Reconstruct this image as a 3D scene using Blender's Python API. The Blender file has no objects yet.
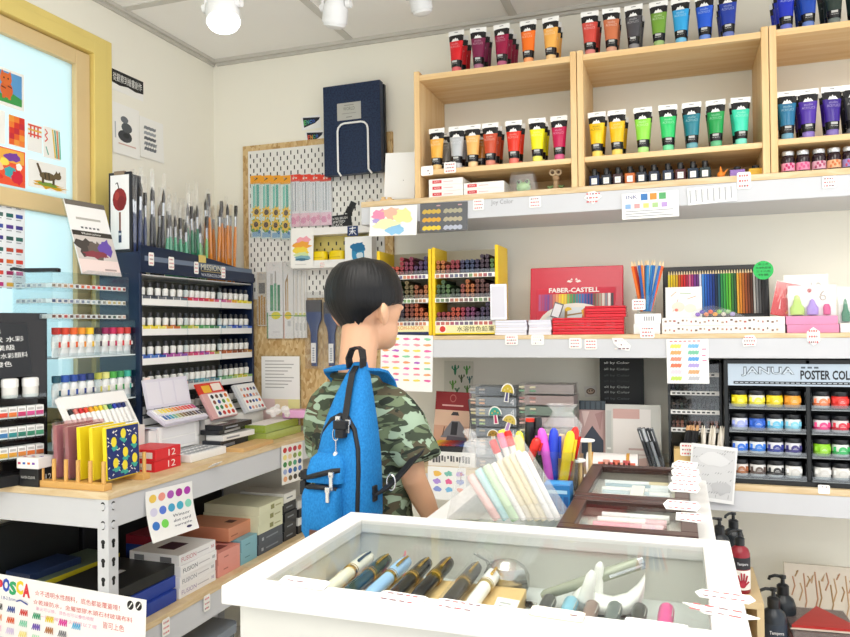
import bpy, bmesh, math, random
from mathutils import Vector, Matrix, Quaternion
random.seed(7)
EXPO = 0.36
S = bpy.context.scene
COL = S.collection
PI = math.pi
def R(a): return math.radians(a)
# ------------------------------------------------------------ camera (also used to turn measured photo points into places)
FOC, EYE = 742.0, 1.30
_th, _pi, _ro = R(18.9), R(.69), R(.634)
F_ = Vector((-math.sin(_th)*math.cos(_pi), math.cos(_th)*math.cos(_pi), math.sin(_pi)))
R0_ = Vector((math.cos(_th), math.sin(_th), 0)); U0_ = R0_.cross(F_)
R_ = R0_*math.cos(_ro) - U0_*math.sin(_ro); U_ = R0_*math.sin(_ro) + U0_*math.cos(_ro)
CAM = Vector((0, 0, EYE))
def at(u, v, x=None, y=None, z=None):
    r = F_ + R_*((u-425)/FOC) - U_*((v-318.5)/FOC)
    t = x/r.x if x is not None else y/r.y if y is not None else (z-EYE)/r.z
    return CAM + r*t
def px(p):
    q = Vector(p)-CAM; d = q.dot(F_)
    return 425+FOC*q.dot(R_)/d, 318.5-FOC*q.dot(U_)/d
cd = bpy.data.cameras.new('camera'); cam = bpy.data.objects.new('camera', cd); COL.objects.link(cam)
cd.sensor_fit = 'HORIZONTAL'; cd.sensor_width = 36; cd.lens = 36*FOC/850; cd.clip_start = .02
cam.matrix_world = Matrix(((R_.x, U_.x, -F_.x, 0), (R_.y, U_.y, -F_.y, 0), (R_.z, U_.z, -F_.z, EYE), (0, 0, 0, 1)))
S.camera = cam
# ------------------------------------------------------------ materials
def lin(h):
    h = h.lstrip('#'); c = [int(h[i:i+2], 16)/255 for i in (0, 2, 4)]
    return tuple(x/12.92 if x <= .04045 else ((x+.055)/1.055)**2.4 for x in c)+(1,)
_mats = {}
def mat(h, rough=.55, metal=0, vary=0, scale=30, spec=.4, coat=0):
    k = (h, rough, metal, vary, scale, spec, coat)
    if k in _mats: return _mats[k]
    m = bpy.data.materials.new('paint_'+h.strip('#')); m.use_nodes = True
    nt = m.node_tree; b = nt.nodes['Principled BSDF']
    b.inputs['Base Color'].default_value = lin(h); b.inputs['Roughness'].default_value = rough
    b.inputs['Metallic'].default_value = metal; b.inputs['Specular IOR Level'].default_value = spec
    b.inputs['Coat Weight'].default_value = coat
    if vary:
        t = nt.nodes.new('ShaderNodeTexCoord'); n = nt.nodes.new('ShaderNodeTexNoise'); n.inputs['Scale'].default_value = scale; n.inputs['Detail'].default_value = 3
        mp = nt.nodes.new('ShaderNodeMapRange'); mp.inputs['To Min'].default_value = 1-vary; mp.inputs['To Max'].default_value = 1+vary
        hv = nt.nodes.new('ShaderNodeHueSaturation'); hv.inputs['Color'].default_value = lin(h)
        nt.links.new(t.outputs['Object'], n.inputs['Vector']); nt.links.new(n.outputs['Fac'], mp.inputs['Value'])
        nt.links.new(mp.outputs['Result'], hv.inputs['Value']); nt.links.new(hv.outputs['Color'], b.inputs['Base Color'])
    _mats[k] = m
    return m
def ramp_mat(name, stops, scale=(1, 1, 1), nscale=6, detail=4, dist=0, rough=.5, tex='noise', const=False, spec=.3, bump=0):
    if name in _mats: return _mats[name]
    m = bpy.data.materials.new(name); m.use_nodes = True; nt = m.node_tree; b = nt.nodes['Principled BSDF']
    t = nt.nodes.new('ShaderNodeTexCoord'); mp = nt.nodes.new('ShaderNodeMapping'); mp.inputs['Scale'].default_value = scale
    if tex == 'voronoi':
        n = nt.nodes.new('ShaderNodeTexVoronoi'); n.inputs['Scale'].default_value = nscale; out = n.outputs['Color']
    else:
        n = nt.nodes.new('ShaderNodeTexNoise'); n.inputs['Scale'].default_value = nscale; n.inputs['Detail'].default_value = detail; n.inputs['Distortion'].default_value = dist; out = n.outputs['Fac']
    r = nt.nodes.new('ShaderNodeValToRGB'); e = r.color_ramp
    if const: e.interpolation = 'CONSTANT'
    while len(e.elements) < len(stops): e.elements.new(.5)
    for el, (p, h) in zip(e.elements, stops): el.position = p; el.color = lin(h)
    nt.links.new(t.outputs['Object'], mp.inputs['Vector']); nt.links.new(mp.outputs['Vector'], n.inputs['Vector'])
    nt.links.new(out, r.inputs['Fac']); nt.links.new(r.outputs['Color'], b.inputs['Base Color'])
    b.inputs['Roughness'].default_value = rough; b.inputs['Specular IOR Level'].default_value = spec
    if bump:
        bp = nt.nodes.new('ShaderNodeBump'); bp.inputs['Strength'].default_value = bump; bp.inputs['Distance'].default_value = .002
        nt.links.new(out, bp.inputs['Height']); nt.links.new(bp.outputs['Normal'], b.inputs['Normal'])
    _mats[name] = m
    return m
def clear(name='clear_plastic', tint='#ffffff', gloss=.08, haze=0, rough=.05):
    if name in _mats: return _mats[name]
    m = bpy.data.materials.new(name); m.use_nodes = True; nt = m.node_tree; nt.nodes.clear()
    o = nt.nodes.new('ShaderNodeOutputMaterial'); tr = nt.nodes.new('ShaderNodeBsdfTransparent'); tr.inputs['Color'].default_value = lin(tint)
    g = nt.nodes.new('ShaderNodeBsdfGlossy'); g.inputs['Roughness'].default_value = rough
    mx = nt.nodes.new('ShaderNodeMixShader'); lw = nt.nodes.new('ShaderNodeLayerWeight'); lw.inputs['Blend'].default_value = .5
    pw = nt.nodes.new('ShaderNodeMath'); pw.operation = 'POWER'; pw.inputs[1].default_value = 4
    ad = nt.nodes.new('ShaderNodeMath'); ad.operation = 'MULTIPLY_ADD'; ad.inputs[1].default_value = .18; ad.inputs[2].default_value = gloss; ad.use_clamp = True
    nt.links.new(lw.outputs['Facing'], pw.inputs[0]); nt.links.new(pw.outputs[0], ad.inputs[0]); nt.links.new(ad.outputs[0], mx.inputs['Fac'])
    last = tr.outputs[0]
    if haze:
        d = nt.nodes.new('ShaderNodeBsdfDiffuse'); d.inputs['Color'].default_value = (.9, .9, .9, 1)
        m2 = nt.nodes.new('ShaderNodeMixShader'); m2.inputs['Fac'].default_value = haze
        n = nt.nodes.new('ShaderNodeTexNoise'); n.inputs['Scale'].default_value = 22; mr = nt.nodes.new('ShaderNodeMapRange'); mr.inputs['To Min'].default_value = haze*.3; mr.inputs['To Max'].default_value = min(1, haze*1.7)
        nt.links.new(n.outputs['Fac'], mr.inputs['Value']); nt.links.new(mr.outputs['Result'], m2.inputs['Fac'])
        nt.links.new(tr.outputs[0], m2.inputs[1]); nt.links.new(d.outputs[0], m2.inputs[2]); last = m2.outputs[0]
    nt.links.new(last, mx.inputs[1]); nt.links.new(g.outputs[0], mx.inputs[2]); nt.links.new(mx.outputs[0], o.inputs['Surface'])
    _mats[name] = m
    return m
def emit(name, h, s):
    if name in _mats: return _mats[name]
    m = bpy.data.materials.new(name); m.use_nodes = True; b = m.node_tree.nodes['Principled BSDF']
    b.inputs['Base Color'].default_value = lin(h); b.inputs['Emission Color'].default_value = lin(h); b.inputs['Emission Strength'].default_value = s
    _mats[name] = m
    return m
WHITE, BLACK, INK = '#f2f1ee', '#18191c', '#26262c'
PINE = ramp_mat('pine', [(.25, '#d9b27a'), (.5, '#e4c18d'), (.75, '#edd2a4')], (1, 14, 14), 2.2, 5, .6, .45)
PINEV = ramp_mat('pine_upright', [(.25, '#d9b27a'), (.5, '#e4c18d'), (.75, '#edd2a4')], (14, 14, 1), 2.2, 5, .6, .45)
PLY = ramp_mat('shelf_board', [(.25, '#c9aa7c'), (.55, '#d9c19a'), (.8, '#e6d3b2')], (2, 2, 14), 6, 5, .5, .5)
OSB = ramp_mat('osb', [(.1, '#b08a55'), (.4, '#c8a570'), (.7, '#d6b987'), (1, '#dfc99c')], (1, 1, .5), 95, 2, .3, .7, 'voronoi')
STEEL = mat('#cbccd0', .4, 0, .02, 6)
CLEAR = clear(); FOIL = clear('clear_wrap', '#ffffff', .06, .035, .2); ACRYL = clear('acrylic', '#f6fafb', .05)
# ------------------------------------------------------------ mesh building
_txt = {}
FONT = None
def text_geo(s):
    if s not in _txt:
        c = bpy.data.curves.new('t', 'FONT'); c.body = s.lstrip('*'); c.offset = .055 if s.startswith('**') else .03 if s.startswith('*') else 0; c.resolution_u = 2; c.size = 1
        o = bpy.data.objects.new('t', c); COL.objects.link(o)
        dg = bpy.context.evaluated_depsgraph_get(); me = bpy.data.meshes.new_from_object(o.evaluated_get(dg))
        vs = [v.co.copy() for v in me.vertices]; fs = [tuple(p.vertices) for p in me.polygons]
        bpy.data.objects.remove(o); bpy.data.curves.remove(c); bpy.data.meshes.remove(me)
        if vs:
            x0 = min(v.x for v in vs); x1 = max(v.x for v in vs); y0 = min(v.y for v in vs); y1 = max(v.y for v in vs)
        else: x0 = y0 = 0; x1 = y1 = 1
        _txt[s] = (vs, fs, x0, x1, y0, y1)
    return _txt[s]
class M:
    def __init__(s): s.v = []; s.f = []; s.i = []; s.m = []; s.T = Matrix.Identity(4)
    def mi(s, m):
        if isinstance(m, str): m = mat(m)
        if m not in s.m: s.m.append(m)
        return s.m.index(m)
    def add(s, vs, fs, m):
        b = len(s.v); k = s.mi(m)
        s.v += [s.T @ Vector(p) for p in vs]
        for f in fs: s.f.append(tuple(b+j for j in f)); s.i.append(k)
        return s
    def box(s, x0, x1, y0, y1, z0, z1, m):
        if x0 > x1: x0, x1 = x1, x0
        if y0 > y1: y0, y1 = y1, y0
        return s.add([(x0, y0, z0), (x1, y0, z0), (x1, y1, z0), (x0, y1, z0), (x0, y0, z1), (x1, y0, z1), (x1, y1, z1), (x0, y1, z1)],
                     [(0, 3, 2, 1), (4, 5, 6, 7), (0, 1, 5, 4), (1, 2, 6, 5), (2, 3, 7, 6), (3, 0, 4, 7)], m)
    def rbox(s, x0, x1, y0, y1, z0, z1, r, m, n=4):      # vertical corners rounded
        pts = []
        for cx, cy, a in ((x1-r, y1-r, 0), (x0+r, y1-r, 90), (x0+r, y0+r, 180), (x1-r, y0+r, 270)):
            for k in range(n+1): t = R(a+90*k/n); pts.append((cx+r*math.cos(t), cy+r*math.sin(t), z0))
        return s.prism(pts, (0, 0, z1-z0), m)
    def quad(s, pts, m): return s.add(pts, [tuple(range(len(pts)))], m)
    def prism(s, pts, vec, m):
        n = len(pts); v = Vector(vec); a = [Vector(p) for p in pts]
        return s.add(a+[p+v for p in a], [tuple(reversed(range(n))), tuple(range(n, 2*n))]+[(k, (k+1) % n, (k+1) % n+n, k+n) for k in range(n)], m)
    def ring_loft(s, rings, m, caps=True, closed=True):
        n = len(rings[0]); vs = [p for r in rings for p in r]; fs = []
        for k in range(len(rings)-1):
            for j in range(n if closed else n-1):
                a = k*n+j; b = k*n+(j+1) % n; fs.append((a, b, b+n, a+n))
        if caps: fs += [tuple(reversed(range(n))), tuple(range(len(vs)-n, len(vs)))]
        return s.add(vs, fs, m)
    def cyl(s, p0, p1, r0, m, r1=None, n=12, caps=True):
        r1 = r0 if r1 is None else r1; p0 = Vector(p0); p1 = Vector(p1); d = (p1-p0).normalized()
        a = d.orthogonal().normalized(); b = d.cross(a)
        ring = lambda p, r: [p+a*(r*math.cos(2*PI*k/n))+b*(r*math.sin(2*PI*k/n)) for k in range(n)]
        return s.ring_loft([ring(p0, r0), ring(p1, r1)], m, caps)
    def lathe(s, prof, m, c=(0, 0, 0), n=16, sx=1, sy=1):
        rings = [[(c[0]+r*sx*math.cos(2*PI*k/n), c[1]+r*sy*math.sin(2*PI*k/n), c[2]+z) for k in range(n)] for r, z in prof]
        return s.ring_loft(rings, m)
    def tube(s, path, r, m, n=8, caps=True, sq=1):
        P = [Vector(p) for p in path]; rings = []; a = None
        for k, p in enumerate(P):
            d = (P[min(k+1, len(P)-1)]-P[max(k-1, 0)]).normalized()
            a = d.orthogonal().normalized() if a is None else (a-d*a.dot(d)).normalized()
            b = d.cross(a); rr = r[k] if isinstance(r, (list, tuple)) else r
            rings.append([p+a*(rr*math.cos(2*PI*j/n))+b*(rr*sq*math.sin(2*PI*j/n)) for j in range(n)])
        return s.ring_loft(rings, m, caps)
    def ball(s, c, r, m, nu=12, nv=8):
        r = (r, r, r) if isinstance(r, (int, float)) else r; rings = []
        for i in range(nv+1):
            t = -PI/2+PI*min(max(i/nv, .01), .99)
            rings.append([(c[0]+r[0]*math.cos(t)*math.cos(2*PI*k/nu), c[1]+r[1]*math.cos(t)*math.sin(2*PI*k/nu), c[2]+r[2]*math.sin(t)) for k in range(nu)])
        return s.ring_loft(rings, m)
    def text(s, t, o, m, h=None, w=None, right=(1, 0, 0), up=(0, 0, 1), align='l'):
        vs, fs, x0, x1, y0, y1 = text_geo(t)
        if not vs: return s
        sy = (h/(y1-y0)) if h else None; sx = (w/(x1-x0)) if w else sy
        if sy is None: sy = sx
        rt = Vector(right); u = Vector(up); o = Vector(o)
        dx = {'l': 0, 'c': -(x1-x0)*sx/2, 'r': -(x1-x0)*sx}[align]
        return s.add([o+rt*((v.x-x0)*sx+dx)+u*((v.y-y0)*sy) for v in vs], fs, m)
    def build(s, name, parent=None, loc=None, rot=None, bevel=0, smooth=0, seg=2):
        me = bpy.data.meshes.new(name); me.from_pydata([tuple(p) for p in s.v], [], s.f); me.update()
        for m in s.m: me.materials.append(m)
        me.polygons.foreach_set('material_index', s.i)
        bm = bmesh.new(); bm.from_mesh(me); bmesh.ops.recalc_face_normals(bm, faces=bm.faces) if smooth != -1 else 0; bm.to_mesh(me); bm.free()
        if smooth:
            me.polygons.foreach_set('use_smooth', [True]*len(me.polygons)); me.set_sharp_from_angle(angle=R(abs(smooth) if smooth != 1 else 40))
        o = bpy.data.objects.new(name, me); COL.objects.link(o)
        if parent: o.parent = parent
        if loc is not None: o.location = loc
        if rot is not None: o.rotation_euler = (0, 0, rot) if isinstance(rot, (int, float)) else rot
        if bevel:
            b = o.modifiers.new('edge', 'BEVEL'); b.width = bevel; b.segments = seg; b.limit_method = 'ANGLE'; b.angle_limit = R(50)
        return o
def tag(o, label, cat, group=None, kind=None):
    o['label'] = label; o['category'] = cat
    if group: o['group'] = group
    if kind: o['kind'] = kind
    return o
def thing(name, label, cat, loc=(0, 0, 0), rot=0, group=None):
    o = bpy.data.objects.new(name, None); COL.objects.link(o); o.empty_display_size = .02
    o.location = loc; o.rotation_euler = (0, 0, rot) if isinstance(rot, (int, float)) else rot
    return tag(o, label, cat, group)
def struct(name, m, parent=None, **k):
    o = m.build(name, parent, **k)
    if not parent: o['kind'] = 'structure'
    return o
def copy_tree(o, loc=None, rot=None, label=None, parent=None, swap=None):
    c = o.copy(); COL.objects.link(c)
    if parent: c.parent = parent
    if loc is not None: c.location = loc
    if rot is not None: c.rotation_euler = (0, 0, rot) if isinstance(rot, (int, float)) else rot
    if label: c['label'] = label
    if swap and c.type == 'MESH':
        c.data = swap(c)
    for ch in o.children: copy_tree(ch, parent=c, swap=swap)
    return c
ORD = 'first second third fourth fifth sixth seventh eighth ninth tenth eleventh twelfth thirteenth fourteenth fifteenth sixteenth seventeenth eighteenth nineteenth twentieth'.split()
ORD += ['twenty-'+w for w in ORD[:9]]+['thirtieth']+['thirty-'+w for w in ORD[:9]]+['fortieth']+['forty-'+w for w in ORD[:9]]
# flat paper in local xz, facing -y, origin at its foot; marks: ('p',pts,col) ('r',x0,z0,x1,z1,col) ('e',cx,cz,rx,rz,col) ('t',text,x,z,h,col[,w]) in shares of w,h
def sheet(m, w, h, bg, marks, t=.0008, curl=0, y=0, n=None):
    def Y(z): return y-curl*(1-z)**2
    if curl:
        k = 8
        rings = [[(-w/2, Y(i/k), h*i/k), (w/2, Y(i/k), h*i/k), (w/2, Y(i/k)+t, h*i/k), (-w/2, Y(i/k)+t, h*i/k)] for i in range(k+1)]
        m.ring_loft(rings, bg)
    else: m.box(-w/2, w/2, y, y+t, 0, h, bg)
    for q, a in enumerate(marks):
        e = -.0003-.00002*min(q, 160)
        P = lambda x, z: (w*(x-.5), Y(z)+e, h*z)
        if a[0] == 'p': m.quad([P(*p) for p in a[1]], a[2])
        elif a[0] == 'r': m.quad([P(a[1], a[2]), P(a[3], a[2]), P(a[3], a[4]), P(a[1], a[4])], a[5])
        elif a[0] == 'e': m.quad([P(a[1]+a[3]*math.cos(2*PI*k/14), a[2]+a[4]*math.sin(2*PI*k/14)) for k in range(14)], a[5])
        elif a[0] == 'l':
            (x0, z0), (x1, z1) = a[1], a[2]; d = Vector(((x1-x0)*w, (z1-z0)*h)).normalized()*a[3]/2
            m.quad([(w*(x0-.5)-d.y, Y(z0)+e, h*z0+d.x), (w*(x0-.5)+d.y, Y(z0)+e, h*z0-d.x), (w*(x1-.5)+d.y, Y(z1)+e, h*z1-d.x), (w*(x1-.5)-d.y, Y(z1)+e, h*z1+d.x)], a[4])
        elif a[0] == 't': m.text(a[1], P(a[2], a[3]), a[5], h=a[4]*h, w=(a[6]*w if len(a) > 6 and a[6] else None), align=a[7] if len(a) > 7 else 'l')
    return m
def blob(cx, cz, rx, rz, col, seed=0, n=16, j=.25):
    r = random.Random(seed); return ('p', [(cx+rx*(1+r.uniform(-j, j))*math.cos(2*PI*k/n), cz+rz*(1+r.uniform(-j, j))*math.sin(2*PI*k/n)) for k in range(n)], col)
def scrib(x0, z, w, h, col, n=5, seed=0):   # a zig-zag brush or pencil swatch
    top = []; bot = []
    for k in range(n+1):
        x = x0+w*k/n; top.append((x+h*.25, z+h*(.5 if k % 2 else .35))); bot.append((x, z-h*(.35 if k % 2 else .5)))
    return ('p', bot+top[::-1], col)
# ============================================================ the room
XL, D, CEIL = -1.954, 2.824, 2.5
WALLM = mat('#f4f0e2', .8, 0, .02, 3)
YF, XR, YB = -1.6, 2.0, -1.6
m = M(); m.box(XL-.1, XR, YB, D+.1, -.05, 0, mat('#dcd8d0', .5, 0, .06, 4)); struct('floor', m)
m = M(); m.box(XL-.1, XR, YB, D+.1, CEIL, CEIL+.05, mat('#f8f6f2', .85, 0, .015, 3)); struct('ceiling', m)
m = M(); m.box(XL, XR, D, D+.1, 0, CEIL, WALLM); struct('wall_back', m)
WY0, WY1, WZ0, WZ1 = .9, 2.10, 1.0, 2.285
m = M()
m.box(XL-.1, XL, YB, WY0, 0, CEIL, WALLM); m.box(XL-.1, XL, WY1, D+.1, 0, CEIL, WALLM)
m.box(XL-.1, XL, WY0, WY1, 0, WZ0, WALLM); m.box(XL-.1, XL, WY0, WY1, WZ1, CEIL, WALLM)
struct('wall_left', m)
TR = mat('#c9c5bb', .6)
m = M(); m.box(XL+.022, XR, D-.022, D, CEIL-.014, CEIL, TR); m.box(XL+.022, XR, D-.010, D, CEIL-.026, CEIL-.014, TR); struct('trim_1', m)
m = M(); m.box(XL, XL+.022, YB, D, CEIL-.014, CEIL, TR); m.box(XL, XL+.01, YB, D, CEIL-.026, CEIL-.014, TR); struct('trim_2', m)
SEAM = mat('#d2cfc8', .7)
for k, x in enumerate((-1.275, -.588, .1)):
    m = M(); m.box(x-.016, x+.016, .6, D-.022, CEIL-.004, CEIL, SEAM); struct('trim_%d' % (k+3), m)
m = M(); m.box(XL+.022, -1.291, 2.225, 2.257, CEIL-.0045, CEIL, SEAM); struct('trim_6', m)
# window: yellow casing, pale sash with a mid rail, frosted panes
CAS, SASH = mat('#e9d27c', .45, 0, .04, 8), mat('#dfc491', .5, 0, .05, 10)
w = bpy.data.objects.new('window_1', None); COL.objects.link(w); w['kind'] = 'structure'; w.location = (XL, 1.5, WZ0)
w['label'] = 'window with yellow wooden casing and frosted glass'
def wbx(name, boxes, mm, bevel=.003):
    m = M()
    for y0, y1, z0, z1, x0, x1 in boxes: m.box(x0, x1, y0-1.5, y1-1.5, z0-WZ0, z1-WZ0, mm)
    return m.build(name, w, bevel=bevel)
wbx('casing', [(WY1-.002, 2.16, WZ0-.06, 2.327, -.08, .010), (2.16, 2.19, WZ0-.06, 2.353, -.0, .005), (WY0-.06, WY1, WZ1-.002, 2.327, -.08, .010), (WY0-.06, 2.16, 2.327, 2.353, 0, .005),
               (WY0-.06, WY0, WZ0-.06, WZ1, -.08, .03), (WY0, WY1, WZ0-.06, WZ0, -.08, .03)], CAS)
wbx('sash', [(2.03, 2.094, WZ0, 2.277, -.05, -.006), (WY0+.006, 2.03, 2.225, 2.277, -.05, -.006), (WY0+.006, 2.03, 1.692, 1.748, -.05, -.006), (WY0+.006, .97, WZ0, 2.225, -.05, -.006), (WY0+.006, 2.03, WZ0, WZ0+.06, -.05, -.006)], SASH)
FROST = bpy.data.materials.new('frosted_glass'); FROST.use_nodes = True; nt = FROST.node_tree; nt.nodes.clear()
o_ = nt.nodes.new('ShaderNodeOutputMaterial'); tl = nt.nodes.new('ShaderNodeBsdfTranslucent'); tl.inputs['Color'].default_value = lin('#d9eaec')
df = nt.nodes.new('ShaderNodeBsdfDiffuse'); df.inputs['Color'].default_value = lin('#dfeef0'); gl = nt.nodes.new('ShaderNodeBsdfGlossy'); gl.inputs['Roughness'].default_value = .12
a1 = nt.nodes.new('ShaderNodeMixShader'); a1.inputs['Fac'].default_value = .25; a2 = nt.nodes.new('ShaderNodeMixShader'); a2.inputs['Fac'].default_value = .05
nt.links.new(tl.outputs[0], a1.inputs[1]); nt.links.new(df.outputs[0], a1.inputs[2]); nt.links.new(a1.outputs[0], a2.inputs[1]); nt.links.new(gl.outputs[0], a2.inputs[2]); nt.links.new(a2.outputs[0], o_.inputs[0])
for z0, z1 in ((WZ0+.06, 1.692), (1.748, 2.225)): wbx('pane', [(.97, 2.03, z0, z1, -.032, -.025)], FROST, 0)
GX = XL-.025     # the face the drawings are taped to
# ============================================================ ceiling lights
def spot(u, v, y, r, L, aim, label, bulb=False):
    p = at(u, v, y=y); t = thing('spotlight', label, 'light', (p.x, p.y, p.z), 0, 'ceiling spotlights')
    d = Vector(aim).normalized(); W_ = mat('#d4d4d4', .3)
    m = M(); m.tube([-d*L*.55, -d*L*.5, -d*L*.1, d*L*.1, d*L*.5], [r*.35, r*.62, r*.72, r*.98, r], W_, 24); m.build('lamp_housing', t, smooth=1)
    m = M(); m.tube([d*L*.45, d*L*.56, d*L*.64], [r*.9, r*.88, r*.45], emit('bulb_glow', '#fffdf6', 6) if bulb else mat('#dedede'), 24); m.build('bulb', t, smooth=1)
    m = M(); s = Vector((r*1.12, 0, 0)); 
    m.tube([s*1+d*L*.05, s+Vector((0, 0, .07)), Vector((0, 0, .095)), -s+Vector((0, 0, .07)), -s+d*L*.05], .006, W_, 8); m.build('yoke', t, smooth=1)
    for sg in (-1, 1):
        m = M(); m.cyl(s*sg*.8+d*L*.05, s*sg*1.15+d*L*.05, .012, '#d8d8d8'); m.build('pivot_knob', t)
    zc = CEIL-p.z
    m = M(); m.cyl((0, 0, .09), (0, 0, zc-.03), .009, W_); m.build('stem', t, smooth=1)
    m = M(); m.cyl((0, 0, zc-.035), (0, 0, zc), .04, W_, n=24); m.build('ceiling_rose', t, smooth=1)
    return t
spot(222, 4, 1.72, .046, .12, (.25, -.25, -1), 'glowing white reflector spotlight on its ceiling stem above the window wall', True)
spot(336, 4, 2.0, .038, .11, (-.25, .3, -1), 'white spotlight turned away, the middle of the three lights on the ceiling')
spot(419, -7, 2.25, .036, .11, (.1, .3, -1), 'white spotlight closest to the pine cubes on the ceiling')
LP = (7, 7, 10)
def fill_panel(x, y, wd, ln, pw, label):  # fill panels added out of view to brighten the room
    t = thing('added_fill_panel', label, 'light', (x, y, CEIL), 0)
    m = M(); m.box(-wd/2-.02, wd/2+.02, -ln/2-.02, ln/2+.02, -.02, 0, '#f0f0f0'); m.build('frame', t)
    m = M(); m.box(-wd/2, wd/2, -ln/2, ln/2, -.024, -.02, emit('fill_glow', '#fffaf0', 3)); m.build('diffuser', t)
    l = bpy.data.lights.new('fill_lamp', 'AREA'); l.shape = 'RECTANGLE'; l.size = wd; l.size_y = ln; l.energy = pw; l.color = (1, .975, .94)
    o = bpy.data.objects.new('fill_lamp', l); COL.objects.link(o); o.parent = t; o.location = (0, 0, -.03)
fill_panel(-.5, .75, .6, 1.2, LP[0], 'added unseen fill light panel in the ceiling over the showcase')
fill_panel(.75, .9, .6, 1.2, LP[1], 'added unseen fill light panel in the ceiling over the aisle beside the showcase')
fill_panel(-.3, -.8, .6, 1.2, LP[2], 'added unseen fill light panel in the ceiling behind the showcase aisle')
W = bpy.data.worlds.new('world'); S.world = W; W.use_nodes = True
nt = W.node_tree; bg = nt.nodes['Background']; bg.inputs['Color'].default_value = (.95, .975, 1, 1)
tc = nt.nodes.new('ShaderNodeTexCoord'); sx_ = nt.nodes.new('ShaderNodeSeparateXYZ'); mr = nt.nodes.new('ShaderNodeMapRange')   # world made brighter from below to lift the ceiling, dimmer above
mr.inputs['From Min'].default_value = -.5; mr.inputs['From Max'].default_value = .5; mr.inputs['To Min'].default_value = 1.65; mr.inputs['To Max'].default_value = 1.1
nt.links.new(tc.outputs['Generated'], sx_.inputs['Vector']); nt.links.new(sx_.outputs['Z'], mr.inputs['Value']); nt.links.new(mr.outputs['Result'], bg.inputs['Strength'])
l = bpy.data.lights.new('daylight', 'AREA'); l.shape = 'RECTANGLE'; l.size = 1.3; l.size_y = 1.3; l.energy = 7; l.color = (.93, .98, 1)
o = bpy.data.objects.new('daylight', l); COL.objects.link(o); o.location = (XL-.75, 1.5, 1.65); o.rotation_euler = (0, R(-90), 0)
# ============================================================ shelving
CT, CX, CY = .868, -1.445, 1.60          # window-side counter: top, front edge, near end
LS = .464                               # its lower shelf
t = thing('steel_shelving', 'white slotted steel shelving with wooden boards under the window', 'shelving', (CX, CY, 0))
def post(par, x, y, z1, sx, sy, m=None):
    m = M(); h = z1
    m.box(min(x, x+sx*.036), max(x, x+sx*.036), min(y, y+sy*.002), max(y, y+sy*.002), 0, h, STEEL)
    m.box(min(x, x+sx*.002), max(x, x+sx*.002), min(y+sy*.002, y+sy*.036), max(y+sy*.002, y+sy*.036), 0, h, STEEL)
    dk = mat('#15161a')
    z = h-.016; k = 0
    while z > .3:
        for q, rr in ((0, .0066), (-.008, .0045), (-.013, .0045)):
            m.cyl((x+sx*.018, y-sy*.0006, z+q), (x+sx*.018, y, z+q), rr, dk); m.cyl((x-sx*.0006, y+sy*.018, z+q), (x, y+sy*.018, z+q), rr, dk)
        if k < 2:
            for q in (-.006,):
                m.cyl((x+sx*.018, y-sy*.004, z+q), (x+sx*.018, y, z+q), .0085, STEEL); m.cyl((x-sx*.004, y+sy*.018, z+q), (x, y+sy*.018, z+q), .0085, STEEL)
        z -= .05; k += 1
    return m.build('upright', par, smooth=30)
post(t, 0, 0, .852, -1, 1); post(t, 0, 1.222, .852, -1, -1); post(t, -.508, 0, .852, 1, 1); post(t, -.508, 1.222, .852, 1, -1)
for z in (CT, LS):
    m = M(); m.box(-.505, .001, -.001, 1.222, z-.019, z, PLY); m.build('shelf_board', t, bevel=.001)
    m = M()
    for x0, x1, y0, y1 in ((-.0065, -.0025, .003, 1.219), (-.5055, -.5015, .003, 1.219), (-.5015, -.0065, .003, .007), (-.5015, -.0065, 1.215, 1.219)):
        m.box(x0, x1, y0, y1, z-.098, z-.019, STEEL)
    m.build('beam', t, bevel=.0015)
BY = 2.50                                # front of the long back shelves
UZ, MZ, LZ = 1.763, 1.270, .802
def longshelf(name, label, x0, x1, z, wt, bh):
    t = thing(name, label, 'shelf', (x0, BY, z))
    m = M(); m.box(0, x1-x0, 0, D-BY, -wt, 0, PLY); m.build('shelf_board', t, bevel=.001)
    m = M(); m.box(0, x1-x0, .0015, .022, -wt-bh, -wt, STEEL); m.box(0, x1-x0, .022, D-BY, -wt-bh, -wt-bh+.012, STEEL); m.build('beam', t, bevel=.002)
    return t
longshelf('wall_shelf', 'long white wall shelf carrying the pine cubes and paint tubes', -1.10, 1.25, UZ, .02, .064)
longshelf('wall_shelf', 'middle white wall shelf carrying the pencil displays and tins', -.98, 1.25, MZ, .014, .063)
longshelf('wall_shelf', 'lowest white wall shelf carrying the poster colour rack', -.95, 1.25, LZ, .02, .066)
# pine cube bookcases
def cube(x0, x1, mid, label):
    t = thing('pine_bookcase', label, 'bookcase', (x0, BY, UZ), 0, 'pine cube bookcases on the top shelf'); w = x1-x0; h = 2.204-UZ; d = .305; k = .0205
    for a in (0, w-k):
        m = M(); m.box(a, a+k, 0, d, 0, h+.014, PINEV); m.build('side_panel', t, bevel=.0015)
    m = M(); m.box(k, w-k, .002, d, h-.02, h, PINE); m.build('top_panel', t, bevel=.001)
    m = M(); m.box(k, w-k, .006, d, mid-UZ-.018, mid-UZ, PINE); m.build('shelf_board', t, bevel=.001)
    m = M(); m.box(k, w-k, d-.02, d, mid-UZ-.09, mid-UZ-.018, PINE); m.build('back_rail', t)
    return t
CM = 1.862
cube(-.889, -.313, CM, 'first pine cube bookcase from the pegboard, with red and orange tubes')
cube(-.311, .2725, CM, 'middle pine cube bookcase holding square ink bottles')
cube(.2745, .858, CM+.004, 'pine cube bookcase holding violet tubes and round silver-lidded ink jars')
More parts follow.
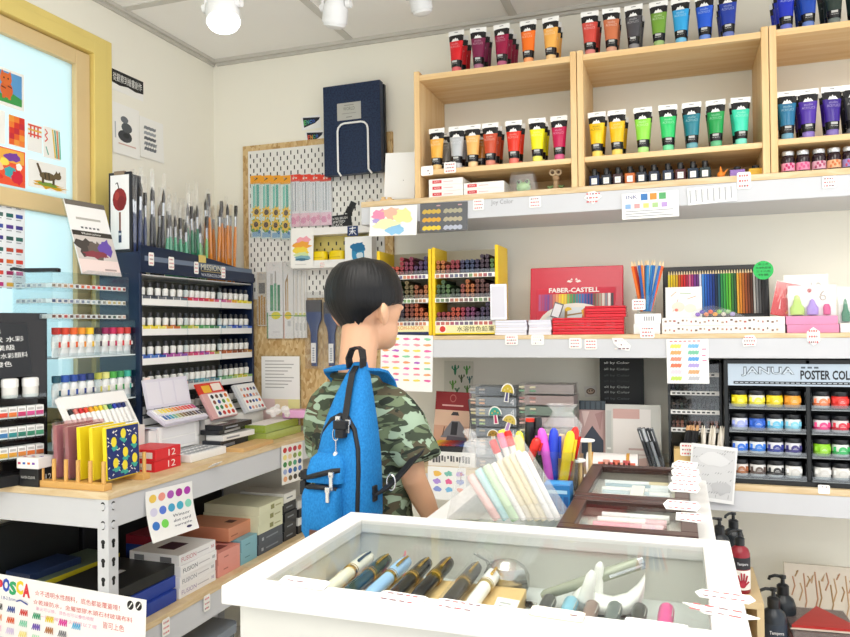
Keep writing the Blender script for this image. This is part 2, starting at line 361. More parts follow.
# ============================================================ glass topped showcases
WH = mat('#d8d7d5', .35); WHI = mat('#cccbc4', .5)
def showcase(label, x0, x1, y0, y1, zt, fr, floor, gl='glass', fw=.036):
    t = thing('glass_showcase', label, 'showcase', (x0, y0, 0)); w = x1-x0; d = y1-y0; n = .016
    m = M()
    for a in ((0, w, 0, fw), (0, w, d-fw, d), (0, fw, fw, d-fw), (w-fw, w, fw, d-fw)): m.box(a[0], a[1], a[2], a[3], zt-.022, zt, WH)
    m.build('lid_frame', t, bevel=.002)
    m = M(); m.box(fw-.004, w-fw+.004, fw-.004, d-fw+.004, zt-.008, zt-.004, clear('showcase_glass', '#fafcfb', .03, 0, .02)); m.build('glass_top', t)
    m = M()
    for a in ((n, w-n, n, n+.015), (n, w-n, d-n-.015, d-n), (n, n+.015, n+.015, d-n-.015), (w-n-.015, w-n, n+.015, d-n-.015)): m.box(a[0], a[1], a[2], a[3], 0, zt-.022, WHI)
    m.build('cabinet_body', t)
    m = M(); m.box(n+.015, w-n-.015, n+.015, d-n-.015, floor-.01, floor, mat('#c9ccca', .6)); m.build('display_floor', t)
    return t
SX0, SX1, SY0, SY1, SZ = -.513, .062, .748, 1.112, 1.0
SF = .918
showcase('white glass-topped showcase with fat fountain pens inside', SX0, SX1, SY0, SY1, SZ, .036, SF)
TX0, TX1, TY0, TY1, TZ = -.43, .05, 1.122, 1.72, .962
showcase('white glass-topped showcase behind the pens, under the brown framed cases', TX0, TX1, TY0, TY1, TZ, .03, .90)
# ============================================================ papers on the window and the walls
def on_left(name, label, cat, u0, v0, u1, v1, x, bg, marks, tilt=0, curl=0, group=None):
    """a sheet on a plane facing the room (x = const), from the photo box u0..u1, v0..v1"""
    um = (u0+u1)/2; p0 = at(u0, (v0+v1)/2, x=x); p1 = at(u1, (v0+v1)/2, x=x); t = at(um, v0, x=x); b = at(um, v1, x=x)
    m = M(); sheet(m, p1.y-p0.y, t.z-b.z, bg, marks, curl=curl)
    o = m.build(name, None, (x+.001, (p0.y+p1.y)/2, b.z), (0, tilt, R(90)))
    return tag(o, label, cat, group)
def on_back(name, label, cat, u0, v0, u1, v1, y, bg, marks, tilt=0, curl=0, group=None, t=.0008):
    p0 = at(u0, (v0+v1)/2, y=y); p1 = at(u1, (v0+v1)/2, y=y); a = at((u0+u1)/2, v0, y=y); b = at((u0+u1)/2, v1, y=y)
    m = M(); sheet(m, p1.x-p0.x, a.z-b.z, bg, marks, curl=curl, t=t)
    o = m.build(name, None, ((p0.x+p1.x)/2, y-t-.0002, b.z), (0, tilt, 0))
    return tag(o, label, cat, group)
PAPER = '#f4f2ec'; gW = 'children\'s drawings taped to the window'
on_left('drawing', 'drawing of an orange cat on blue and green taped to the window', 'drawing', -14, 68, 24, 106, GX, PAPER,
        [('r', .06, .1, .93, .92, '#5b9bd0'), ('p', [(.06, .1), (.93, .1), (.93, .3), (.7, .38), (.4, .3), (.06, .36)], '#3f9a4c'),
         ('e', .52, .45, .17, .22, '#d8672f'), ('e', .5, .72, .16, .16, '#dd6f33'), ('p', [(.36, .8), (.4, .95), (.47, .84)], '#d8672f'), ('p', [(.54, .84), (.62, .95), (.65, .8)], '#d8672f'),
         ('r', .4, .2, .47, .4, '#d8672f'), ('r', .56, .2, .63, .4, '#d8672f'), ('l', (.38, .5), (.5, .47), .004, '#5a2a18'), ('l', (.55, .55), (.66, .52), .004, '#5a2a18'), ('e', .45, .74, .02, .025, '#2a1a12'), ('e', .56, .74, .02, .025, '#2a1a12')], 0, 0, gW)
on_left('drawing', 'drawing with scattered teal dots on the window beside the frame edge', 'drawing', -16, 108, 5, 142, GX, PAPER,
        [blob(.3+.35*((k*7) % 3)/2, .12+.16*k, .06, .05, c, k) for k, c in enumerate(('#2f9d9a', '#d9534f', '#3a7ab8', '#2fa866', '#8a62b5'))], 0, 0, gW)
on_left('drawing', 'drawing of orange and red blocks on the window', 'drawing', 8, 117, 25, 147, GX, PAPER,
        [('r', .04+.3*i, .04+.19*j, .36+.3*i, .25+.19*j, ('#e8622c', '#d8382b', '#f09a3c', '#c92d3a', '#ef7e33')[(i*2+j*3) % 5]) for i in range(3) for j in range(5)], 0, 0, gW)
on_left('drawing', 'drawing of a red and yellow tartan patch on the window', 'drawing', 27, 124, 42, 152, GX, PAPER,
        [('r', .18+.24*i, .5, .28+.24*i, .95, '#d8433f') for i in range(3)]+[('r', .05, .57+.16*j, .95, .63+.16*j, '#e9b53d' if j % 2 else '#e0563f') for j in range(3)], 0, 0, gW)
on_left('drawing', 'drawing of a red squiggle and coloured ribbons on the window', 'drawing', 43, 128, 60, 159, GX, PAPER,
        [('l', (.1+.15*(k % 2), .9-.1*k), (.25-.15*(k % 2), .8-.1*k), .004, '#d9452f') for k in range(4)]+[('p', [(.5+.13*k, .95), (.58+.13*k, .95), (.75+.1*k, .05), (.66+.1*k, .05)], c) for k, c in enumerate(('#e8c24a', '#4fa88f', '#e38b4b', '#7cc3a8'))]+[('l', (.15, .35), (.3, .1), .004, '#3f9d86')], 0, 0, gW)
on_left('drawing', 'bright red and purple painted drawing on the window over the colour chart', 'drawing', -18, 147, 25, 184, GX, '#ee5a35',
        [('r', .1, .62, .97, .97, '#f3b04a'), blob(.3, .5, .18, .16, '#f6c6a0', 3), blob(.7, .78, .2, .12, '#7a3fa0', 4), blob(.62, .35, .14, .16, '#3fa9b0', 5), blob(.25, .2, .2, .14, '#e33b2c', 6), blob(.8, .25, .14, .2, '#d7263d', 7), blob(.5, .62, .12, .1, '#f7e25e', 8), blob(.85, .55, .08, .1, '#fdf3ea', 9)], 0, 0, gW)
on_left('drawing', 'drawing of a striped cat walking on yellow flowers on the window', 'drawing', 28, 163, 66, 190, GX, PAPER,
        [blob(.5, .16, .4, .1, '#d9a520', 2, 22, .5), blob(.5, .2, .25, .08, '#7d9a3a', 3), ('e', .5, .5, .22, .15, '#6b5a3c'), ('e', .76, .58, .1, .13, '#6b5a3c'), ('p', [(.3, .5), (.2, .9), (.25, .92), (.36, .56)], '#5a4a30'),
         ('r', .34, .22, .4, .45, '#5a4a30'), ('r', .62, .22, .68, .45, '#5a4a30'), ('l', (.42, .62), (.44, .4), .004, '#2e2518'), ('l', (.52, .64), (.54, .4), .004, '#2e2518'), ('p', [(.7, .68), (.72, .78), (.76, .7)], '#5a4a30'), ('p', [(.78, .7), (.82, .78), (.84, .67)], '#5a4a30')], 0, 0, gW)
cc = ['#e9b74c', '#3a3a3c', '#202022', '#4a6b66', '#2c6a64', '#3b4fa0', '#5b3b92', '#433a86', '#2e5550', '#35695f', '#b8482c', '#c9402f', '#e7702f', '#e2483a', '#a22a5c', '#d23a86']
on_left('colour_chart', 'printed paint colour chart with rows of swatches on the window', 'chart', -20, 191, 25, 288, GX, '#f2f3f5',
        [('l', (.5, .945), (.92, .955), .004, '#77787c')]+[('r', x, .86-.12*j, x+.16, .9-.12*j, cc[(2*j+i) % 16]) for j in range(8) for i, x in enumerate((.12, .33, .56, .78))]+[('r', x, .835-.12*j, x+.12, .845-.12*j, '#9a9ba0') for j in range(8) for x in (.12, .33, .56, .78)])
on_left('banner', 'black paper strip with white brush lettering beside the window frame', 'sign', 111, 75, 143, 95, XL, PAPER,
        [('p', [(0, .36), (.25, .3), (.5, .38), (.75, .3), (1, .36), (1, 1), (0, 1)], '#1b1b1d'), ('t', '從觀察到繪畫創作', .05, .47, .4, PAPER, .9)], 0)
on_left('sketch_picture', 'white sheet with a study of stacked grey pebbles beside the window frame', 'drawing', 112, 106, 139, 156, XL, PAPER,
        [('e', .45, .38, .26, .12, '#3d4044'), ('e', .52, .56, .20, .10, '#54585c'), ('e', .44, .71, .14, .07, '#6d7176'), ('e', .5, .40, .12, .05, '#2a2c30'), ('r', .2, .2, .85, .225, '#d8b0a4'), ('l', (.1, .3), (.1, .62), .006, '#b9babd')], 0, .004)
on_left('sketch_picture', 'white sheet with a pale hatched grey study, lower of the two by the window', 'drawing', 139.5, 120, 163, 160, XL, PAPER,
        [scrib(.16, .24+.13*k, .5, .09, ('#6f7378', '#8d9195', '#5d6166', '#9fa3a7', '#7d8186')[k], 7, k) for k in range(5)]+[('l', (.2+.1*k, .2), (.3+.1*k, .42), .002, '#44474b') for k in range(5)], 0, .004)
# ============================================================ window counter: displays against the wall, all facing the room (+x)
NAVY = mat('#152440', .3, 0, .04, 10); NAVY2 = mat('#0f1b36', .35)
def yx(u, x, v=330): return at(u, v, x=x).y
def zx(u, v, x): return at(u, v, x=x).z
MX = -1.72; my0 = yx(140, MX); my1 = yx(254, MX); ml = my1-my0
t = thing('tube_display', 'tall navy watercolour display rack with five tiers of small tubes', 'display rack', (MX, my0, CT))
md = .17; mh = .70
for a in (0, ml-.012): m = M(); m.box(-md, 0, a, a+.012, 0, mh-(.0 if a == 0 else .06), NAVY); m.build('side_panel', t, bevel=.002)
m = M(); m.box(-md, -md+.006, .012, ml-.012, 0, .62, '#6e6a60'); m.build('back_panel', t)
hz0 = .625
m = M(); n = 14
pf = [(.004, y, hz0+.005+.0*y) for y in (0, ml)]
top = [(.004, ml*(1-k/n), mh+.022-.055*((1-k/n)**2.2)) for k in range(n+1)]
m.prism(pf+top, (-.006, 0, 0), NAVY)
m.box(.0042, .0046, .02, ml-.02, hz0+.045, hz0+.062, '#6d7a8e')
m.text('MISSION', (.0058, ml*.56, hz0+.036), '#e8e2c8', h=.022, right=(0, 1, 0), align='c', w=.13); m.text('WATERCOLORS', (.0058, ml*.57, hz0+.012), '#dfe4ee', h=.011, right=(0, 1, 0), align='c', w=.14)
m.box(.005, .0056, ml*.47, ml*.66, hz0+.0305, hz0+.0325, '#c9b26a')
m.build('header', t)
TZ_ = [.525, .421, .32, .217, .115]
for z in TZ_:
    m = M(); m.box(-md+.006, -.006, .012, ml-.012, z-.004, z, '#d8d9d8'); m.box(-.006, -.003, .012, ml-.012, z-.006, z+.026, '#f1f1ef')
    m.build('tier_shelf', t)
m = M(); m.box(-md+.006, -.006, .012, ml-.012, hz0-.004, hz0, '#cfd0d0'); m.build('top_tray', t)
m = M()
for k in (1, 2): m.box(-md+.01, .002, ml*(.06+.30*k)+.0, ml*(.06+.30*k)+.002, .12, hz0-.005, ACRYL)
m.build('divider', t)
m = M(); m.box(-md, -.002, 0.012, ml-.012, 0, .1, NAVY2); m.build('plinth', t)
rows = ['#5a5f6a #3d4450 #6c7078 #48505c #7a7f86 #55606e #c9433f #d6457a #c83d5f #d13450 #e0713a #d95f7f #c76a9a #d9788f #e2a73a #ead32f #efdc32 #f0e06a',
        '#e9d64a #e7cf3c #eadf6e #d99a45 #c8703a #7db05a #b7c24c #d8cf6a #4f9a5c #6fae74 #3f8a52 #5a8f6c #5f8fb0 #9fb3c0 #2f56b8 #2a4fae #8aa0c0 #3b66c0',
        '#3a62b8 #4f7cc8 #3457a8 #a04a9a #b35aa0 #8a52a8 #c65a72 #d2447a #c33a86 #9a4aa0 #d9607a #b0a85a #a85a34 #c06a3c #8a4a2c #7a3f28 #9c6a48 #b8863c',
        '#d98a3c #c9743a #a8542f #8a4630 #c2603c #d66a3c #8c9298 #6a8f98 #5fa8b8 #7ab8c4 #8a9aa0 #4f8a9a #6fae7c #7fb88a #9fc46a #c9cf4a #d8c83a #8fb86a',
        '#50545a #5e5248 #6a4a3a #4a4a4c #7c6a5a #555a60 #4c5058 #646a70 #74787c #5c6068 #484c52 #6c7074 #7c8288 #5a6a62 #4a5a52 #66706a #52565a #606468'][:5]
bm_ = {}
TW = mat('#ecebe6', .35); CAPB = mat('#3a3b3e', .35)
def mtube(c):
    m = M(); m.ring_loft([[(w_*math.cos(2*PI*k/12), d_*math.sin(2*PI*k/12), z) for k in range(12)] for w_, d_, z in ((.0135, .002, 0), (.013, .005, .01), (.0125, .009, .03), (.0125, .0115, .052), (.008, .008, .056))], TW)
    m.ring_loft([[(w_*1.04*math.cos(2*PI*k/12), d_*1.04*math.sin(2*PI*k/12), z) for k in range(12)] for w_, d_, z in ((.013, .0045, .012), (.0125, .009, .03))], c)
    return m
cap = M(); cap.lathe([(.0068, .056), (.0072, .057), (.0066, .073), (.003, .0735)], CAPB, n=12)
capo = None
for r, z in enumerate(TZ_):
    cols = rows[r].split()
    for k, c in enumerate(cols):
        comp = k//6; f = (k % 6+.5)/6
        y = (.016+ml*.345*f) if comp == 0 else (ml*.365+ml*.285*f if comp == 1 else ml*.665+(ml*.32)*f)
        o = mtube(c).build('watercolour_tube', None, (MX-.022, my0+y, CT+z+.0005), R(90), smooth=1)
        tag(o, 'small white watercolour tube, %s along the %s tier of the navy rack' % (ORD[k], ORD[r]), 'paint tube', 'watercolour tubes in the navy rack')
        if capo is None: c_ = capo = cap.build('cap', o, smooth=1)
        else: c_ = capo.copy(); COL.objects.link(c_); c_.parent = o
        if r < 4:   # colour code on the tier's strip
            pass
for r, z in enumerate(TZ_):                       # coloured strip labels: part of each tier
    m = M(); cols = rows[r].split()
    for k, c in enumerate(cols):
        comp = k//6; f0 = (k % 6)/6; f1 = (k % 6+1)/6
        g = lambda f: (.016+ml*.345*f) if comp == 0 else (ml*.365+ml*.285*f if comp == 1 else ml*.665+(ml*.32)*f)
        m.box(-.0029, -.0022, g(f0)+.002, g(f1)-.002, z+.017, z+.026, c)
    m.build('colour_strip', t)
# price tags clipped over the header
def ptag(loc, w, h, rot, label, cat='price tag', ink='#d8686c', lines=3, bg='#f6f3ee', group='price tags', seed=0, shape=None, par=None):
    rr = random.Random(seed+int(abs(loc[0]*1000))); mk = []
    for k in range(lines):
        z = .78-.6*k/max(1, lines-1) if lines > 1 else .5; x = .14
        while x < .8:
            d = rr.uniform(.07, .16); mk.append(('r', x, z-.05, min(.88, x+d), z+.06, ink if rr.random() < .75 else '#8c6f78')); x += d+.06
    m = M()
    pts = shape or [(.08, 0), (.92, 0), (1, .1), (1, .9), (.92, 1), (.08, 1), (0, .9), (0, .1)]
    m.prism([((x-.5)*w, 0, z*h) for x, z in pts], (0, .0012, 0), bg)
    for a in mk: m.quad([((a[1]-.5)*w, -.0005, a[2]*h), ((a[3]-.5)*w, -.0005, a[2]*h), ((a[3]-.5)*w, -.0005, a[4]*h), ((a[1]-.5)*w, -.0005, a[4]*h)], a[5])
    o = m.build('price_sign', None, loc, rot)
    return tag(o, label, cat, group)
for k, (u, lb) in enumerate(((151, 'price tag clipped to the navy rack header, nearest the apple box'), (171, 'price tag clipped to the navy rack header under the mint brushes'), (196, 'price tag on the navy rack header just before the yellow striped tag'), (223, 'price tag clipped to the navy rack header under the orange brushes'))):
    y = yx(u, MX+.006, 250); ptag((MX+.0075, y, CT+mh-.045-.018*(k/3)), .026 if k != 1 else .03, .045, R(90), lb, seed=k)
m = M(); sheet(m, .045, .028, '#ecd884', [('r', .1*k, 0, .1*k+.03, 1, '#c9a94e') for k in range(10)]); y = yx(202, MX+.006, 248)
tag(m.build('striped_sign', None, (MX+.0075, y, CT+mh-.012), R(90)), 'small yellow striped tag on the navy rack header', 'tag')
# apple box standing on the near end
p0 = at(109, 210, y=my0+.004); p1 = at(131.5, 210, y=my0+.004); az = CT+mh+.0005; h = at(120, 172, y=my0).z-az; w_ = p1.x-p0.x
t = thing('brush_box', 'tall black and white box with an apple picture standing on the navy rack', 'box', ((p0.x+p1.x)/2, my0+.003, az))
m = M(); m.box(-w_/2, w_/2, 0, .008, 0, h, '#23262c'); m.box(-w_/2, w_/2, .008, .05, 0, h*.97, '#2b2e35'); m.build('carton', t, bevel=.001)
m = M(); sheet(m, w_*.82, h*.93, '#f0efee', [('r', .46, .25, .56, .5, '#7c4a3a'), ('r', .43, .09, .59, .25, '#2b3a5a'), ('r', .44, .19, .58, .22, '#c9cdd2'), ('e', .5, .67, .38, .155, '#8c2424'), ('e', .36, .72, .12, .06, '#a83a34'), ('e', .6, .62, .22, .1, '#7a1d20'), ('l', (.48, .8), (.38, .9), .004, '#3a2a20'), ('l', (.38, .9), (.28, .88), .003, '#3a2a20')], y=-.0012)
m.build('printed_front', t, (0, 0, h*.035))
m = M(); m.box(-w_*.25, w_*.2, -.001, .01, h-.012, h+.004, '#8a7660'); m.build('clip', t)
# brushes in clear sleeves standing behind the header
def brush_m(hc, tip, L, hl, r, flat):
    m = M(); m.tube([(0, 0, 0), (0, 0, L*.1), (0, 0, L*hl*.75), (0, 0, L*hl)], [r*.5, r*.8, r*1.15, r*.75], hc, 8)
    m.tube([(0, 0, L*hl), (0, 0, L*(hl+.13))], [r*.8, r*.95], mat('#c9ccd0', .25, .9), 8)
    m.tube([(0, 0, L*(hl+.13)), (0, 0, L*(hl+.2)), (0, 0, L*(hl+.27))], [r*.95, r*(1.25 if flat else 1.05), r*(1.1 if flat else .15)], tip, 8)
    return m
def sleeve_m(L, r):
    m = M(); m.ring_loft([[(r*1.5*a, r*1.1*b, z) for a, b in ((-1, -.3), (-.4, -1), (.5, -1), (1, -.2), (.5, 1), (-.5, .9))] for z in (L*.3, L*.55, L*.88)]+[[(r*1.6*a, r*.25*b, L) for a, b in ((-1, -.3), (-.4, -1), (.5, -1), (1, -.2), (.5, 1), (-.5, .9))]], FOIL, caps=False)
    return m
grp = [(136, 10, '#2c3a63', '#5a5a66', .62), (157, 8, '#2a2b33', '#6a5a50', .6), (176, 13, '#58b08a', '#8a8478', .5), (193, 7, '#1f7a55', '#4a4038', .55), (204, 5, '#7cc07a', '#d8cbb0', .5), (220, 16, '#e08a2c', '#e8dcc4', .72)]
nm = {'#2c3a63': 'navy-handled', '#2a2b33': 'black-handled', '#58b08a': 'mint-handled', '#1f7a55': 'dark green-handled', '#7cc07a': 'pale green-handled', '#e08a2c': 'orange-handled'}
rb = random.Random(3)
for u, n, hc, tip, hl in grp:
    for k in range(n):
        span = {10: 20, 8: 14, 13: 22, 7: 13, 5: 11, 16: 29}[n]
        uu = u-span/2+span*(k+.5)/n; x = MX-.035-.045*(k % 3)+rb.uniform(-.006, .006); y = yx(uu, x, 250)
        y = min(max(y, my0+.02), my1-.04)
        L = rb.uniform(.30, .36) if hc not in ('#58b08a', '#7cc07a') else rb.uniform(.27, .33)
        o = brush_m(hc, tip if k % 3 else '#2c2622', L, hl, .0055 if hc != '#e08a2c' else .0062, k % 2).build('paint_brush', None, (x, y, CT+hz0+.001), (rb.uniform(-.03, .03), rb.uniform(-.03, .04), 0), smooth=1)
        tag(o, '%s paint brush in a clear sleeve, %s of its colour on the navy rack' % (nm[hc], ORD[k]), 'paint brush', 'brushes on top of the navy rack')
        sleeve_m(L*rb.uniform(1.0, 1.08), .0055).build('clear_sleeve', o)
# ---- clear rack of white paint tubes with coloured caps
AX = -1.735; ay0 = yx(57.5, AX); ay1 = yx(136, AX); al = ay1-ay0
t = thing('tube_display', 'clear acrylic rack of large white paint tubes with coloured caps', 'display rack', (AX, ay0, CT)); ad = .15; ah = 1.335-CT
AZ = [1.222-CT, 1.078-CT, .95-CT]
m = M()
for a in (0, al*.5, al-.004): m.box(-ad, 0, a, a+.003, 0, ah-.004, ACRYL)
m.build('acrylic_side', t)
m = M(); m.box(-ad, 0, 0, al, ah-.004, ah, ACRYL); m.build('acrylic_top', t)
for z in AZ:
    m = M(); m.box(-ad, 0, .003, al-.004, z-.004, z, mat('#dfe9ec', .25)); m.box(-.003, 0, .003, al-.004, z, z+.012, ACRYL); m.build('acrylic_shelf', t)
capc = ['#c8332c #d2452c #e2642c #e8942c #f0c32c #3a2a3a #9a2a5a #c22a5a #d8434c #c23a33'.split(), '#2f5a6a #2f56a8 #2a4a9a #2a3f88 #2f3f6a #d8cf5a #e2e08a #4fa84a #3f9a5a #3fae9a'.split(), '#6a5a3a #8a7a4a #c9b23a #5a4a3a #7a6a5a #9a8a6a #4a4a4a #6a6a6a #8a8a8a #5a5a5a'.split()]
def wtube(c):
    m = M(); E = lambda w_, d_, z: [(w_*math.cos(2*PI*k/14), d_*math.sin(2*PI*k/14), z) for k in range(14)]
    m.ring_loft([E(.0165, .0015, 0), E(.0165, .003, .008), E(.0155, .008, .03), E(.0145, .0125, .06), E(.008, .008, .068)], mat('#e4e6e6', .3, 0, .03, 60))
    m.ring_loft([E(.0161, .0088, .028), E(.0152, .0128, .048)], '#f4f2ee', caps=False); m.box(-.012, .012, -.0135, -.0132, .032, .044, '#e8e6e2'); m.box(-.004, .004, -.0142, -.0138, .029, .046, c)
    return m
for r, z in enumerate(AZ):
    for k, c in enumerate(capc[r]):
        y = .016+(al-.034)*k/9
        o = wtube(c).build('paint_tube', None, (AX-.022, ay0+y, CT+z+.0005), R(90), smooth=1)
        tag(o, 'white paint tube with coloured cap, %s along the %s shelf of the clear rack' % (ORD[k], ORD[r]), 'paint tube', 'white paint tubes in the clear rack')
        m = M(); m.lathe([(.009, .068), (.0125, .069), (.0125, .088), (.011, .089), (.001, .089)], c, n=14); m.build('cap', o, smooth=1)
# ---- small clear rack of half pans on top of it
pz = CT+ah; py0 = yx(52, AX); py1 = min(my0-.006, yx(129, AX)); pl = py1-py0; ph = .142
t = thing('pan_display', 'clear acrylic drawer rack of watercolour half pans on the tube rack', 'display rack', (AX, py0, pz+.0005))
m = M(); pd = .15
for z in (0, .046, .092, ph-.003): m.box(-pd, 0, 0, pl, z, z+.003, ACRYL)
m.build('acrylic_shelf', t)
m = M()
for a in (0, pl-.003): m.box(-pd, 0, a, a+.003, .003, ph-.003, ACRYL)
m.box(-pd, -pd+.003, .003, pl-.003, .003, ph-.003, ACRYL); m.build('acrylic_side', t)
pc = ['#8a8478 #9a9284 #a88f72 #c98a5a #6a5a58 #c9684a #d2705a #b8433f #d8453f #c23a3a #8a3a3a #a83f44 #d26a6a #7a3a3a'.split(),
      '#4a5a78 #5a6a88 #6a7890 #6f7a94 #8a94a4 #7a8698 #8fa0a8 #9aaab0 #6a7a7a #8a8a80 #c9b27a #a8a070 #bfae80 #8a8470'.split(),
      '#6a4a40 #7a4a44 #a83f3f #5a4440 #7a5a50 #8a6a58 #5f5048 #4f4844 #6a5a50 #4a4a4a #2f3a38 #3a5048 #8a8078 #c9a898'.split()]
def pan(c, n_):
    m = M(); m.box(-.0075, .0075, -.011, .011, 0, .0125, '#eeeeec'); m.box(-.0062, .0062, -.0097, .0097, .0126, .0134, c); m.box(-.0062, .0062, -.0114, -.0111, .002, .0105, c); return m
for r, z in enumerate((.095, .049, .003)):
    for k in range(14):
        o = pan(pc[r][k], 0).build('half_pan', None, (AX-.018, py0+.014+(pl-.028)*k/13, pz+z+.001), R(90))
        tag(o, 'half pan, %s along the front of the small clear rack\'s %s shelf' % (ORD[k], ORD[r]), 'half pan', 'half pans in the small clear rack')
    for k in range(5):
        o = pan(('#8d949c', '#a4a8ac', '#7a828c', '#98a0a8', '#8a8f98')[(k+r) % 5], 0).build('half_pan', None, (AX-.048-.021*k, py0+.014, pz+z+.001), 0)
        tag(o, 'grey half pan, %s back at the window end, %s shelf of small clear rack' % (ORD[k], ORD[r]), 'half pan', 'half pans in the small clear rack')
m = M(); x = at(33, 261, y=py0+.03).x
m.box(-.055, .045, -.012, .012, 0, .012, '#1c1d20'); m.tube([(-.055, 0, .006), (-.09, 0, .012), (-.1, 0, .009)], .005, '#1c1d20')
tag(m.build('clip_pen', None, (-1.80, py0+.035, pz+ph+.0012), R(20), bevel=.002, smooth=30), 'black clip lying on the small clear rack of pans', 'clip')
# leaning catalogue in a stand on top
t = thing('catalogue_stand', 'slanted clear stand with a watercolour catalogue on the pan rack', 'catalogue', (-1.765, (yx(80, -1.765)+yx(119, -1.765))/2, pz+ph+.001), (0, 0, R(84)))
w_ = .155; h = .255
m = M(); sheet(m, w_, h, '#f3f1ef', [('r', 0, .93, 1, 1, '#6f675f'), ('r', .18, .74, .8, .77, '#b9b5ae')]+[('r', .25+.1*k, .62, .31+.1*k, .645, '#6a6a70') for k in range(5)]+[('r', 0, .52, 1, .585, '#3a342f'), ('t', 'Watercolour', .22, .538, .03, '#f0eee8', .5), ('r', 0, .2, 1, .52, '#cfc6c0'), blob(.25, .36, .22, .12, '#4a4440', 2, 18, .4), blob(.5, .33, .2, .12, '#6b5f58', 3, 18, .4), blob(.76, .37, .18, .12, '#6a4fa8', 4, 16, .35), blob(.4, .27, .3, .05, '#8a3f48', 5, 16, .4), ('r', 0, 0, 1, .2, '#eed9d4'), ('r', .6, .06, .9, .085, '#b09a96')], .004)
c = m.build('catalogue', t, (0, -.012, .002), (-.32, 0, 0))
m = M(); m.box(-w_/2-.004, w_/2+.004, .0045, .0065, 0, h+.006, ACRYL); m.box(-w_/2-.004, w_/2+.004, -.03, .0045, 0, .002, ACRYL); m.build('acrylic_stand', t, (0, -.012, 0), (-.32, 0, 0))
# ---- black rack of small boxes at the window end
bx_, by_ = -1.777, 1.722
t = thing('box_display', 'black display rack of small paint pan boxes at the window end of the counter', 'display rack', (bx_, by_, CT), (0, 0, R(90-20)))
bl = .20
m = M(); m.box(-bl, 0, .0, .006, 0, .487, mat('#1d1a1a', .12)); m.build('back_panel', t)
BZ = [.245, .188, .131, .075]
for z in BZ:
    m = M(); m.box(-bl, -.024, -.05, 0, z-.003, z, ACRYL); m.box(-bl, -.024, -.05, -.048, z, z+.01, ACRYL); m.build('tier_shelf', t)
m = M(); m.box(-bl, 0, -.05, 0, 0, .03, '#17171a'); m.build('foot_tray', t)
bt = t.matrix_basis if False else Matrix.Translation((bx_, by_, CT)) @ Matrix.Rotation(R(70), 4, 'Z')
strip = ['#e0632c #d23a3a #d8452f #e27a3a #c93a6a #d24a8a #c23a78'.split(), '#3a62b0 #2f4f9a #3f7ab0 #2f8a8a #2f7a68 #3a8a6a #4a9a72'.split(), '#d8c04a #e0ce5a #e2b23a #d89a3a #e0883a #d8702f #c96a3a'.split()]
for r, z in enumerate(BZ[1:]):
    for k in range(7):
        p = bt @ Vector((-bl+.014+.0245*k, -.025, z+.0006)); m = M(); m.box(-.011, .011, -.014, .014, 0, .032, '#f0efec'); m.box(-.0105, .0105, -.0143, -.0141, .004, .017, strip[r][k]); m.box(-.008, .008, -.0144, -.0141, .020, .027, '#b8b6b4')
        tag(m.build('pan_box', None, p, R(70)), 'small white box with a colour band, %s along the %s tier of the black rack' % (ORD[k], ORD[r+1]), 'box', 'small boxes on the black rack')
for k in range(3):
    p = bt @ Vector((-bl+.03+.056*k, -.0228, BZ[0]+.0006)); o = tag(bpy.data.objects.new('paint_jar', None), 'white lidded pot, %s along the top tier of the black rack' % ORD[k], 'pot', 'white pots on the black rack'); COL.objects.link(o); o.location = p
    m = M(); m.lathe([(.019, 0), (.021, .004), (.021, .03)], '#e4e2de', n=20); m.build('body', o, smooth=1)
    m = M(); m.lathe([(.022, .03), (.0224, .032), (.022, .052), (.018, .055), (.001, .055)], '#f7f6f4', n=20); m.build('lid', o, smooth=1)
p = bt @ Vector((-.12, -.03, .303)); m = M()
sheet(m, .13, .155, '#1e2126', [('t', t_, .1, .8-.15*k, .1, '#e8e8e6', w2) for k, (t_, w2) in enumerate((('水彩', .35), ('塊狀 水彩', .8), ('專業級', .6), ('透明水彩顏料', .85), ('好發色', .5)))], .004)
tag(m.build('chalk_sign', None, p, (-.12, R(-3), R(70))), 'black chalk sign with white handwriting standing on the black rack', 'sign')
# ---- boxes at the counter's window end
t = thing('paint_set_box', 'flat black carton marked twelve in front of the black rack', 'box', (-1.69, 1.605, CT), 0)
m = M(); m.box(-.068, 0, 0, .062, 0, .05, mat('#1e1f22', .35)); m.build('carton', t, bevel=.001)
m = M(); m.text('12', (.0005, .025, .014), '#e8e6e0', h=.018, right=(0, 1, 0)); m.text('WATER COLOUR', (-.062, -.0005, .022), '#cfcdc8', h=.007, w=.05); m.build('lettering', t)
t = thing('paint_set_box', 'white carton with coloured dabs lying on the flat black carton', 'box', (-1.69, 1.605, CT+.0505), R(3))
m = M(); m.box(-.07, .004, -.004, .06, 0, .03, mat('#f2f0ef', .35)); m.build('carton', t, bevel=.001)
m = M(); 
for k, c in enumerate(('#c23a6a', '#3a62b0', '#d8702f', '#7a4aa8')): m.box(-.065+.016*k, -.056+.016*k, -.0045, -.0042, .012, .018, c); m.box(-.062+.015*k, -.053+.015*k, .01+.012*(k % 2), .018+.012*(k % 2), .0302, .0306, c)
m.build('printed_dabs', t)
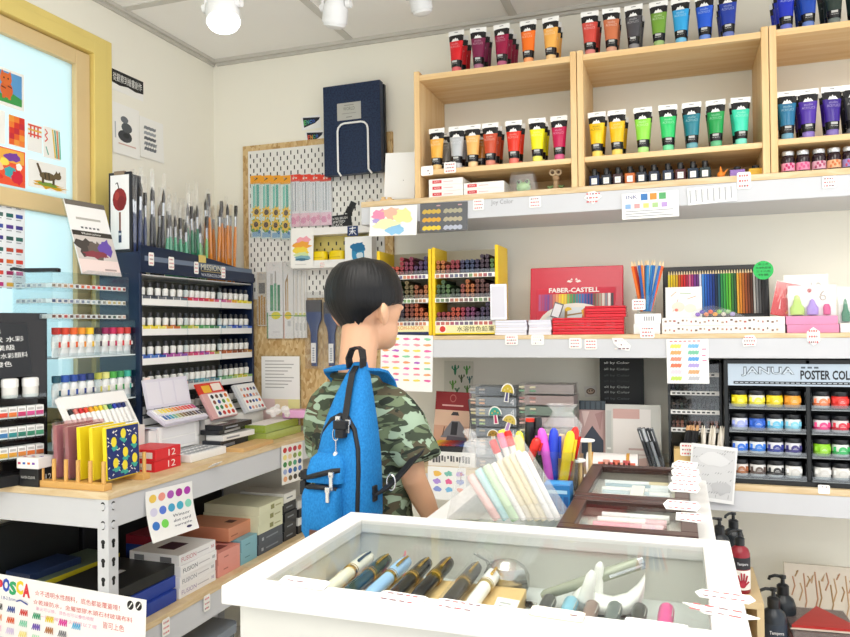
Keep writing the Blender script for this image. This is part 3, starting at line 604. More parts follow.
# ---- goods lying along the counter's front edge
def carton(name, label, cat, loc, sx, sy, sz, col, rot=0, group=None, prints=(), bevel=.001, rough=.4, part='carton', back=True):
    """box whose front (+x) face is at loc.x, near end at loc.y; prints: (face, text or None, a0, b0, a1, b1, colour) in shares of the face"""
    t = thing(name, label, cat, loc, rot, group)
    m = M(); m.box(-sx, 0, 0, sy, 0, sz, mat(col, rough, 0, .02, 20)); m.build(part, t, bevel=bevel)
    if prints:
        m = M()
        for f, tx, a0, b0, a1, b1, c in prints:
            if f == 'x':
                if tx: m.text(tx, (.0004, a0*sy, b0*sz), c, h=(b1-b0)*sz, w=(a1-a0)*sy, right=(0, 1, 0))
                else: m.quad([(.0004, a0*sy, b0*sz), (.0004, a1*sy, b0*sz), (.0004, a1*sy, b1*sz), (.0004, a0*sy, b1*sz)], c)
            elif f == 'y':
                if tx: m.text(tx, (-sx+a0*sx, -.0004, b0*sz), c, h=(b1-b0)*sz, w=(a1-a0)*sx)
                else: m.quad([(-sx+a0*sx, -.0004, b0*sz), (-sx+a1*sx, -.0004, b0*sz), (-sx+a1*sx, -.0004, b1*sz), (-sx+a0*sx, -.0004, b1*sz)], c)
            else: m.quad([(-sx+a0*sx, b0*sy, sz+.0004), (-sx+a1*sx, b0*sy, sz+.0004), (-sx+a1*sx, b1*sy, sz+.0004), (-sx+a0*sx, b1*sy, sz+.0004)], c)
        m.build('lettering' if any(p[1] for p in prints) else 'print', t)
    return t
# peg rack with notebooks
bw = mat('#d9a860', .5, 0, .05, 20)
t = thing('peg_rack', 'small wooden peg rack holding notebooks at the counter corner', 'rack', (-1.468, 1.61, CT))
for y in (0, .155):
    m = M(); m.box(-.235, 0, y, y+.03, 0, .018, bw); m.build('base_bar', t, bevel=.002)
m = M(); m.box(-.13, -.10, .03, .155, .002, .016, bw); m.build('cross_bar', t)
pegs = [-.225, -.183, -.141, -.099, -.057, -.012]
for y in (.012, .173):
    for x in pegs:
        m = M(); m.cyl((x, y, .018), (x, y, .078), .0055, bw, n=10); m.build('peg', t, smooth=1)
def notebook(x, y, w, h, col, label, lean, cover=None, wrap=False, thick=.012):
    t = thing('notebook', label, 'notebook', (x, y, CT+.0186), (0, R(lean), 0), 'notebooks in the peg rack')
    m = M(); m.box(-thick, 0, 0, w, 0, h, mat(col, .5)); m.build('cover', t, bevel=.001)
    m = M(); m.box(-thick*.85, -thick*.15, .004, w+.0006, .003, h+.0006, '#efe9da'); m.build('pages', t)
    if cover:
        m = M(); sheet(m, w-.006, h-.006, cover[0], cover[1], t=.0006); m.build('printed_cover', t, (.0012, w/2, .003), R(90))
    if wrap:
        m = M(); m.box(-thick-.002, .0035, -.002, w+.003, .0, h+.008, clear('notebook_wrap', '#f6dfe0', .06, .06, .15)); m.build('wrap', t)
rp = random.Random(5)
pine_marks = [('l', (a, b), (a+.05, b+.03*(-1)**k), .003, '#e9e6dc') for k, (a, b) in enumerate([(rp.random()*.9, rp.random()*.95) for _ in range(40)])]
for px_, pz_ in ((.2, .72), (.5, .86), (.55, .48), (.24, .3), (.84, .32), (.84, .7), (.52, .22)):
    pine_marks += [blob(px_, pz_-.115, .10, .06, '#3fa79a', int(px_*99), 14, .5), ('e', px_, pz_, .085, .1, '#f0dc3c')]
NW = .132
notebook(-1.661, 1.645, NW, .148, '#b8808a', 'dusty pink notebook in clear wrap with a red strawberry sticker, end of the peg rack', -2, ('#c08c94', [('r', .15, .55, .5, .95, '#f0d8d4'), ('e', .32, .7, .12, .1, '#c9303a')]), True)
notebook(-1.620, 1.645, NW, .145, '#a86f7c', 'dusty pink notebook in clear wrap between the pegs beside the yellow ones', -2, None, True)
notebook(-1.578, 1.645, NW, .146, '#ecd51f', 'plain yellow notebook next to the pink wrapped ones', -2)
notebook(-1.535, 1.645, NW, .146, '#f0d92a', 'yellow notebook with a pale pink label in the peg rack', -2, ('#f1dc2c', [('r', .5, .5, .8, .95, '#efd2c2')]))
notebook(-1.492, 1.648, NW, .146, '#efd824', 'yellow notebook with navy pineapple print cover at the front of the peg rack', -2, ('#22306f', pine_marks))
# red boxes
for k in range(2):
    carton('paint_set_box', 'red box marked with a white twelve, %s of the two by the peg rack' % ('lower', 'upper')[k], 'box', (-1.512+.004*k, 1.868, CT+.0345*k+.0003*k), .115, .125, .034, '#d92b34', R(2*k), 'red boxes of twelve',
           [('x', '12', .5, .2, .78, .8, '#f6f2ee'), ('y', None, .1, .2, .9, .75, '#e9dcd6'), ('y', None, .15, .3, .6, .4, '#a8a09c')])
# white palettes: two closed boxes behind, an open one in front
for k in range(2):
    carton('palette_box', 'white folding palette box, %s one behind the open palette' % ('lower', 'upper')[k], 'palette', (-1.64, 2.0, CT+.053*k+.0003), .08, .27, .0525, '#efefee', 0, 'white palette boxes', (), .004)
t = thing('paper_sheet', 'curled pale blue leaflet lying on the white palette boxes', 'leaflet', (-1.685, 2.005, CT+.1068), R(0))
m = M(); m.ring_loft([[(-.05, -.03+.07*k/8, .004+.012*math.sin(k*.7)), (.05, -.03+.07*k/8, .002+.006*math.sin(k*.7+1)), (.05, -.03+.07*k/8, .003+.006*math.sin(k*.7+1)), (-.05, -.03+.07*k/8, .005+.012*math.sin(k*.7))] for k in range(9)], '#d8dbea'); m.build('sheet', t, smooth=1)
t = thing('open_palette', 'open white folding palette with empty wells in front of the white boxes', 'palette', (-1.505, 2.035, CT), 0)
WP = mat('#f2f2f1', .3)
m = M(); m.box(-.118, 0, 0, .2, 0, .026, WP); m.build('tray', t, bevel=.003)
m = M()
for i in range(9):
    for j in range(3): m.rbox(-.108+.035*j, -.083+.035*j, .008+.0205*i, .024+.0205*i, .0262, .0268, .006, mat('#9da1a8', .4))
m.build('pan_well', t)
m = M(); m.box(-.010, 0, 0, .2, 0, .08, WP); m.box(.0002, .0012, .012, .188, .008, .038, mat('#e4e4e6', .3)); m.box(.0002, .0012, .012, .188, .042, .074, mat('#e8e8ea', .3)); m.build('lid', t, (-.119, 0, .03), (0, R(-5), 0), bevel=.002)
# carton of tubes leaning on the clear rack
t = thing('tube_set', 'open white carton showing a row of rainbow capped paint tubes, leaning on the clear rack', 'paint set', (-1.652, 1.70, CT+.1305), (0, R(-30), R(0)))
m = M(); m.box(-.016, 0, 0, .27, 0, .012, '#eeedeb'); m.box(-.016, -.012, 0, .27, .012, .125, '#eeedeb'); m.box(-.012, 0, 0, .01, .012, .125, '#f2f1ef'); m.box(-.012, 0, .26, .27, .012, .125, '#f2f1ef'); m.box(-.012, 0, .01, .26, .085, .125, '#f3f2f0'); m.build('carton', t)
for k, c in enumerate('#26262a #e08078 #d2262f #e2452c #f0a02c #f2c42a #f0d83a #cfe08a #2f7a5a #2a3fae #26357f #232f6a'.split()):
    y = .025+.02*k
    m = M(); m.tube([(-.005, y, .016), (-.005, y, .066)], [.0072, .0085], '#f3f2f0', 10); m.tube([(-.005, y, .067), (-.005, y, .083)], .0066, c, 10); m.build('tube', t, smooth=1)
for y, l, hh, lb in ((1.80, .17, .13, 'plain white riser box behind the peg rack carrying the tube carton'), (2.29, .40, .105, 'plain white riser box under the red and grey palettes')):
    carton('riser_box', lb, 'box', (-1.632, y, CT+.0002), .08, l, hh, '#e6e4e0')
# half pan set open on the counter
t = thing('pan_set', 'open lilac white watercolour box with two rows of bright pans', 'paint set', (-1.612, 2.04, CT+.112), (0, R(30), 0))
LIL = mat('#dcd8e6', .3)
m = M(); m.box(-.085, 0, 0, .235, 0, .014, LIL); m.build('tray', t, bevel=.002)
for r, (x, cols) in enumerate(((-.062, '#efe6c8 #f0e070 #f0d83a #f0c82a #eab03a #e0882f #d9713a #e2604a #dd4a3c #d83a34 #d2304f #c02a78'), (-.025, '#2a5a9a #3f7ab8 #3aa0b8 #7ab09a #a8b07a #8a7a4a #7a5a3a #5a4438 #4a3f44 #6a5040 #4a3a5a #38343c'))):
    for k, c in enumerate(cols.split()):
        m = M(); y = .012+.0178*k; m.box(x-.013, x+.013, y, y+.0155, .014, .018, '#f2f1ee'); m.box(x-.011, x+.011, y+.0015, y+.014, .0181, .0188, c); m.build('pan', t)
m = M(); m.box(-.004, 0, 0, .235, 0, .10, LIL)
for k in range(3): m.box(.0002, .001, .01+.074*k, .077+.074*k, .01, .09, mat('#e6e3ee', .3))
m.build('lid', t, (-.086, 0, .015), (0, R(-42), 0), bevel=.001)
m = M(); m.box(0, .002, .0, .03, .0, .034, '#f4dcd4'); m.cyl((.0022, .012, -.02), (.0025, .012, -.02), .006, '#3a4fa0'); m.build('sticker', t, (-.137, .012, .068), (0, R(-42), 0))
t = thing('pan_set', 'red covered watercolour palette with round colour cakes behind the black boxes', 'paint set', (-1.612, 2.345, CT+.105), (0, R(-30), R(0)))
m = M(); m.box(-.014, 0, -.03, .13, 0, .105, mat('#d9a8a8', .3)); m.build('case', t, bevel=.002)
m = M(); m.box(.0002, .0016, .004, .125, .004, .1, '#f3f1ee')
m.build('palette_plate', t)
for i in range(4):
    for j in range(4):
        c = '#2f3a6a #3a8a5a #8a4a3a #2a2a30 #c2302f #2f7a4a #3f4f9a #6a4a3a #d8452f #e07a2f #4a8a3a #32404a #c93a2f #e8c43a #e9d85a #d2702f'.split()[i*4+j]
        m = M(); m.cyl((.0017, .02+.029*i, .018+.023*j), (.003, .02+.029*i, .018+.023*j), .0085, c, n=14); m.build('colour_cake', t)
m = M(); m.box(-.013, -.008, -.03, .13, .105, .15, '#d23a2c'); m.box(-.0078, -.0074, .0, .05, .11, .14, '#e9b53a'); m.box(-.0078, -.0074, .06, .12, .115, .145, '#f0e2d8'); m.build('cover_flap', t)
t = thing('pan_set', 'grey palette of colour cakes beside the red covered one', 'paint set', (-1.612, 2.535, CT+.105), (0, R(-30), R(0)))
m = M(); m.box(-.014, 0, 0, .15, 0, .125, mat('#c9ccd0', .3)); m.build('case', t, bevel=.002)
m = M(); m.box(.0002, .0016, .02, .145, .006, .062, '#f1f0ee'); m.box(.0002, .0016, .02, .145, .067, .12, '#e6e5e4'); m.build('palette_plate', t)
for i in range(5):
    for j in range(4):
        c = '#2f4f9a #3a6ab8 #c2303a #e0a08a #d8702f #3a3a40 #c9a89a #b86a5a #2f3f7a #8a9ab0'.split()[(i*3+j*2) % 10]
        m = M(); y = .035+.023*i; z = .017+.027*j; m.cyl((.0017, y, z), (.003, y, z), .007, c, n=12); m.build('colour_cake', t)
# black sets in wraps
carton('wood_board', 'small loose wooden board lying at the counter edge under the cartons', 'board', (-1.452, 2.262, CT), .075, .22, .014, '#d9b078', R(3), None, (), .001)
for k, (dx, h, c, lb) in enumerate(((0, .034, '#3c3f45', 'dark grey paint box at the bottom of the stack behind the open palette'), (.012, .020, '#e8e8e6', 'pale boxed set with black trim in the stack behind the open palette'), (-.006, .017, '#232428', 'black box on the stack behind the open palette'), (.01, .018, '#1d1e22', 'glossy black box topmost on the stack behind the open palette'))):
    zz = CT+.0003+(0, .0345, .055, .0725)[k]
    carton('paint_set_box', lb, 'box', (-1.55+dx, 2.265, zz), .075, .19, h, c, R((2, -3, 4, 0)[k]), 'paint boxes stacked behind the open palette', [('x', None, .1, .3, .5, .6, '#8a8d94'), ('z', None, .1, .08, .5, .5, '#c9c6c0')] if k != 2 else [('x', None, .2, .2, .8, .7, '#d8d4cc')], .001, .25)
# green flat boxes
GR = '#a7c234'
for k in range(2):
    t = carton('pencil_box', 'long bright green flat box, %s of two in clear wrap by the pegboard' % ('lower', 'upper')[k], 'box', (-1.505-.004*k, 2.50, CT+.0312*k+.0003), .09, .275, .030, ('#bccf58', GR)[k], R(1.5*k), 'green flat boxes', [('z', None, 0, 0, 1, 1, '#e6e4da')] if k else (), .001, .3)
    m = M(); m.box(-.092, .002, -.002, .277, .0, .0303, clear('box_wrap', '#fbfbf8', .08, .05, .1)); m.build('wrap', t)
m = M(); m.ring_loft([[(-.04, y, .002+.002*math.sin(y*60)), (.04, y, .001), (.04, y, .002), (-.04, y, .0032+.002*math.sin(y*60))] for y in (-.12, -.06, 0, .06, .12)], '#efe9e6')
tag(m.build('leaflet', None, (-1.555, 2.62, CT+.0615), R(4), smooth=1), 'white printed leaflet lying over the green boxes', 'leaflet')
# standing notice with pink and yellow foot, crumpled wrap and pink box
p = at(277, 405, y=2.76)
t = thing('notice_holder', 'clear stand with a printed notice and a pink and yellow paper under the brushes', 'notice', (p.x, 2.79, CT), (0, 0, 0))
p0 = at(259, 382, y=2.79); p1 = at(297, 382, y=2.79); w_ = p1.x-p0.x; h = at(277, 357, y=2.79).z-CT
m = M(); sheet(m, w_, h, '#f3f1ed', [('r', .1, .93-.045*k, .1+(.5, .75, .7, .6)[k % 4], .942-.045*k, '#a9a6a2') for k in range(9)]+[('r', 0, .0, 1, .42, '#f0d2cf'), ('r', .7, .25, 1, .42, '#ece6a0'), ('r', .35, .2, .7, .42, '#f2dcb4')], .0008); m.build('notice', t, (0, 0, .003))
m = M(); m.box(-w_/2-.003, w_/2+.003, .003, .005, 0, h+.006, ACRYL); m.box(-w_/2-.003, w_/2+.003, -.008, .005, -.0, .002, ACRYL); m.build('acrylic_stand', t)
m = M(); rr = random.Random(2)
for k in range(9): m.ball((rr.uniform(-.04, .04), rr.uniform(-.03, .03), .02+rr.uniform(0, .025)), (rr.uniform(.012, .022), rr.uniform(.012, .02), rr.uniform(.01, .018)), mat('#efeae6', .3), 6, 4)
tag(m.build('wrapped_flower', None, (-1.555, 2.66, CT+.0655)), 'crumpled white ruffled bundle on the green boxes below the notice', 'bundle')
m = M(); m.box(-.05, .05, -.03, .03, 0, .034, mat('#e2a8d0', .4)); tag(m.build('pink_box', None, (-1.50, 2.725, CT+.0665), R(10), bevel=.006), 'small pink box behind the green boxes beside the boy', 'box')
# swatch cards hanging from the counter edge
def hangcard(u0, v0, u1, v1, x, label, name, marks, bg='#f4f3f1', curl=-.03, tilt=0):
    p0 = at(u0, (v0+v1)/2, x=x); p1 = at(u1, (v0+v1)/2, x=x); a = at((u0+u1)/2, v0, x=x); b = at((u0+u1)/2, v1, x=x)
    m = M(); sheet(m, p1.y-p0.y, a.z-b.z, bg, marks, curl=curl)
    o = m.build(name, None, (x, (p0.y+p1.y)/2, b.z), (0, tilt, R(90))); return tag(o, label, 'swatch card')
sw = ['#efc95a', '#ee9a8a', '#b05ab8', '#a82a98', '#b03ab0', '#d8d4ea', '#5a7ad8', '#4aa8d0', '#46aecb', '#8ad8c0', '#3a78c8', '#7ad85a']
hangcard(144, 487, 191, 535, CX+.003, 'curling white card of round watercolour swatches hanging from the counter edge by the corner post', 'hanging_swatch_card',
         [('e', .14+.185*(k % 5), .83-.27*(k//5), .075, .085, c) for k, c in enumerate(sw)]+[('t', t_, .5, .36-.1*k, .06, '#3a3a5a', .38) for k, t_ in enumerate(('Winsor', 'dot card', 'sample'))]+[('e', .8, .1, .06, .025, '#2a2a5a')], curl=.03, tilt=.05)
s2 = '#c9302c #c93a5a #b83a4a #d8502f #efe08a #ead0a0 #8a9a5a #8ab84a #3a8a4a #6a9a4a #4aa07a #2f4f7a #a0b0d8 #3a5fb8 #2f6aa0 #5a7ac0 #e8a87a #6a5a3a #3f3428 #2a2420'.split()
hangcard(281, 444, 302, 482, CX+.003, 'white card of small square colour swatches hanging from the counter beside the blue backpack', 'hanging_swatch_card',
         [('e', .15+.235*(k % 4), .87-.185*(k//4), .09, .07, c) for k, c in enumerate(s2)], '#efece6', .004, .04)
ptag((CX+.004, yx(211, CX, 455), CT-.012), .05, .028, (R(60), 0, R(90)), 'blank white tag bent over the counter edge by the open palette', ink='#efeeea')
# ============================================================ the shelf under the counter
FXx = -1.475
def low(name, label, u0, u1, v, zb, n_, th, col, dx=0, dep=.18, group=None, prints=(), rot=0, lab=None):
    y0 = at(u0, v, x=FXx+dx).y; y1 = at(u1, v, x=FXx+dx).y
    for k in range(n_):
        carton(name, label % (lab or ['lowest', 'second from the bottom', 'third from the bottom', 'fourth from the bottom', 'top'])[k] if '%' in label else label, 'box', (FXx+dx+.003*((k*7) % 3-1), y0, zb+k*(th+.0004)+.0004), dep, y1-y0, th, col if isinstance(col, str) else col[k], R(rot+((k*5) % 3-1)*.6), group, prints[k] if prints and isinstance(prints[0], list) else prints)
BLUEB = '#24409a'
for k in range(2): low('marker_case', 'blue cased set with black top, %s on the low shelf beside the corner post', 112, 178, 605, LS+k*.0375, 1, .037, BLUEB, -.012*k, .20, 'blue cases on the low shelf', [('x', None, .08, .35, .16, .6, '#dfe4f0')], 1, [('lower', 'upper')[k]])
low('marker_case', 'black case with a pale logo lying on the blue cases by the corner post', 112, 176, 590, LS+.0755, 1, .034, '#16181a', -.02, .22, None, [('z', None, .45, .5, .55, .62, '#c9ccd0')])
t = carton('paper_pad', 'large dark green flat pad box at the near end of the low shelf', 'box', (-1.69, 1.64, LS+.0004), .21, .42, .062, '#12211d', 0, None, (), .001, .5)
t = carton('yellow_box', 'yellow flat box lying on the dark pad on the low shelf', 'box', (-1.745, 1.645, LS+.063), .14, .32, .052, '#cfc02a', R(-3), None, [('z', None, .0, .0, 1, 1, '#5a6a5a')])
carton('blue_folder', 'dark blue folder on the yellow flat box', 'folder', (-1.78, 1.66, LS+.1155), .10, .18, .02, '#1d2f55', R(-4))
carton('red_box', 'red box partly hidden behind the white stacked boxes on the low shelf', 'box', (-1.672, 2.065, LS+.113), .12, .12, .03, '#8a2030')
carton('blue_box', 'tall blue patterned box behind the stacked white boxes on the low shelf', 'box', (-1.672, 2.065, LS+.0004), .12, .12, .112, '#26408a')
fus = []
for k in range(4):
    c = ('#9a86b0', '#8a8a94', '#5a5a64', '#c2707a')[k]
    fus.append([('x', 'FUSION', .06, .3, .45, .72, c), ('x', None, .48, .45, .8, .55, '#c0bcc0'), ('x', '88', .87, .35, .95, .65, c), ('y', None, .1, .25, .3, .75, '#77787c'), ('y', None, .62, .25, .85, .75, '#6a6a6e')]+([('z', None, .35, .25, .7, .65, '#3f1d30')] if k == 3 else []))
low('marker_box', 'white lettered marker box on the low shelf, %s of its stack', 180, 216, 575, LS, 4, .0335, '#eeecec', .0, .19, 'white marker boxes on the low shelf', fus, 0, ['lowest', 'second from the bottom', 'third from the bottom', 'topmost'])
low('salmon_box', 'salmon pink box next to the white marker boxes, %s of two', 218.5, 240.5, 562, LS, 2, .041, '#e0968a', .0, .16, 'salmon boxes', [('x', None, .25, .45, .45, .55, '#b06a60'), ('z', None, .6, .3, .85, .7, '#7a3a3a')], 0, ['lower', 'upper'])
low('teal_box', 'teal blue box beside the salmon boxes, %s of two', 241.5, 257.5, 552, LS, 2, .044, '#7fb0bd', .0, .16, 'teal boxes', [('x', None, .25, .45, .55, .52, '#4f8088')], 0, ['lower', 'upper'])
carton('salmon_box', 'dusky orange box with a dark oval mark lying on the salmon and teal boxes', 'box', (FXx-.03, at(236, 530, x=FXx).y, LS+.0895), .22, .145, .048, '#d08a6a', R(1), None, [('z', None, .7, .5, .85, .75, '#4a2a28'), ('x', None, .1, .3, .4, .4, '#a8664a')])
low('grey_box', 'dark slate box under the cream boxes, %s of two', 259, 283, 545, LS, 2, .038, '#4b525c', .0, .2, 'slate boxes', [('x', None, .12, .3, .2, .6, '#aab0b8'), ('x', None, .3, .35, .8, .5, '#7f8790')], 0, ['lower', 'upper'])
low('cream_box', 'cream box on the slate boxes, %s of three', 259, 283, 520, LS+.078, 3, .034, '#d5d6b8', .004, .24, 'cream boxes', [('x', None, .45, .25, .6, .75, '#8a8a5a'), ('x', None, .65, .4, .9, .55, '#a8a880')], 0, ['lowest', 'middle', 'topmost'])
low('black_box', 'narrow black box stacked beside the cream ones, %s', 284.5, 296.5, 525, LS, 5, .037, ['#22242a', '#22242a', '#25272d', '#22242a', '#e4e3dd'], .0, .2, 'black boxes on the low shelf', [('x', None, .2, .4, .7, .55, '#7f848c')], 0, ['lowest', 'second from the bottom', 'third from the bottom', 'fourth from the bottom', 'topmost and pale fronted'])
low('small_box', 'small black or white box at the low shelf far end, %s', 298.5, 308, 522, LS, 4, .033, ['#1d1e22', '#dfdfdc', '#1d1e22', '#cfcfcc'], .0, .14, 'small boxes at the far end', (), 0, ['lowest', 'second from the bottom', 'third from the bottom', 'topmost'])
ptag((CX+.004, yx(165, CX, 620), LS-.062), .034, .05, R(90), 'price tag on the low shelf edge below the blue cases', seed=4)
ptag((CX+.004, yx(206, CX, 592), LS-.062), .034, .05, R(90), 'price tag on the low shelf edge below the white marker boxes', seed=5)
ptag((CX+.004, yx(279.5, CX, 555), LS-.062), .034, .05, R(90), 'price tag on the low shelf edge below the slate boxes', seed=6)
# handwritten marker poster on the near end
PY = CY-.004
ma = [('t', '☆不透明水性顏料，底色都能覆蓋唷！', .29, .76, .09, '#d2473f', .55), ('t', '☆乾燥防水，金屬塑膠木頭石材玻璃布料', .28, .62, .08, '#d2473f', .64), ('t', '皆可上色', .74, .46, .1, '#d2473f', .13),
      ('t', '型號 1.8-2.5mm', .0, .6, .07, '#3a4a9a', .16), ('t', '筆尖可以換，混色也可以疊色噴壓', .3, .53, .06, '#e2a0c0', .38), ('t', '搖一搖再按壓筆尖就可以了喔', .3, .42, .06, '#e2a0c0', .4), ('t', '紙類', .86, .1, .1, '#3a4a9a', .07),
      ('e', .905, .88, .02, .07, '#1a1a1c'), ('e', .955, .89, .02, .07, '#1a1a1c'), ('l', (.895, .84), (.915, .92), .003, '#f2f1ee'), ('l', (.945, .85), (.965, .93), .003, '#f2f1ee')]
for k, (c, ch) in enumerate((('#d8343c', 'P'), ('#2f4fb8', 'O'), ('#2fa86a', 'S'), ('#f0d02f', 'C'), ('#d8343c', 'A'))): ma.append(('t', '**'+ch, .055+.047*k-.035, .7+.03*(k % 2), .22, c, .05))
rw = ['#26262c #2f4a9a #d23a34 #2fa070 #ead22f #e23aa0 #5ab4e0'.split(), '#e89a6a #e2602c #8ad0b0 #6a4ab0 #b0703a #7a7a80'.split(), '#efc8d8 #d8c8e8 #f0e090 #b8e0c0 #e0b090'.split()]
for j, r_ in enumerate(rw):
    for k, c in enumerate(r_):
        x0 = .015+.088*k; z0 = .43-.17*j-.012*k
        for q in range(4): ma.append(('l', (x0+.013*q, z0), (x0+.013*q+.012, z0+.10), .0028, c)); ma.append(('l', (x0+.013*q+.012, z0+.10), (x0+.013*(q+1), z0), .0028, c))
ma.append(('l', (.17, .62), (.2, .65), .004, '#3a4a9a')); ma.append(('l', (.2, .65), (.25, .6), .004, '#3a4a9a'))
p0 = at(-8, 580, y=PY); p1 = at(144.5, 595, y=PY); zt = at(70, 586, y=PY).z
m = M(); wq = p1.x-p0.x; hq = .175; sheet(m, wq, hq, '#f3f1f0', ma)
tag(m.build('hanging_poster', None, ((p0.x+p1.x)/2, PY-.001, zt-hq), (0, R(2.2), 0)), 'white handwritten paint marker poster with colour letters on the shelf corner', 'poster')
# bin below
t = thing('storage_bin', 'dusty translucent plastic bin with a blue grey lid standing under the low shelf', 'bin', (-1.62, 2.06, 0))
m = M(); m.rbox(-.16, .16, -.17, .17, 0, .26, .03, mat('#5b6468', .25)); m.build('tub', t, smooth=30)
m = M(); m.rbox(-.165, .165, -.175, .175, .26, .29, .03, mat('#7d8794', .25)); m.build('lid', t, smooth=30)

for k, (y, l, c) in enumerate(((1.62, .36, '#15191b'), (2.0, .40, '#1b1c20'), (2.42, .38, '#23211f'))):  # dark cases added along the wall to deepen the low shelf's shade
    t = thing('dark_fill_case', ('added black case darkening the shelf back behind the dark pad box', 'added black case darkening the shelf back behind the stacked white boxes', 'added dark brown case darkening the shelf back behind the cream boxes')[k], 'case', (-1.925, y, LS+.0003))
    m = M(); m.box(-.015, .015, 0, l, 0, .26, mat(c, .5, 0, .1, 20)); m.build('shell', t, bevel=.004)
    m = M(); m.tube([(0, l*.4, .26), (0, l*.42, .285), (0, l*.58, .285), (0, l*.6, .26)], .005, c, 6); m.build('handle', t)
# ============================================================ pegboard on the back wall
OY = D-.016; PYF = OY-.006
t = thing('pegboard', 'white slotted pegboard on a strand board panel between the navy rack and the shelves', 'pegboard', (-1.795, D-.001, .90))
zt = 2.10-.90
m = M(); m.box(0, .70, -.016, 0, -.01, zt, OSB); m.build('strand_board', t)
m = M(); px0, px1, pz0, pz1 = .03, .665, 1.43-.90, zt-.026
m.box(px0, px1, -.022, -.0162, pz0, pz1, mat('#e9e7e1', .5)); dk = mat('#2a2724')
r = 0; z = pz0+.02
while z < pz1-.02:
    x = px0+.012+(.0165 if r % 2 else 0)
    while x < px1-.012:
        m.quad([(x-.0028, -.0224, z-.0085), (x+.0028, -.0224, z-.0085), (x+.0028, -.0224, z+.0085), (x-.0028, -.0224, z+.0085)], dk); x += .033
    z += .0215; r += 1
m.build('slotted_panel', t)
def hangpack(name, label, u0, v0, u1, v1, y, cardbg, marks, group=None, tilt=0, th=.008, hdr=None, cat='brush pack'):
    p0 = at(u0, (v0+v1)/2, y=y); p1 = at(u1, (v0+v1)/2, y=y); a = at((u0+u1)/2, v0, y=y); b = at((u0+u1)/2, v1, y=y)
    w = p1.x-p0.x; h = a.z-b.z
    t = thing(name, label, cat, ((p0.x+p1.x)/2, y, b.z), (0, tilt, 0), group)
    m = M(); sheet(m, w, h, cardbg, marks, t=th*.4); m.build('printed_card', t)
    m = M(); m.box(-w/2-.001, w/2+.001, -th, -.0018, 0, h*(.9 if hdr else 1), FOIL); m.build('clear_bag', t)
    if hdr: m = M(); sheet(m, w, h*.13, hdr[0], hdr[1], t=.003, y=-.0045); m.build('header_card', t, (0, 0, h*.875))
    m = M(); m.tube([(0, PYF-y, h*.95), (0, -.012, h*.95), (0, -.016, h*.97)], .0016, '#b8b8b8', 6); m.build('hook', t)
    return t
def sunf(cx, cz, s): return [('p', [(cx+s*(1.25 if k % 2 else .8)*math.cos(2*PI*k/18), cz+.22*s*(1.25 if k % 2 else .8)*math.sin(2*PI*k/18)) for k in range(18)], '#eec52f'), ('e', cx, cz, s*.5, s*.11, '#4a2f1c')]
for k, (u0, u1) in enumerate(((251, 262), (261, 272), (271, 281), (281, 291))):
    mk = [('r', .2, .35, .42, .84, '#4fc0ae'), ('r', .5, .35, .75, .86, '#3fb09f'), ('r', .3, .5, .38, .88, '#8adccf'), blob(.5, .2, .45, .12, '#5a9a3f', k, 14, .4), ('r', .1, .02, .9, .1, '#8ab8d8')]+sunf(.5, .42, .42)+sunf(.45, .22, .42)+[('e', .75, .1, .12, .03, '#3a7ab8')]
    hangpack('brush_pack', '%s sunflower printed brush pack with orange header from the navy rack' % ORD[k], u0, 176, u1, 238+k*.5, PYF-.002-.0022*k, '#dff0ea', mk, 'sunflower brush packs', 0, .010, ('#efa52c', [('p', [(.3, .3), (.7, .6), (.6, .75)], '#5a3a1c')]))
for k in range(4):
    u0 = 290+10.2*k
    mk = [('r', 0, 0, 1, .26, '#efc4d4'), blob(.3, .12, .25, .07, '#e08fb4', k), blob(.75, .16, .2, .06, '#e59ab8', k+9), ('r', .2, .3, .34, .85, '#b9bcc2'), ('r', .45, .3, .55, .86, '#8f949c'), ('r', .68, .3, .8, .84, '#cfd2d6'), ('r', .3, .5, .36, .8, '#f7f7f7')]
    hangpack('brush_pack', '%s silver and pink brush pack with red header along the pegboard' % ORD[k], u0, 175, u0+11, 227-k*.6, PYF-.002-.0022*k, '#e6e6ea', mk, 'red headed brush packs', 0, .010, ('#e2402c', [('r', .3, .3, .45, .6, '#f5d0c4'), ('r', .55, .35, .7, .6, '#f5d0c4')]))
on_back('hanging_label', 'small black label with white lettering on the pegboard beside the red headed packs', 'label', 329, 215, 352, 227, PYF-.003, '#1f2023', [('t', 'WATER BRUSH', .08, .62, .2, '#e8e8e4', .75), ('t', 'LIMITED', .12, .34, .2, '#e8e8e4', .6), ('t', 'BLACK', .12, .08, .2, '#f4f4f0', .5)], R(-4))
m = M(); m.box(-.014, .014, -.004, .004, 0, .03, '#1a1b1d'); m.box(-.008, .016, -.006, .006, .03, .055, '#222326'); p = at(348, 214, y=PYF-.004)
tag(m.build('hanging_clip', None, p, (0, R(25), 0), bevel=.001), 'black bulldog clip above the small black label on the pegboard', 'clip')
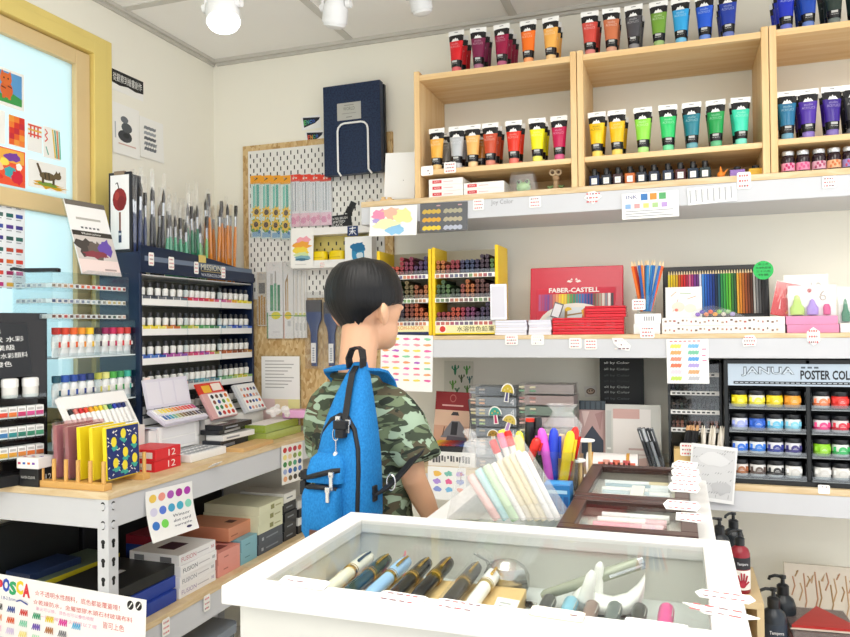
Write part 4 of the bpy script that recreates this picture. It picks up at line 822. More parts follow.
# picture shelf with yellow tapes
sx0, sx1 = at(292, 248, y=2.735).x, at(370, 248, y=2.735).x; sz1 = at(330, 227, y=2.735).z; sz0 = at(330, 267.5, y=2.735).z
t = thing('display_shelf', 'small white open shelf hung on the pegboard holding two yellow tape rolls', 'shelf', (sx0, PYF, sz0)); w = sx1-sx0; h = sz1-sz0
for z0, z1, n in ((0, .032, 'bottom_board'), (h-.03, h, 'top_board')):
    m = M(); m.box(0, w, 2.735-PYF, -.0006, z0, z1, mat('#efedea', .5)); m.build(n, t, bevel=.001)
m = M(); m.box(.0, .004, 2.735-PYF, -.0006, .032, h-.03, '#efedea'); m.build('side_board', t)
m = M(); m.box(w-.004, w, 2.735-PYF, -.0006, .032, h-.03, '#efedea'); m.build('side_board', t)
m = M(); m.box(.004, w-.004, -.006, -.0006, .032, h-.03, mat('#d8c878', .5)); m.build('back_board', t)
m = M()
for i in range(9):
    for j in range(3): x = .03+.036*i+(.018 if j % 2 else 0); m.box(x-.003, x+.003, -.0066, -.0061, .045+.026*j, .06+.026*j, '#3a352c')
m.build('slot_holes', t)
for k, (u0, u1) in enumerate(((311, 326), (328, 344))):
    a = at(u0, 258, y=2.75).x; b = at(u1, 258, y=2.75).x; o = thing('tape_roll', 'yellow rounded tape case on the small pegboard shelf, %s' % ('nearer the rainbow painting', 'nearer the blue print')[k], 'tape', ((a+b)/2, 2.765, sz0+.0325), 0, 'yellow tape cases')
    m = M(); r = (b-a)/2
    m.ring_loft([[(r*s*(abs(math.cos(q))**.6)*(1 if math.cos(q) > 0 else -1), .022*s*math.sin(q), z) for q in [2*PI*k2/20 for k2 in range(20)]] for s, z in ((.96, 0), (1, .006), (1, .026), (.92, .036), (.7, .039))], mat('#f2d416', .35)); m.build('case', o, smooth=1)
    m = M(); m.box(-r*.6, r*.6, -.0232, -.0225, .009, .013, '#d8b80e'); m.build('seam', o)
rain = [blob(.55, .66, .33, .13, '#f2a6b0', 1, 16, .3), blob(.5, .55, .36, .12, '#f2a83f', 2, 16, .3), blob(.45, .43, .35, .1, '#f2d64a', 3, 16, .3), blob(.5, .33, .33, .07, '#cfe0a8', 4, 16, .3), blob(.48, .25, .35, .06, '#7fb0c0', 5, 16, .3), blob(.5, .21, .3, .03, '#3f6f88', 6, 16, .3), ('r', .2, .08, .7, .1, '#d8d6d2')]
on_back('hanging_picture', 'rainbow watercolour wash card in front of the small pegboard shelf', 'picture', 290.5, 228, 313, 268, 2.732, '#f5f3ee', rain, R(1.5))
on_back('hanging_picture', 'white card with a blue ink portrait print on the small pegboard shelf', 'picture', 345, 236.5, 372, 270, 2.732, '#f4f4f2', [blob(.5, .5, .24, .28, '#2f8ab8', 3, 18, .2), blob(.5, .68, .27, .15, '#1f6f9f', 4, 18, .25), blob(.55, .42, .12, .1, '#cfe2ec', 5, 12, .3), blob(.48, .15, .3, .14, '#2a7fae', 6, 14, .2)], R(0))
on_back('hanging_card', 'small navy card with a white brush mark above the blue portrait print', 'card', 347.5, 226, 358, 236, 2.7335, '#1f3868', [('l', (.2, .75), (.8, .8), .004, '#eef0f4'), ('l', (.5, .95), (.45, .2), .004, '#eef0f4'), ('l', (.2, .5), (.8, .5), .003, '#eef0f4'), ('l', (.45, .5), (.15, .12), .003, '#eef0f4'), ('l', (.5, .5), (.85, .12), .003, '#eef0f4')], R(0))
p = at(322, 268, y=2.73); ptag((p.x, 2.7335, p.z), .028, .026, 0, 'price tag under the two yellow tape cases', seed=11)
# clear brush packs and wide brushes
hangpack('brush_pack', 'thin clear pack of ochre handled brushes nearest the navy rack', 257.5, 272, 266.5, 326, PYF-.002, '#d8d0c0', [('r', .1, .02, .3, .55, '#b88a3a'), ('r', .38, .02, .58, .57, '#c9983f'), ('r', .66, .02, .88, .54, '#b5853a'), ('r', .15, .6, .85, .8, '#77746e'), ('r', .1, .85, .9, .97, '#c9c4ba')], 'hanging brush packs')
mkg = [('r', .0, 0, .06, .34, '#3f9a5a'), ('r', .2, .36, .4, .7, '#4f9a72'), ('r', .45, .36, .6, .72, '#6aae88'), ('r', .66, .36, .82, .7, '#3f8a62'), ('r', .22, .7, .38, .85, '#c9c7c2'), ('r', .5, .72, .58, .88, '#b5b0a6'), ('e', .55, .3, .3, .05, '#ece23a'), ('r', .1, .295, .95, .305, '#6aa84a'), ('r', .35, .08, .8, .09, '#c9c9c9')]
hangpack('brush_pack', 'clear pack of green handled brushes with yellow label on the pegboard', 267, 262, 283, 338.5, PYF-.005, '#efeeec', mkg, 'hanging brush packs')
mkt = [('r', .0, 0, .06, .34, '#d8702f'), ('r', .18, .36, .3, .75, '#b08a50'), ('r', .38, .36, .48, .78, '#c9a86a'), ('p', [(.2, .75), (.5, .86), (.4, .74)], '#9a7a48'), ('e', .45, .3, .35, .05, '#f0d43a'), ('r', .1, .295, .98, .305, '#6aa84a'), ('r', .4, .16, .7, .23, '#c9c9c9')]
hangpack('brush_pack', 'clear pack of tan handled brushes with orange edged label on the pegboard', 283.5, 262, 293.5, 338.5, PYF-.006, '#eeedea', mkt, 'hanging brush packs')
for k in range(3): hangpack('brush_pack', 'slim white brush pack with green line label, %s beyond the orange edged pack' % ORD[k], 294+4.1*k, 264, 298.4+4.1*k, 338, PYF-.007-.0015*k, '#f1f0ed', [('r', .35, .36, .65, .85, '#e2ddd2'), ('r', 0, .29, 1, .31, '#8ab86a'), ('r', .2, .31, .8, .34, '#ece88a'), ('r', .3, .1, .7, .2, '#d0d0ce')], 'hanging brush packs')
for k, (u, top) in enumerate(((314.5, 300), (332, 302), (348, 303))):
    y = PYF-.012; p = at(u, 366, y=y); s = at(u+8, 330, y=y).x-at(u-8, 330, y=y).x; h = at(u, top, y=y).z-p.z
    t = thing('hanging_wide_brush', '%s of the three wide navy flat brushes hanging by the boy' % ORD[k], 'paint brush', (p.x, y, p.z), 0, 'wide navy brushes')
    m = M(); m.ring_loft([[(w_*s*a, d_*b, z*h) for a, b in ((-1, -.6), (-.6, -1), (.6, -1), (1, -.6), (1, .6), (.6, 1), (-.6, 1), (-1, .6))] for w_, d_, z in ((.16, .006, 0), (.19, .007, .3), (.2, .007, .5), (.3, .007, .62), (.45, .007, .7), (.46, .007, .82))], mat('#2f4474', .35)); m.build('handle', t, smooth=1)
    m = M(); m.box(-.46*s, .46*s, -.0065, .0065, .82*h, h, mat('#4a4b50', .8, 0, .25, 300)); m.build('bristles', t)
    m = M(); sheet(m, .3*s, .3*h, '#e9e9e9', [('r', .3, .1+.12*q, .7, .16+.12*q, '#8a90a0') for q in range(6)], y=-.0085); m.build('label', t, (0, 0, .05*h))
    m = M(); m.box(-.52*s, .52*s, -.010, .010, -.01, h*1.12, FOIL); m.build('clear_bag', t)
# navy case on the wire bracket
p0 = at(324, 130, y=2.735); p1 = at(381, 127, y=2.735); zb = at(354, 173.5, y=2.735).z; zt = at(350, 83.5, y=2.735).z
w = p1.x-p0.x; h = zt-zb; t = thing('hanging_case', 'tall navy patterned case with silver plate in a white wire bracket above the pegboard', 'case', ((p0.x+p1.x)/2, 2.735, zb), (0, R(-.6), 0))
NVC = ramp_mat('navy_weave', [(.3, '#13203a'), (.6, '#1f304e')], (1, 1, 1), 160, 0, 0, .45)
m = M(); m.box(-w/2, w/2, 0, .035, 0, h, NVC); m.build('shell', t, bevel=.002)
m = M(); m.box(-w/2+.004, w/2+.004, .037, .055, .006, h-.006, '#15181f'); m.build('back_shell', t, bevel=.002)
m = M(); sheet(m, .105, .07, mat('#b9b8b2', .35, .3), [('t', 'WORLD', .26, .55, .2, '#77776f', .48), ('l', (.3, .85), (.7, .85), .003, '#8a8a84'), ('r', .2, .36, .8, .39, '#8a8a84'), ('r', .38, .14, .62, .18, '#77776f')], y=-.0012); m.build('silver_plate', t, (-.01, 0, h*.6))
m = M(); x0 = -w*.24; x1 = w*.29; hh = h*.56; pts = [(x0+.01, .0, -.006), (x0, -.006, .012)]+[(x0, -.006, hh-.03)]+[(x0+.03-.03*math.cos(a), -.006, hh-.03+.03*math.sin(a)) for a in (R(30), R(60), R(90))]+[(x1-.03+.03*math.sin(a), -.006, hh-.03+.03*math.cos(a)) for a in (R(0), R(30), R(60), R(90))]+[(x1, -.006, .012), (x1+.012, 0, -.006)]
m.tube(pts, .0042, mat('#f0f0ee', .3), 8); m.build('wire_bracket', t, smooth=1)
for k, (u0, v0, u1, v1, cs) in enumerate(((302, 116, 321, 129, ('#5fb86a', '#4aa89a', '#4a8ad0', '#3f62c0')), (306, 131, 324, 144, ('#d8503f', '#e0a03a', '#4aa870', '#4a7ad0')))):
    y = D-.0005; mk = [('p', [(.08, .96), (.98, .8), (.92, .62), (.7, .4), (.12, .18)], '#1a1d2c')]+[('t', '*'+ch, .12+.15*i, .36+.035*i, .38-.05*i, cs[i], .13) for i, ch in enumerate('ENCO')]
    on_back('wall_picture', 'small paper with a dark pennant and coloured letters, %s of two by the navy case' % ('upper', 'lower')[k], 'drawing', u0, v0, u1, v1, D-.002, '#f2f1ee', mk, R(-3), 0, 'pennant papers')
# ============================================================ paint tubes, inks and goods on the top shelf
def lighter(h, f): c = [int(h[i:i+2], 16) for i in (1, 3, 5)]; return '#%02x%02x%02x' % tuple(int(x+(255-x)*f) if f > 0 else int(x*(1+f)) for x in c)
def actube(c):
    E = lambda w_, d_, z: [(w_*math.cos(2*PI*k/18), d_*math.sin(2*PI*k/18), z) for k in range(18)]
    P_ = [(.0185, .0185, .020), (.0190, .0188, .030), (.0202, .0182, .044), (.0230, .0150, .080), (.0262, .0095, .112), (.0285, .0035, .137)]
    bk = mat('#1b1b1e', .25); m = M()
    m.ring_loft([E(*P_[0]), E(*P_[1]), E(*P_[2])], bk, caps=True); m.ring_loft([E(*P_[2]), E(*P_[3])], mat(c, .3)); m.ring_loft([E(*P_[3]), E(.0240, .0130, .092), E(.0264, .0092, .114)], mat(c, .3)); m.ring_loft([E(.0264, .0092, .114), E(*P_[5])], bk)
    a = [(x, -.0215, z) for x, z in ()]
    f = lambda z: -(.0190 if z < .05 else .0182+(.0152-.0182)*(z-.05)/.03 if z < .08 else .0150+(.0095-.0150)*(z-.08)/.032 if z < .112 else .0095-.006*(z-.112)/.025)-.0008
    m.quad([(-.014, f(.112)-.0012, .112), (.014, f(.112)-.0012, .112), (.007, f(.123)-.0012, .123), (.003, f(.120)-.0012, .120), (0, f(.127)-.0012, .127), (-.004, f(.120)-.0012, .120), (-.008, f(.123)-.0012, .123)], '#f0efec')
    for s_, z, hh, w_ in (('studio', .099, .0075, .024), ('ACRYLICS', .088, .0075, .036)):
        m.text(s_, (0, f(z)-.0014, z), lighter(c, .55) if c not in ('#f2e21f', '#f5c61a') else '#8a7a1c', h=hh, w=w_, align='c')
    m.text('FINE ACRYLIC', (0, -.0205, .028), '#cfcfcc', h=.003, w=.02, align='c'); m.box(-.009, .009, -.0204, -.0196, .034, .041, '#b9b9b6')
    return m.build('tube_body', None, smooth=35)
def crimp_m():
    m = M(); m.box(-.0295, .0295, -.0022, .0022, .135, .153, mat('#f1f0ec', .3)); m.box(-.007, .007, -.0026, -.0022, .1455, .1475, '#4a4a4a'); return m
tub_cache = {}; crimp_o = None; capc_ = {}
def put_tube(c, x, y, z, rz, label, group):
    if c not in tub_cache:
        o = actube(c); o.name = 'acrylic_tube'; cr = crimp_m().build('crimp', o, bevel=.0006)
        m = M(); m.lathe([(.0165, 0), (.0175, .002), (.0172, .019), (.0165, .0198)], mat(lighter(c, .35), .25), n=18); m.build('cap', o, smooth=1)
        o.location = (x, y, z); o.rotation_euler = (0, 0, rz); tub_cache[c] = o
    else: o = copy_tree(tub_cache[c], (x, y, z), rz)
    tag(o, label, 'paint tube', group); return o
def tube_row(spec, v, z, where, group, ys=2.535):
    rt = random.Random(len(spec)*7+int(v))
    for u, c, nm_, n in spec:
        for k in range(n):
            y = ys+.052*k; x = at(u, v, y=ys).x+rt.uniform(-.003, .003)*(k > 0)
            put_tube(c, x, y, z+.0004, R(rt.uniform(-7, 7)), '%s acrylic tube %s, %s' % (nm_, where, ('front of its line', 'second in its line', 'third in its line', 'fourth in its line')[k]), group)
TOP = 2.204; gT = 'paint tubes on top of the pine cubes'; gI = 'paint tubes inside the pine cubes'
tube_row([(456.5, '#d8222a', 'vermilion red', 3), (478.5, '#7a2048', 'plum purple', 3), (502, '#96123f', 'burgundy', 4), (528.5, '#f2741f', 'bright orange', 1), (551, '#f0b055', 'pale apricot', 3)], 55, TOP, 'on top of the first pine cube', gT)
tube_row([(590, '#cf4a3f', 'coral red', 3), (611.5, '#c9724a', 'copper brown', 3), (634, '#4a484c', 'charcoal grey', 3), (659, '#6f9a35', 'olive green', 1), (681, '#2f9fd8', 'sky blue', 2), (705, '#1f56c9', 'cobalt blue', 2), (728.5, '#203a9a', 'ultramarine', 4)], 40, TOP, 'on top of the middle pine cube', gT)
tube_row([(786, '#1a2fb5', 'royal blue', 4), (808, '#1c46a8', 'phthalo blue', 3), (834, '#26352f', 'blackish green', 3), (858, '#1f3d38', 'bottle green', 2)], 15, TOP, 'on top of the cube with violet tubes', gT)
tube_row([(437, '#f0b04a', 'ochre yellow', 1), (457, '#b9bcc0', 'silver', 3), (473, '#f2b868', 'light orange', 1), (490.5, '#c44a2a', 'rust red', 3), (514, '#e2321f', 'scarlet', 2), (537.5, '#f0ec1f', 'neon yellow', 3), (559.5, '#c20f4f', 'crimson', 1)], 150, CM, 'inside the first pine cube', gI)
tube_row([(445.5, '#8f8b84', 'pewter grey', 2), (481.5, '#c9812f', 'bronze', 2)], 150, CM, 'inside the first pine cube', gI, 2.60)
tube_row([(597, '#f5c61a', 'golden yellow', 2), (617, '#f2bd1a', 'deep yellow', 3), (643, '#8fdc4a', 'lime green', 2), (668, '#2fc46a', 'emerald', 2), (692, '#1f7a8a', 'teal', 2), (716, '#17994a', 'leaf green', 3), (741, '#3fd6b0', 'mint', 3)], 130, CM, 'inside the middle pine cube', gI)
tube_row([(787, '#1f6f96', 'peacock blue', 2), (808, '#4a2a9a', 'bright violet', 3), (832, '#3a1f8a', 'deep violet', 2), (853, '#2a2a2e', 'black', 2)], 110, CM+.004, 'inside the cube of violets', gI)
# red and white cartons under the first tubes
def small_at(u0, u1, v, y): return at(u0, v, y=y).x, at(u1, v, y=y).x
gB = 'white cartons with red labels'
for k in range(5):
    a, b = small_at(*((429, 463) if k < 3 else (463.5, 504)), 188, 2.52); z = UZ+.0004+.0222*(k if k < 3 else k-3); y = 2.518+(.0 if k < 3 else .004)
    t = thing('paint_carton', 'white carton with red label in the first pine cube, %s' % ('lowest by the cube side', 'middle one by the cube side', 'topmost by the cube side', 'lower of the inner two', 'upper of the inner two')[k], 'box', (a, y, z), 0, gB)
    m = M(); m.box(0, b-a, 0, .15, 0, .0218, mat('#f1eeea', .4)); m.build('carton', t, bevel=.0008)
    m = M(); m.box(.014, .048, -.0005, 0, .006, .017, '#d23a3f'); m.text('ACRYL', (.019, -.0008, .009), '#f6e6e4', h=.005, w=.024); m.box(.055, .09, -.0004, 0, .010, .012, '#e6a8a8'); m.build('print', t)
a, b = small_at(508, 538, 178, 2.56); w = b-a
t = thing('frog_toy', 'green frog toy under a clear cover in the first pine cube', 'toy', ((a+b)/2, 2.57, UZ+.0004))
m = M(); m.box(-w*.5, w*.5, -.035, .035, 0, .006, '#f2f2f0'); m.build('base', t, bevel=.001)
m = M(); G = mat('#9ac48a', .4); m.ball((0, 0, .024), (.026, .02, .018), G); m.ball((-.014, -.004, .04), .01, G); m.ball((.014, -.004, .04), .01, G); m.build('frog_body', t, smooth=1)
m = M(); 
for s in (-1, 1): m.ball((s*.014, -.012, .041), (.006, .004, .006), '#26302a'); 
m.build('frog_eyes', t, smooth=1)
m = M(); f = lambda s, z: [(-s, -s*.8, z), (s, -s*.8, z), (s, s*.8, z), (-s, s*.8, z)]
m.ring_loft([f(w*.46, .006), f(w*.34, .075)], FOIL); m.build('clear_cover', t)
p = at(556, 188, y=2.56); t = thing('figurine', 'small brown figurine with round eye rings and green leaves in the pine cube', 'figurine', (p.x, 2.56, UZ+.0004))
BR = mat('#a88a68', .5)
m = M(); m.lathe([(.012, 0), (.013, .006), (.009, .018), (.011, .03), (.009, .036), (.001, .037)], BR, n=14); m.ball((0, 0, .046), (.013, .011, .012), BR); m.build('body', t, smooth=1)
for s in (-1, 1):
    m = M(); m.tube([(s*.01+.009*math.cos(q), -.008, .064+.009*math.sin(q)) for q in [2*PI*k/12 for k in range(13)]], .003, '#c9b290', 6); m.ball((s*.01, -.007, .064), .005, '#5a4634'); m.build('eye_ring', t, smooth=1)
    m = M(); m.tube([(s*.01, 0, .018), (s*.022, -.006, .012), (s*.03, -.008, .018)], [.004, .006, .001], '#6f8a5a', 8); m.build('leaf', t, smooth=1)
# ink bottles
gQ = 'square ink bottles in the middle pine cube'
ink = '#1f2c4a #22262f #3a2226 #b8602a #1d2430 #20283a #2a3448 #4a2226 #223040 #2f3a3a'.split()
gb = None
for r in range(2):
    for k, u in enumerate((594.5, 606.5, 618, 630, 641.5, 654, 668, 680.5, 693, 705)):
        y = 2.53+.045*r; x = at(u, 176, y=2.53).x+.004*r
        t = thing('ink_bottle', 'square ink bottle with white label, %s from the first cube%s' % (ORD[k], ', front row' if r == 0 else ', back row'), 'ink bottle', (x, y, UZ+.0004), 0, gQ)
        m = M(); m.rbox(-.0165, .0165, -.0125, .0125, 0, .036, .003, mat(ink[k], .25, 0, 0, 30, .2)); m.build('bottle', t)
        m = M(); m.lathe([(.0075, .036), (.0075, .040), (.009, .0402), (.009, .058), (.0085, .059)], mat('#1b1b1d', .3), n=14); m.build('cap', t, smooth=1)
        m = M(); sheet(m, .018, .02, '#eceae6', [('r', .2, .3+.2*q, .8, .36+.2*q, '#a8a6a0') for q in range(3)], y=-.0135); m.build('label', t, (0, 0, .007))
p = at(721, 178, y=2.54); t = thing('orange_toy', 'tiny orange pointed toy beside the ink bottles', 'toy', (p.x, 2.54, UZ+.0004))
m = M(); m.ball((0, 0, .012), (.012, .009, .012), '#f08a2c'); m.tube([(0, 0, .018), (-.001, 0, .04)], [.006, .001], '#f08a2c', 8); m.tube([(.008, 0, .014), (.02, 0, .03)], [.004, .001], '#f08a2c', 8); m.build('body', t, smooth=1)
for u0, u1, c, lb in ((730, 745, '#9a78c2', 'small lilac box with a dark stopper beside the orange toy'), (749, 763.5, '#e9b93a', 'small yellow box with a dark stopper in the corner of the middle cube')):
    a, b = small_at(u0, u1, 174, 2.54); t = thing('small_box', lb, 'box', ((a+b)/2, 2.54, UZ+.0004)); m = M(); m.box(-(b-a)/2, (b-a)/2, 0, .03, 0, .026, c); m.build('carton', t, bevel=.001); m = M(); m.cyl((0, .015, .026), (0, .015, .036), .011, '#2a2a2e'); m.build('stopper', t)
jc = (('#e79ab4', '#c2306a'), ('#e58aa8', '#d25a8a'), ('#d8a8b8', '#a84a6a'), ('#e8b088', '#d27a4a'), ('#9a8ac2', '#c24a6a'), ('#8ab0c8', '#4a6aa8'))
for k, u in enumerate((788, 803, 819, 834, 849.5, 865)):
    x = at(u, 165, y=2.535).x; t = thing('ink_jar', '%s silver-lidded round ink jar from the cube upright' % ORD[k], 'ink jar', (x, 2.535, UZ+.0004), 0, 'round ink jars')
    m = M(); m.lathe([(.018, 0), (.0195, .003), (.0195, .044), (.0165, .052), (.0145, .054)], mat('#2a1a22', .1), n=20); m.build('jar', t, smooth=1)
    m = M(); m.lathe([(.0198, .006), (.0198, .03)], jc[k][0], n=20); 
    for q in range(5): a = -PI/2+.28*(q-2); m.ball((.0192*math.cos(a), .0192*math.sin(a), .012+.0035*((q*3) % 5)), (.004, .002, .005), jc[k][1], 8, 5)
    m.build('label', t, smooth=1)
    m = M(); m.lathe([(.0168, .054), (.0172, .055), (.0172, .066), (.016, .0675), (.001, .0677)], mat('#c9cacc', .3, .6), n=20); m.build('lid', t, smooth=1)
# white sheet and clip beside the first cube
on_back('sheet_picture', 'blank white board leaning beside the first pine cube', 'board', 384, 153, 414.5, 199, 2.60, '#f3f2f0', [('e', .62, .4, .015, .01, '#9a9a9a')], R(3), 0, None, .004)
p = at(387, 198, y=2.53); t = thing('wooden_clip', 'small wooden clip stand on the shelf end before the white board', 'clip', (p.x, 2.53, UZ+.0003)); m = M(); m.box(-.025, .025, -.008, .008, 0, .008, PINE); m.build('base', t); m = M(); m.box(-.02, -.008, -.006, .006, .008, .018, PINE); m.build('jaw', t); m = M(); m.box(.004, .016, -.006, .006, .008, .015, PINE); m.build('jaw', t)
m = M(); m.lathe([(.001, 0), (.014, .002), (.015, .012), (.008, .022), (.001, .023)], mat('#cfc6ba', .3), n=16); p = at(370, 200, y=2.56); tag(m.build('glass_pebble', None, (p.x, 2.56, UZ+.0003), smooth=1), 'small pale round pebble at the end of the top shelf', 'pebble')
# sheets and tags on the shelf's front
SF_ = BY-.0012
on_back('hanging_picture', 'loose pink yellow and blue watercolour wash sheet on the top shelf end', 'picture', 370, 206, 417, 236, BY-.012, '#f4f2ee', [blob(.2, .72, .16, .2, '#ec8fb0', 1, 16, .3), blob(.45, .75, .2, .2, '#f2b8a0', 2, 16, .3), blob(.7, .65, .2, .25, '#f5e6a0', 3, 16, .3), blob(.35, .4, .28, .16, '#f6ecb8', 6, 16, .3), blob(.56, .2, .2, .17, '#8fc4e6', 4, 16, .3), blob(.12, .52, .08, .08, '#b0a0d8', 5, 16, .3)], R(1), .008)
swm = []
for i in range(2):
    for j in range(3): swm.append(('p', [(.06+.45*i+.38*q/8, .70-.29*j+(.09 if q % 2 else .045)) for q in range(9)]+[(.04+.45*i+.4*q/8, .70-.29*j-(.09 if q % 2 else .045)) for q in range(8, -1, -1)], (('#c9a84a', '#d8a23a', '#e6c43a'), ('#a8a288', '#b0a68a', '#b4b8c6'))[i][j]))
on_back('hanging_swatch_card', 'dark grey card with six gold and silver paint swatches on the top shelf edge', 'swatch card', 420, 202.5, 467.5, 231, SF_-.001, '#5f6064', swm+[('r', .35+.45*i, .88, .43+.45*i, .92, '#c9a0a0') for i in range(2)], R(.8))
tw = [('t', 'INK', .08, .78, .14, '#3a4a8a', .2), ('r', .34, .7, .46, .95, '#3f7ab8'), ('r', .5, .7, .62, .95, '#e0903a'), ('r', .66, .7, .78, .95, '#5aa86a')]+[('r', .06+.16*i, .4, .16+.16*i, .58, c) for i, c in enumerate(('#8ab0d8', '#e8a0a0', '#e8d07a', '#a8c88a', '#b89ad0'))]+[('r', .06, .28-.1*k, .9-.15*(k % 2), .31-.1*k, '#9a9aa0') for k in range(3)]
on_back('hanging_notice', 'white handwritten ink notice with colour dabs on the top shelf edge', 'notice', 622, 192, 679, 218, SF_-.001, '#f2f1ef', tw, R(-.5))
on_back('hanging_notice', 'faint handwritten list sheet on the top shelf edge under the lilac box', 'notice', 688, 186, 737, 203, SF_-.001, '#f0efed', [('r', .04+.12*i, .1+.08*(i % 2), .07+.12*i, .88, '#b0b0b4') for i in range(8)]+[('r', .08+.12*i, .5, .10+.12*i, .9, '#c9c9cc') for i in range(7)], R(-2.5))
m = M()
def shelf_text(s, u, v, h, w, c, y=SF_): p = at(u, v, y=y-.0006); M_ = M(); M_.text(s, (p.x, y-.0006, p.z), c, h=h, w=w, up=(0, 0, 1)); return M_
par = [o for o in bpy.data.objects if o.name == 'wall_shelf'][0]
o = shelf_text('Joy Color', 491, 206, .020, .078, '#8a8a90', BY+.0015).build('lettering', par); o.matrix_parent_inverse = Matrix.Translation(-par.location)
def btag(u0, v0, u1, v1, y, label, seed=0, rot=0, **k):
    a = at(u0, (v0+v1)/2, y=y); b = at(u1, (v0+v1)/2, y=y); zt = at((u0+u1)/2, v0, y=y).z; zb = at((u0+u1)/2, v1, y=y).z
    return ptag(((a.x+b.x)/2, y, zb), b.x-a.x, zt-zb, (k.pop('tilt', 0), R(rot), R(k.pop('yaw', 0))), label, seed=seed, **k)
TY = BY-.0016
btag(473, 199, 484, 210, TY, 'price tag on the top shelf edge beside the grey swatch card', 21)
btag(529, 196.5, 541, 207.5, TY, 'price tag on the top shelf edge under the frog toy', 22)
btag(584, 191, 602, 204, TY, 'diamond shaped folded price tag on the top shelf edge under the cube joint', 23, shape=[(.5, 0), (1, .55), (.6, 1), (.25, .95), (0, .5)])
btag(737, 172, 751, 189, TY, 'price tag on the top shelf edge under the small yellow box', 24)
btag(822, 176, 836.5, 188, TY, 'price tag on the top shelf edge under the round ink jars', 25)
btag(421, 166, 433, 175.5, BY+.003, 'blank white tag on the first cube shelf edge', 26, ink='#eceae6')
btag(444, 162, 456, 173, BY+.003, 'price tag on the first cube shelf edge under the silver tube', 27)
# ============================================================ middle wall shelf: pencil displays, tins, sets
def zat(u, v, y): return at(u, v, y=y).z
def xat(u, v, y): return at(u, v, y=y).x
YEL = mat('#efc81a', .4)
pen_cache = {}
def pencil_at(x, y, z, c, L, r, label, group, rot=(0, 0, 0), cat='pencil', tip=None):
    k = (c, L, r)
    if k not in pen_cache:
        m = M(); m.cyl((0, .0006, 0), (0, L, 0), r, lighter(c, -.3), n=6); m.cyl((0, 0, 0), (0, .0006, 0), r*.92, lighter(c, .06), n=6); m.cyl((0, -.0004, 0), (0, .0001, 0), r*.4, lighter(c, -.35), n=6)
        o = m.build('colour_pencil', None); pen_cache[k] = o.data; COL.objects.link(o) if o.name not in COL.objects else 0
    else: o = bpy.data.objects.new('colour_pencil', pen_cache[k]); COL.objects.link(o)
    o.location = (x, y, z); o.rotation_euler = rot; return tag(o, label, cat, group)
def pencil_rack(u0, u1, vt, name_lbl, left_panel, seed, tiers, sign):
    y = 2.54; x0 = xat(u0, 300, y); x1 = xat(u1, 300, y); w = x1-x0; h = zat((u0+u1)/2, vt, y)-MZ; d = .155
    t = thing('pencil_display', name_lbl, 'display rack', (x0, y, MZ+.0003))
    for a, on in ((0, left_panel), (w-.012, True)):
        m = M(); m.box(a, a+.012, 0, d, 0, h, YEL); m.build('side_panel', t, bevel=.002)
    m = M(); m.box(.012, w-.012, d-.005, d, 0, h, mat('#b9b199', .6)); m.build('back_panel', t)
    m = M(); m.box(.012, w-.012, -.001, .002, 0.004, .044, mat('#efe6b0', .4)); m.build('sign_panel', t)
    m = M(); 
    if sign: m.text('水溶性色鉛筆', (w*.38, -.0016, .014), '#23211c', h=.019, w=w*.55); m.cyl((w*.16, -.0016, .023), (w*.16, -.0011, .023), .014, '#f4f0e4', n=20); m.cyl((w*.16, -.002, .023), (w*.16, -.0016, .023), .011, '#d23a2f', n=20); m.box(.012, w-.012, -.0016, -.0011, .004, .009, '#e9d22a')
    else: m.text('KOH-I-NOOR', (w*.38, -.0016, .022), '#d8762a', h=.014, w=w*.48); m.box(w*.3, w-.012, -.0016, -.0011, .004, .014, '#25305a')
    m.build('lettering', t)
    n = 12 if left_panel else 10; pitch = (w-.028)/n; rr = random.Random(seed); r = pitch*.46
    hues = [x.split() for x in tiers]
    for q, zf in enumerate((.052, .135, .222)):
        m = M(); m.box(.012, w-.012, .0, d-.005, zf-.004, zf, mat('#c9c2ad', .5)); m.build('tier_shelf', t)
        m = M(); m.box(.012, w-.012, -.0015, .0, zf-.016, zf, '#efece4'); hs = hues[q]
        for k in range(12): m.box(.016+(w-.034)*k/12, .016+(w-.034)*(k+.75)/12, -.0022, -.0016, zf-.0145, zf-.003, lighter(hs[k % len(hs)], .25))
        m.build('label_strip', t)
        m = M(); m.box(.012, w-.012, .001, .003, zf, zf+.014, ACRYL); m.build('clear_front', t)
        for i in range(n):
            cnt = rr.choice((2, 3, 3, 4)); c = hs[int(i*len(hs)/n)]
            for j in range(cnt):
                pencil_at(x0+.014+pitch*(i+.5), y+.006, MZ+zf+r+.0008+j*r*1.95, c, .14, round(r, 4), '%s pencil up in the %s stack, %s tier, %s' % (ORD[j], ORD[i], ('bottom', 'middle', 'top')[q], 'yellow rack by the boy' if not left_panel else 'yellow rack with the character sign'), 'pencils in the yellow racks')
    return t
pencil_rack(377, 431.5, 250, 'yellow sided pencil display partly hidden by the boy', False, 1, ['#4a3038 #55343c #3a2c38 #7a3a2a #b0502a #c0602f', '#4f7a3a #5a8a3f #37452f #6a5a35 #8a4a2a #a8602f', '#a85a28 #b8452f #962a34 #7a2640 #4a2c4f #3a2f5a'], False)
pencil_rack(432, 498.5, 246, 'yellow sided pencil display beside the upright white palette', True, 2, ['#8a2a30 #a83a30 #b0402a #982a3c #6a2a50 #4a2a48 #3a2c4a #3c3446', '#3f5a35 #4a6a3a #33402c #8a4034 #a85a2c #6a3a30 #5a3634 #4f3238', '#b0602a #983a2c #8a2a34 #3a3250 #303a5a #322c48 #3a2a38 #4a6a34'], True)
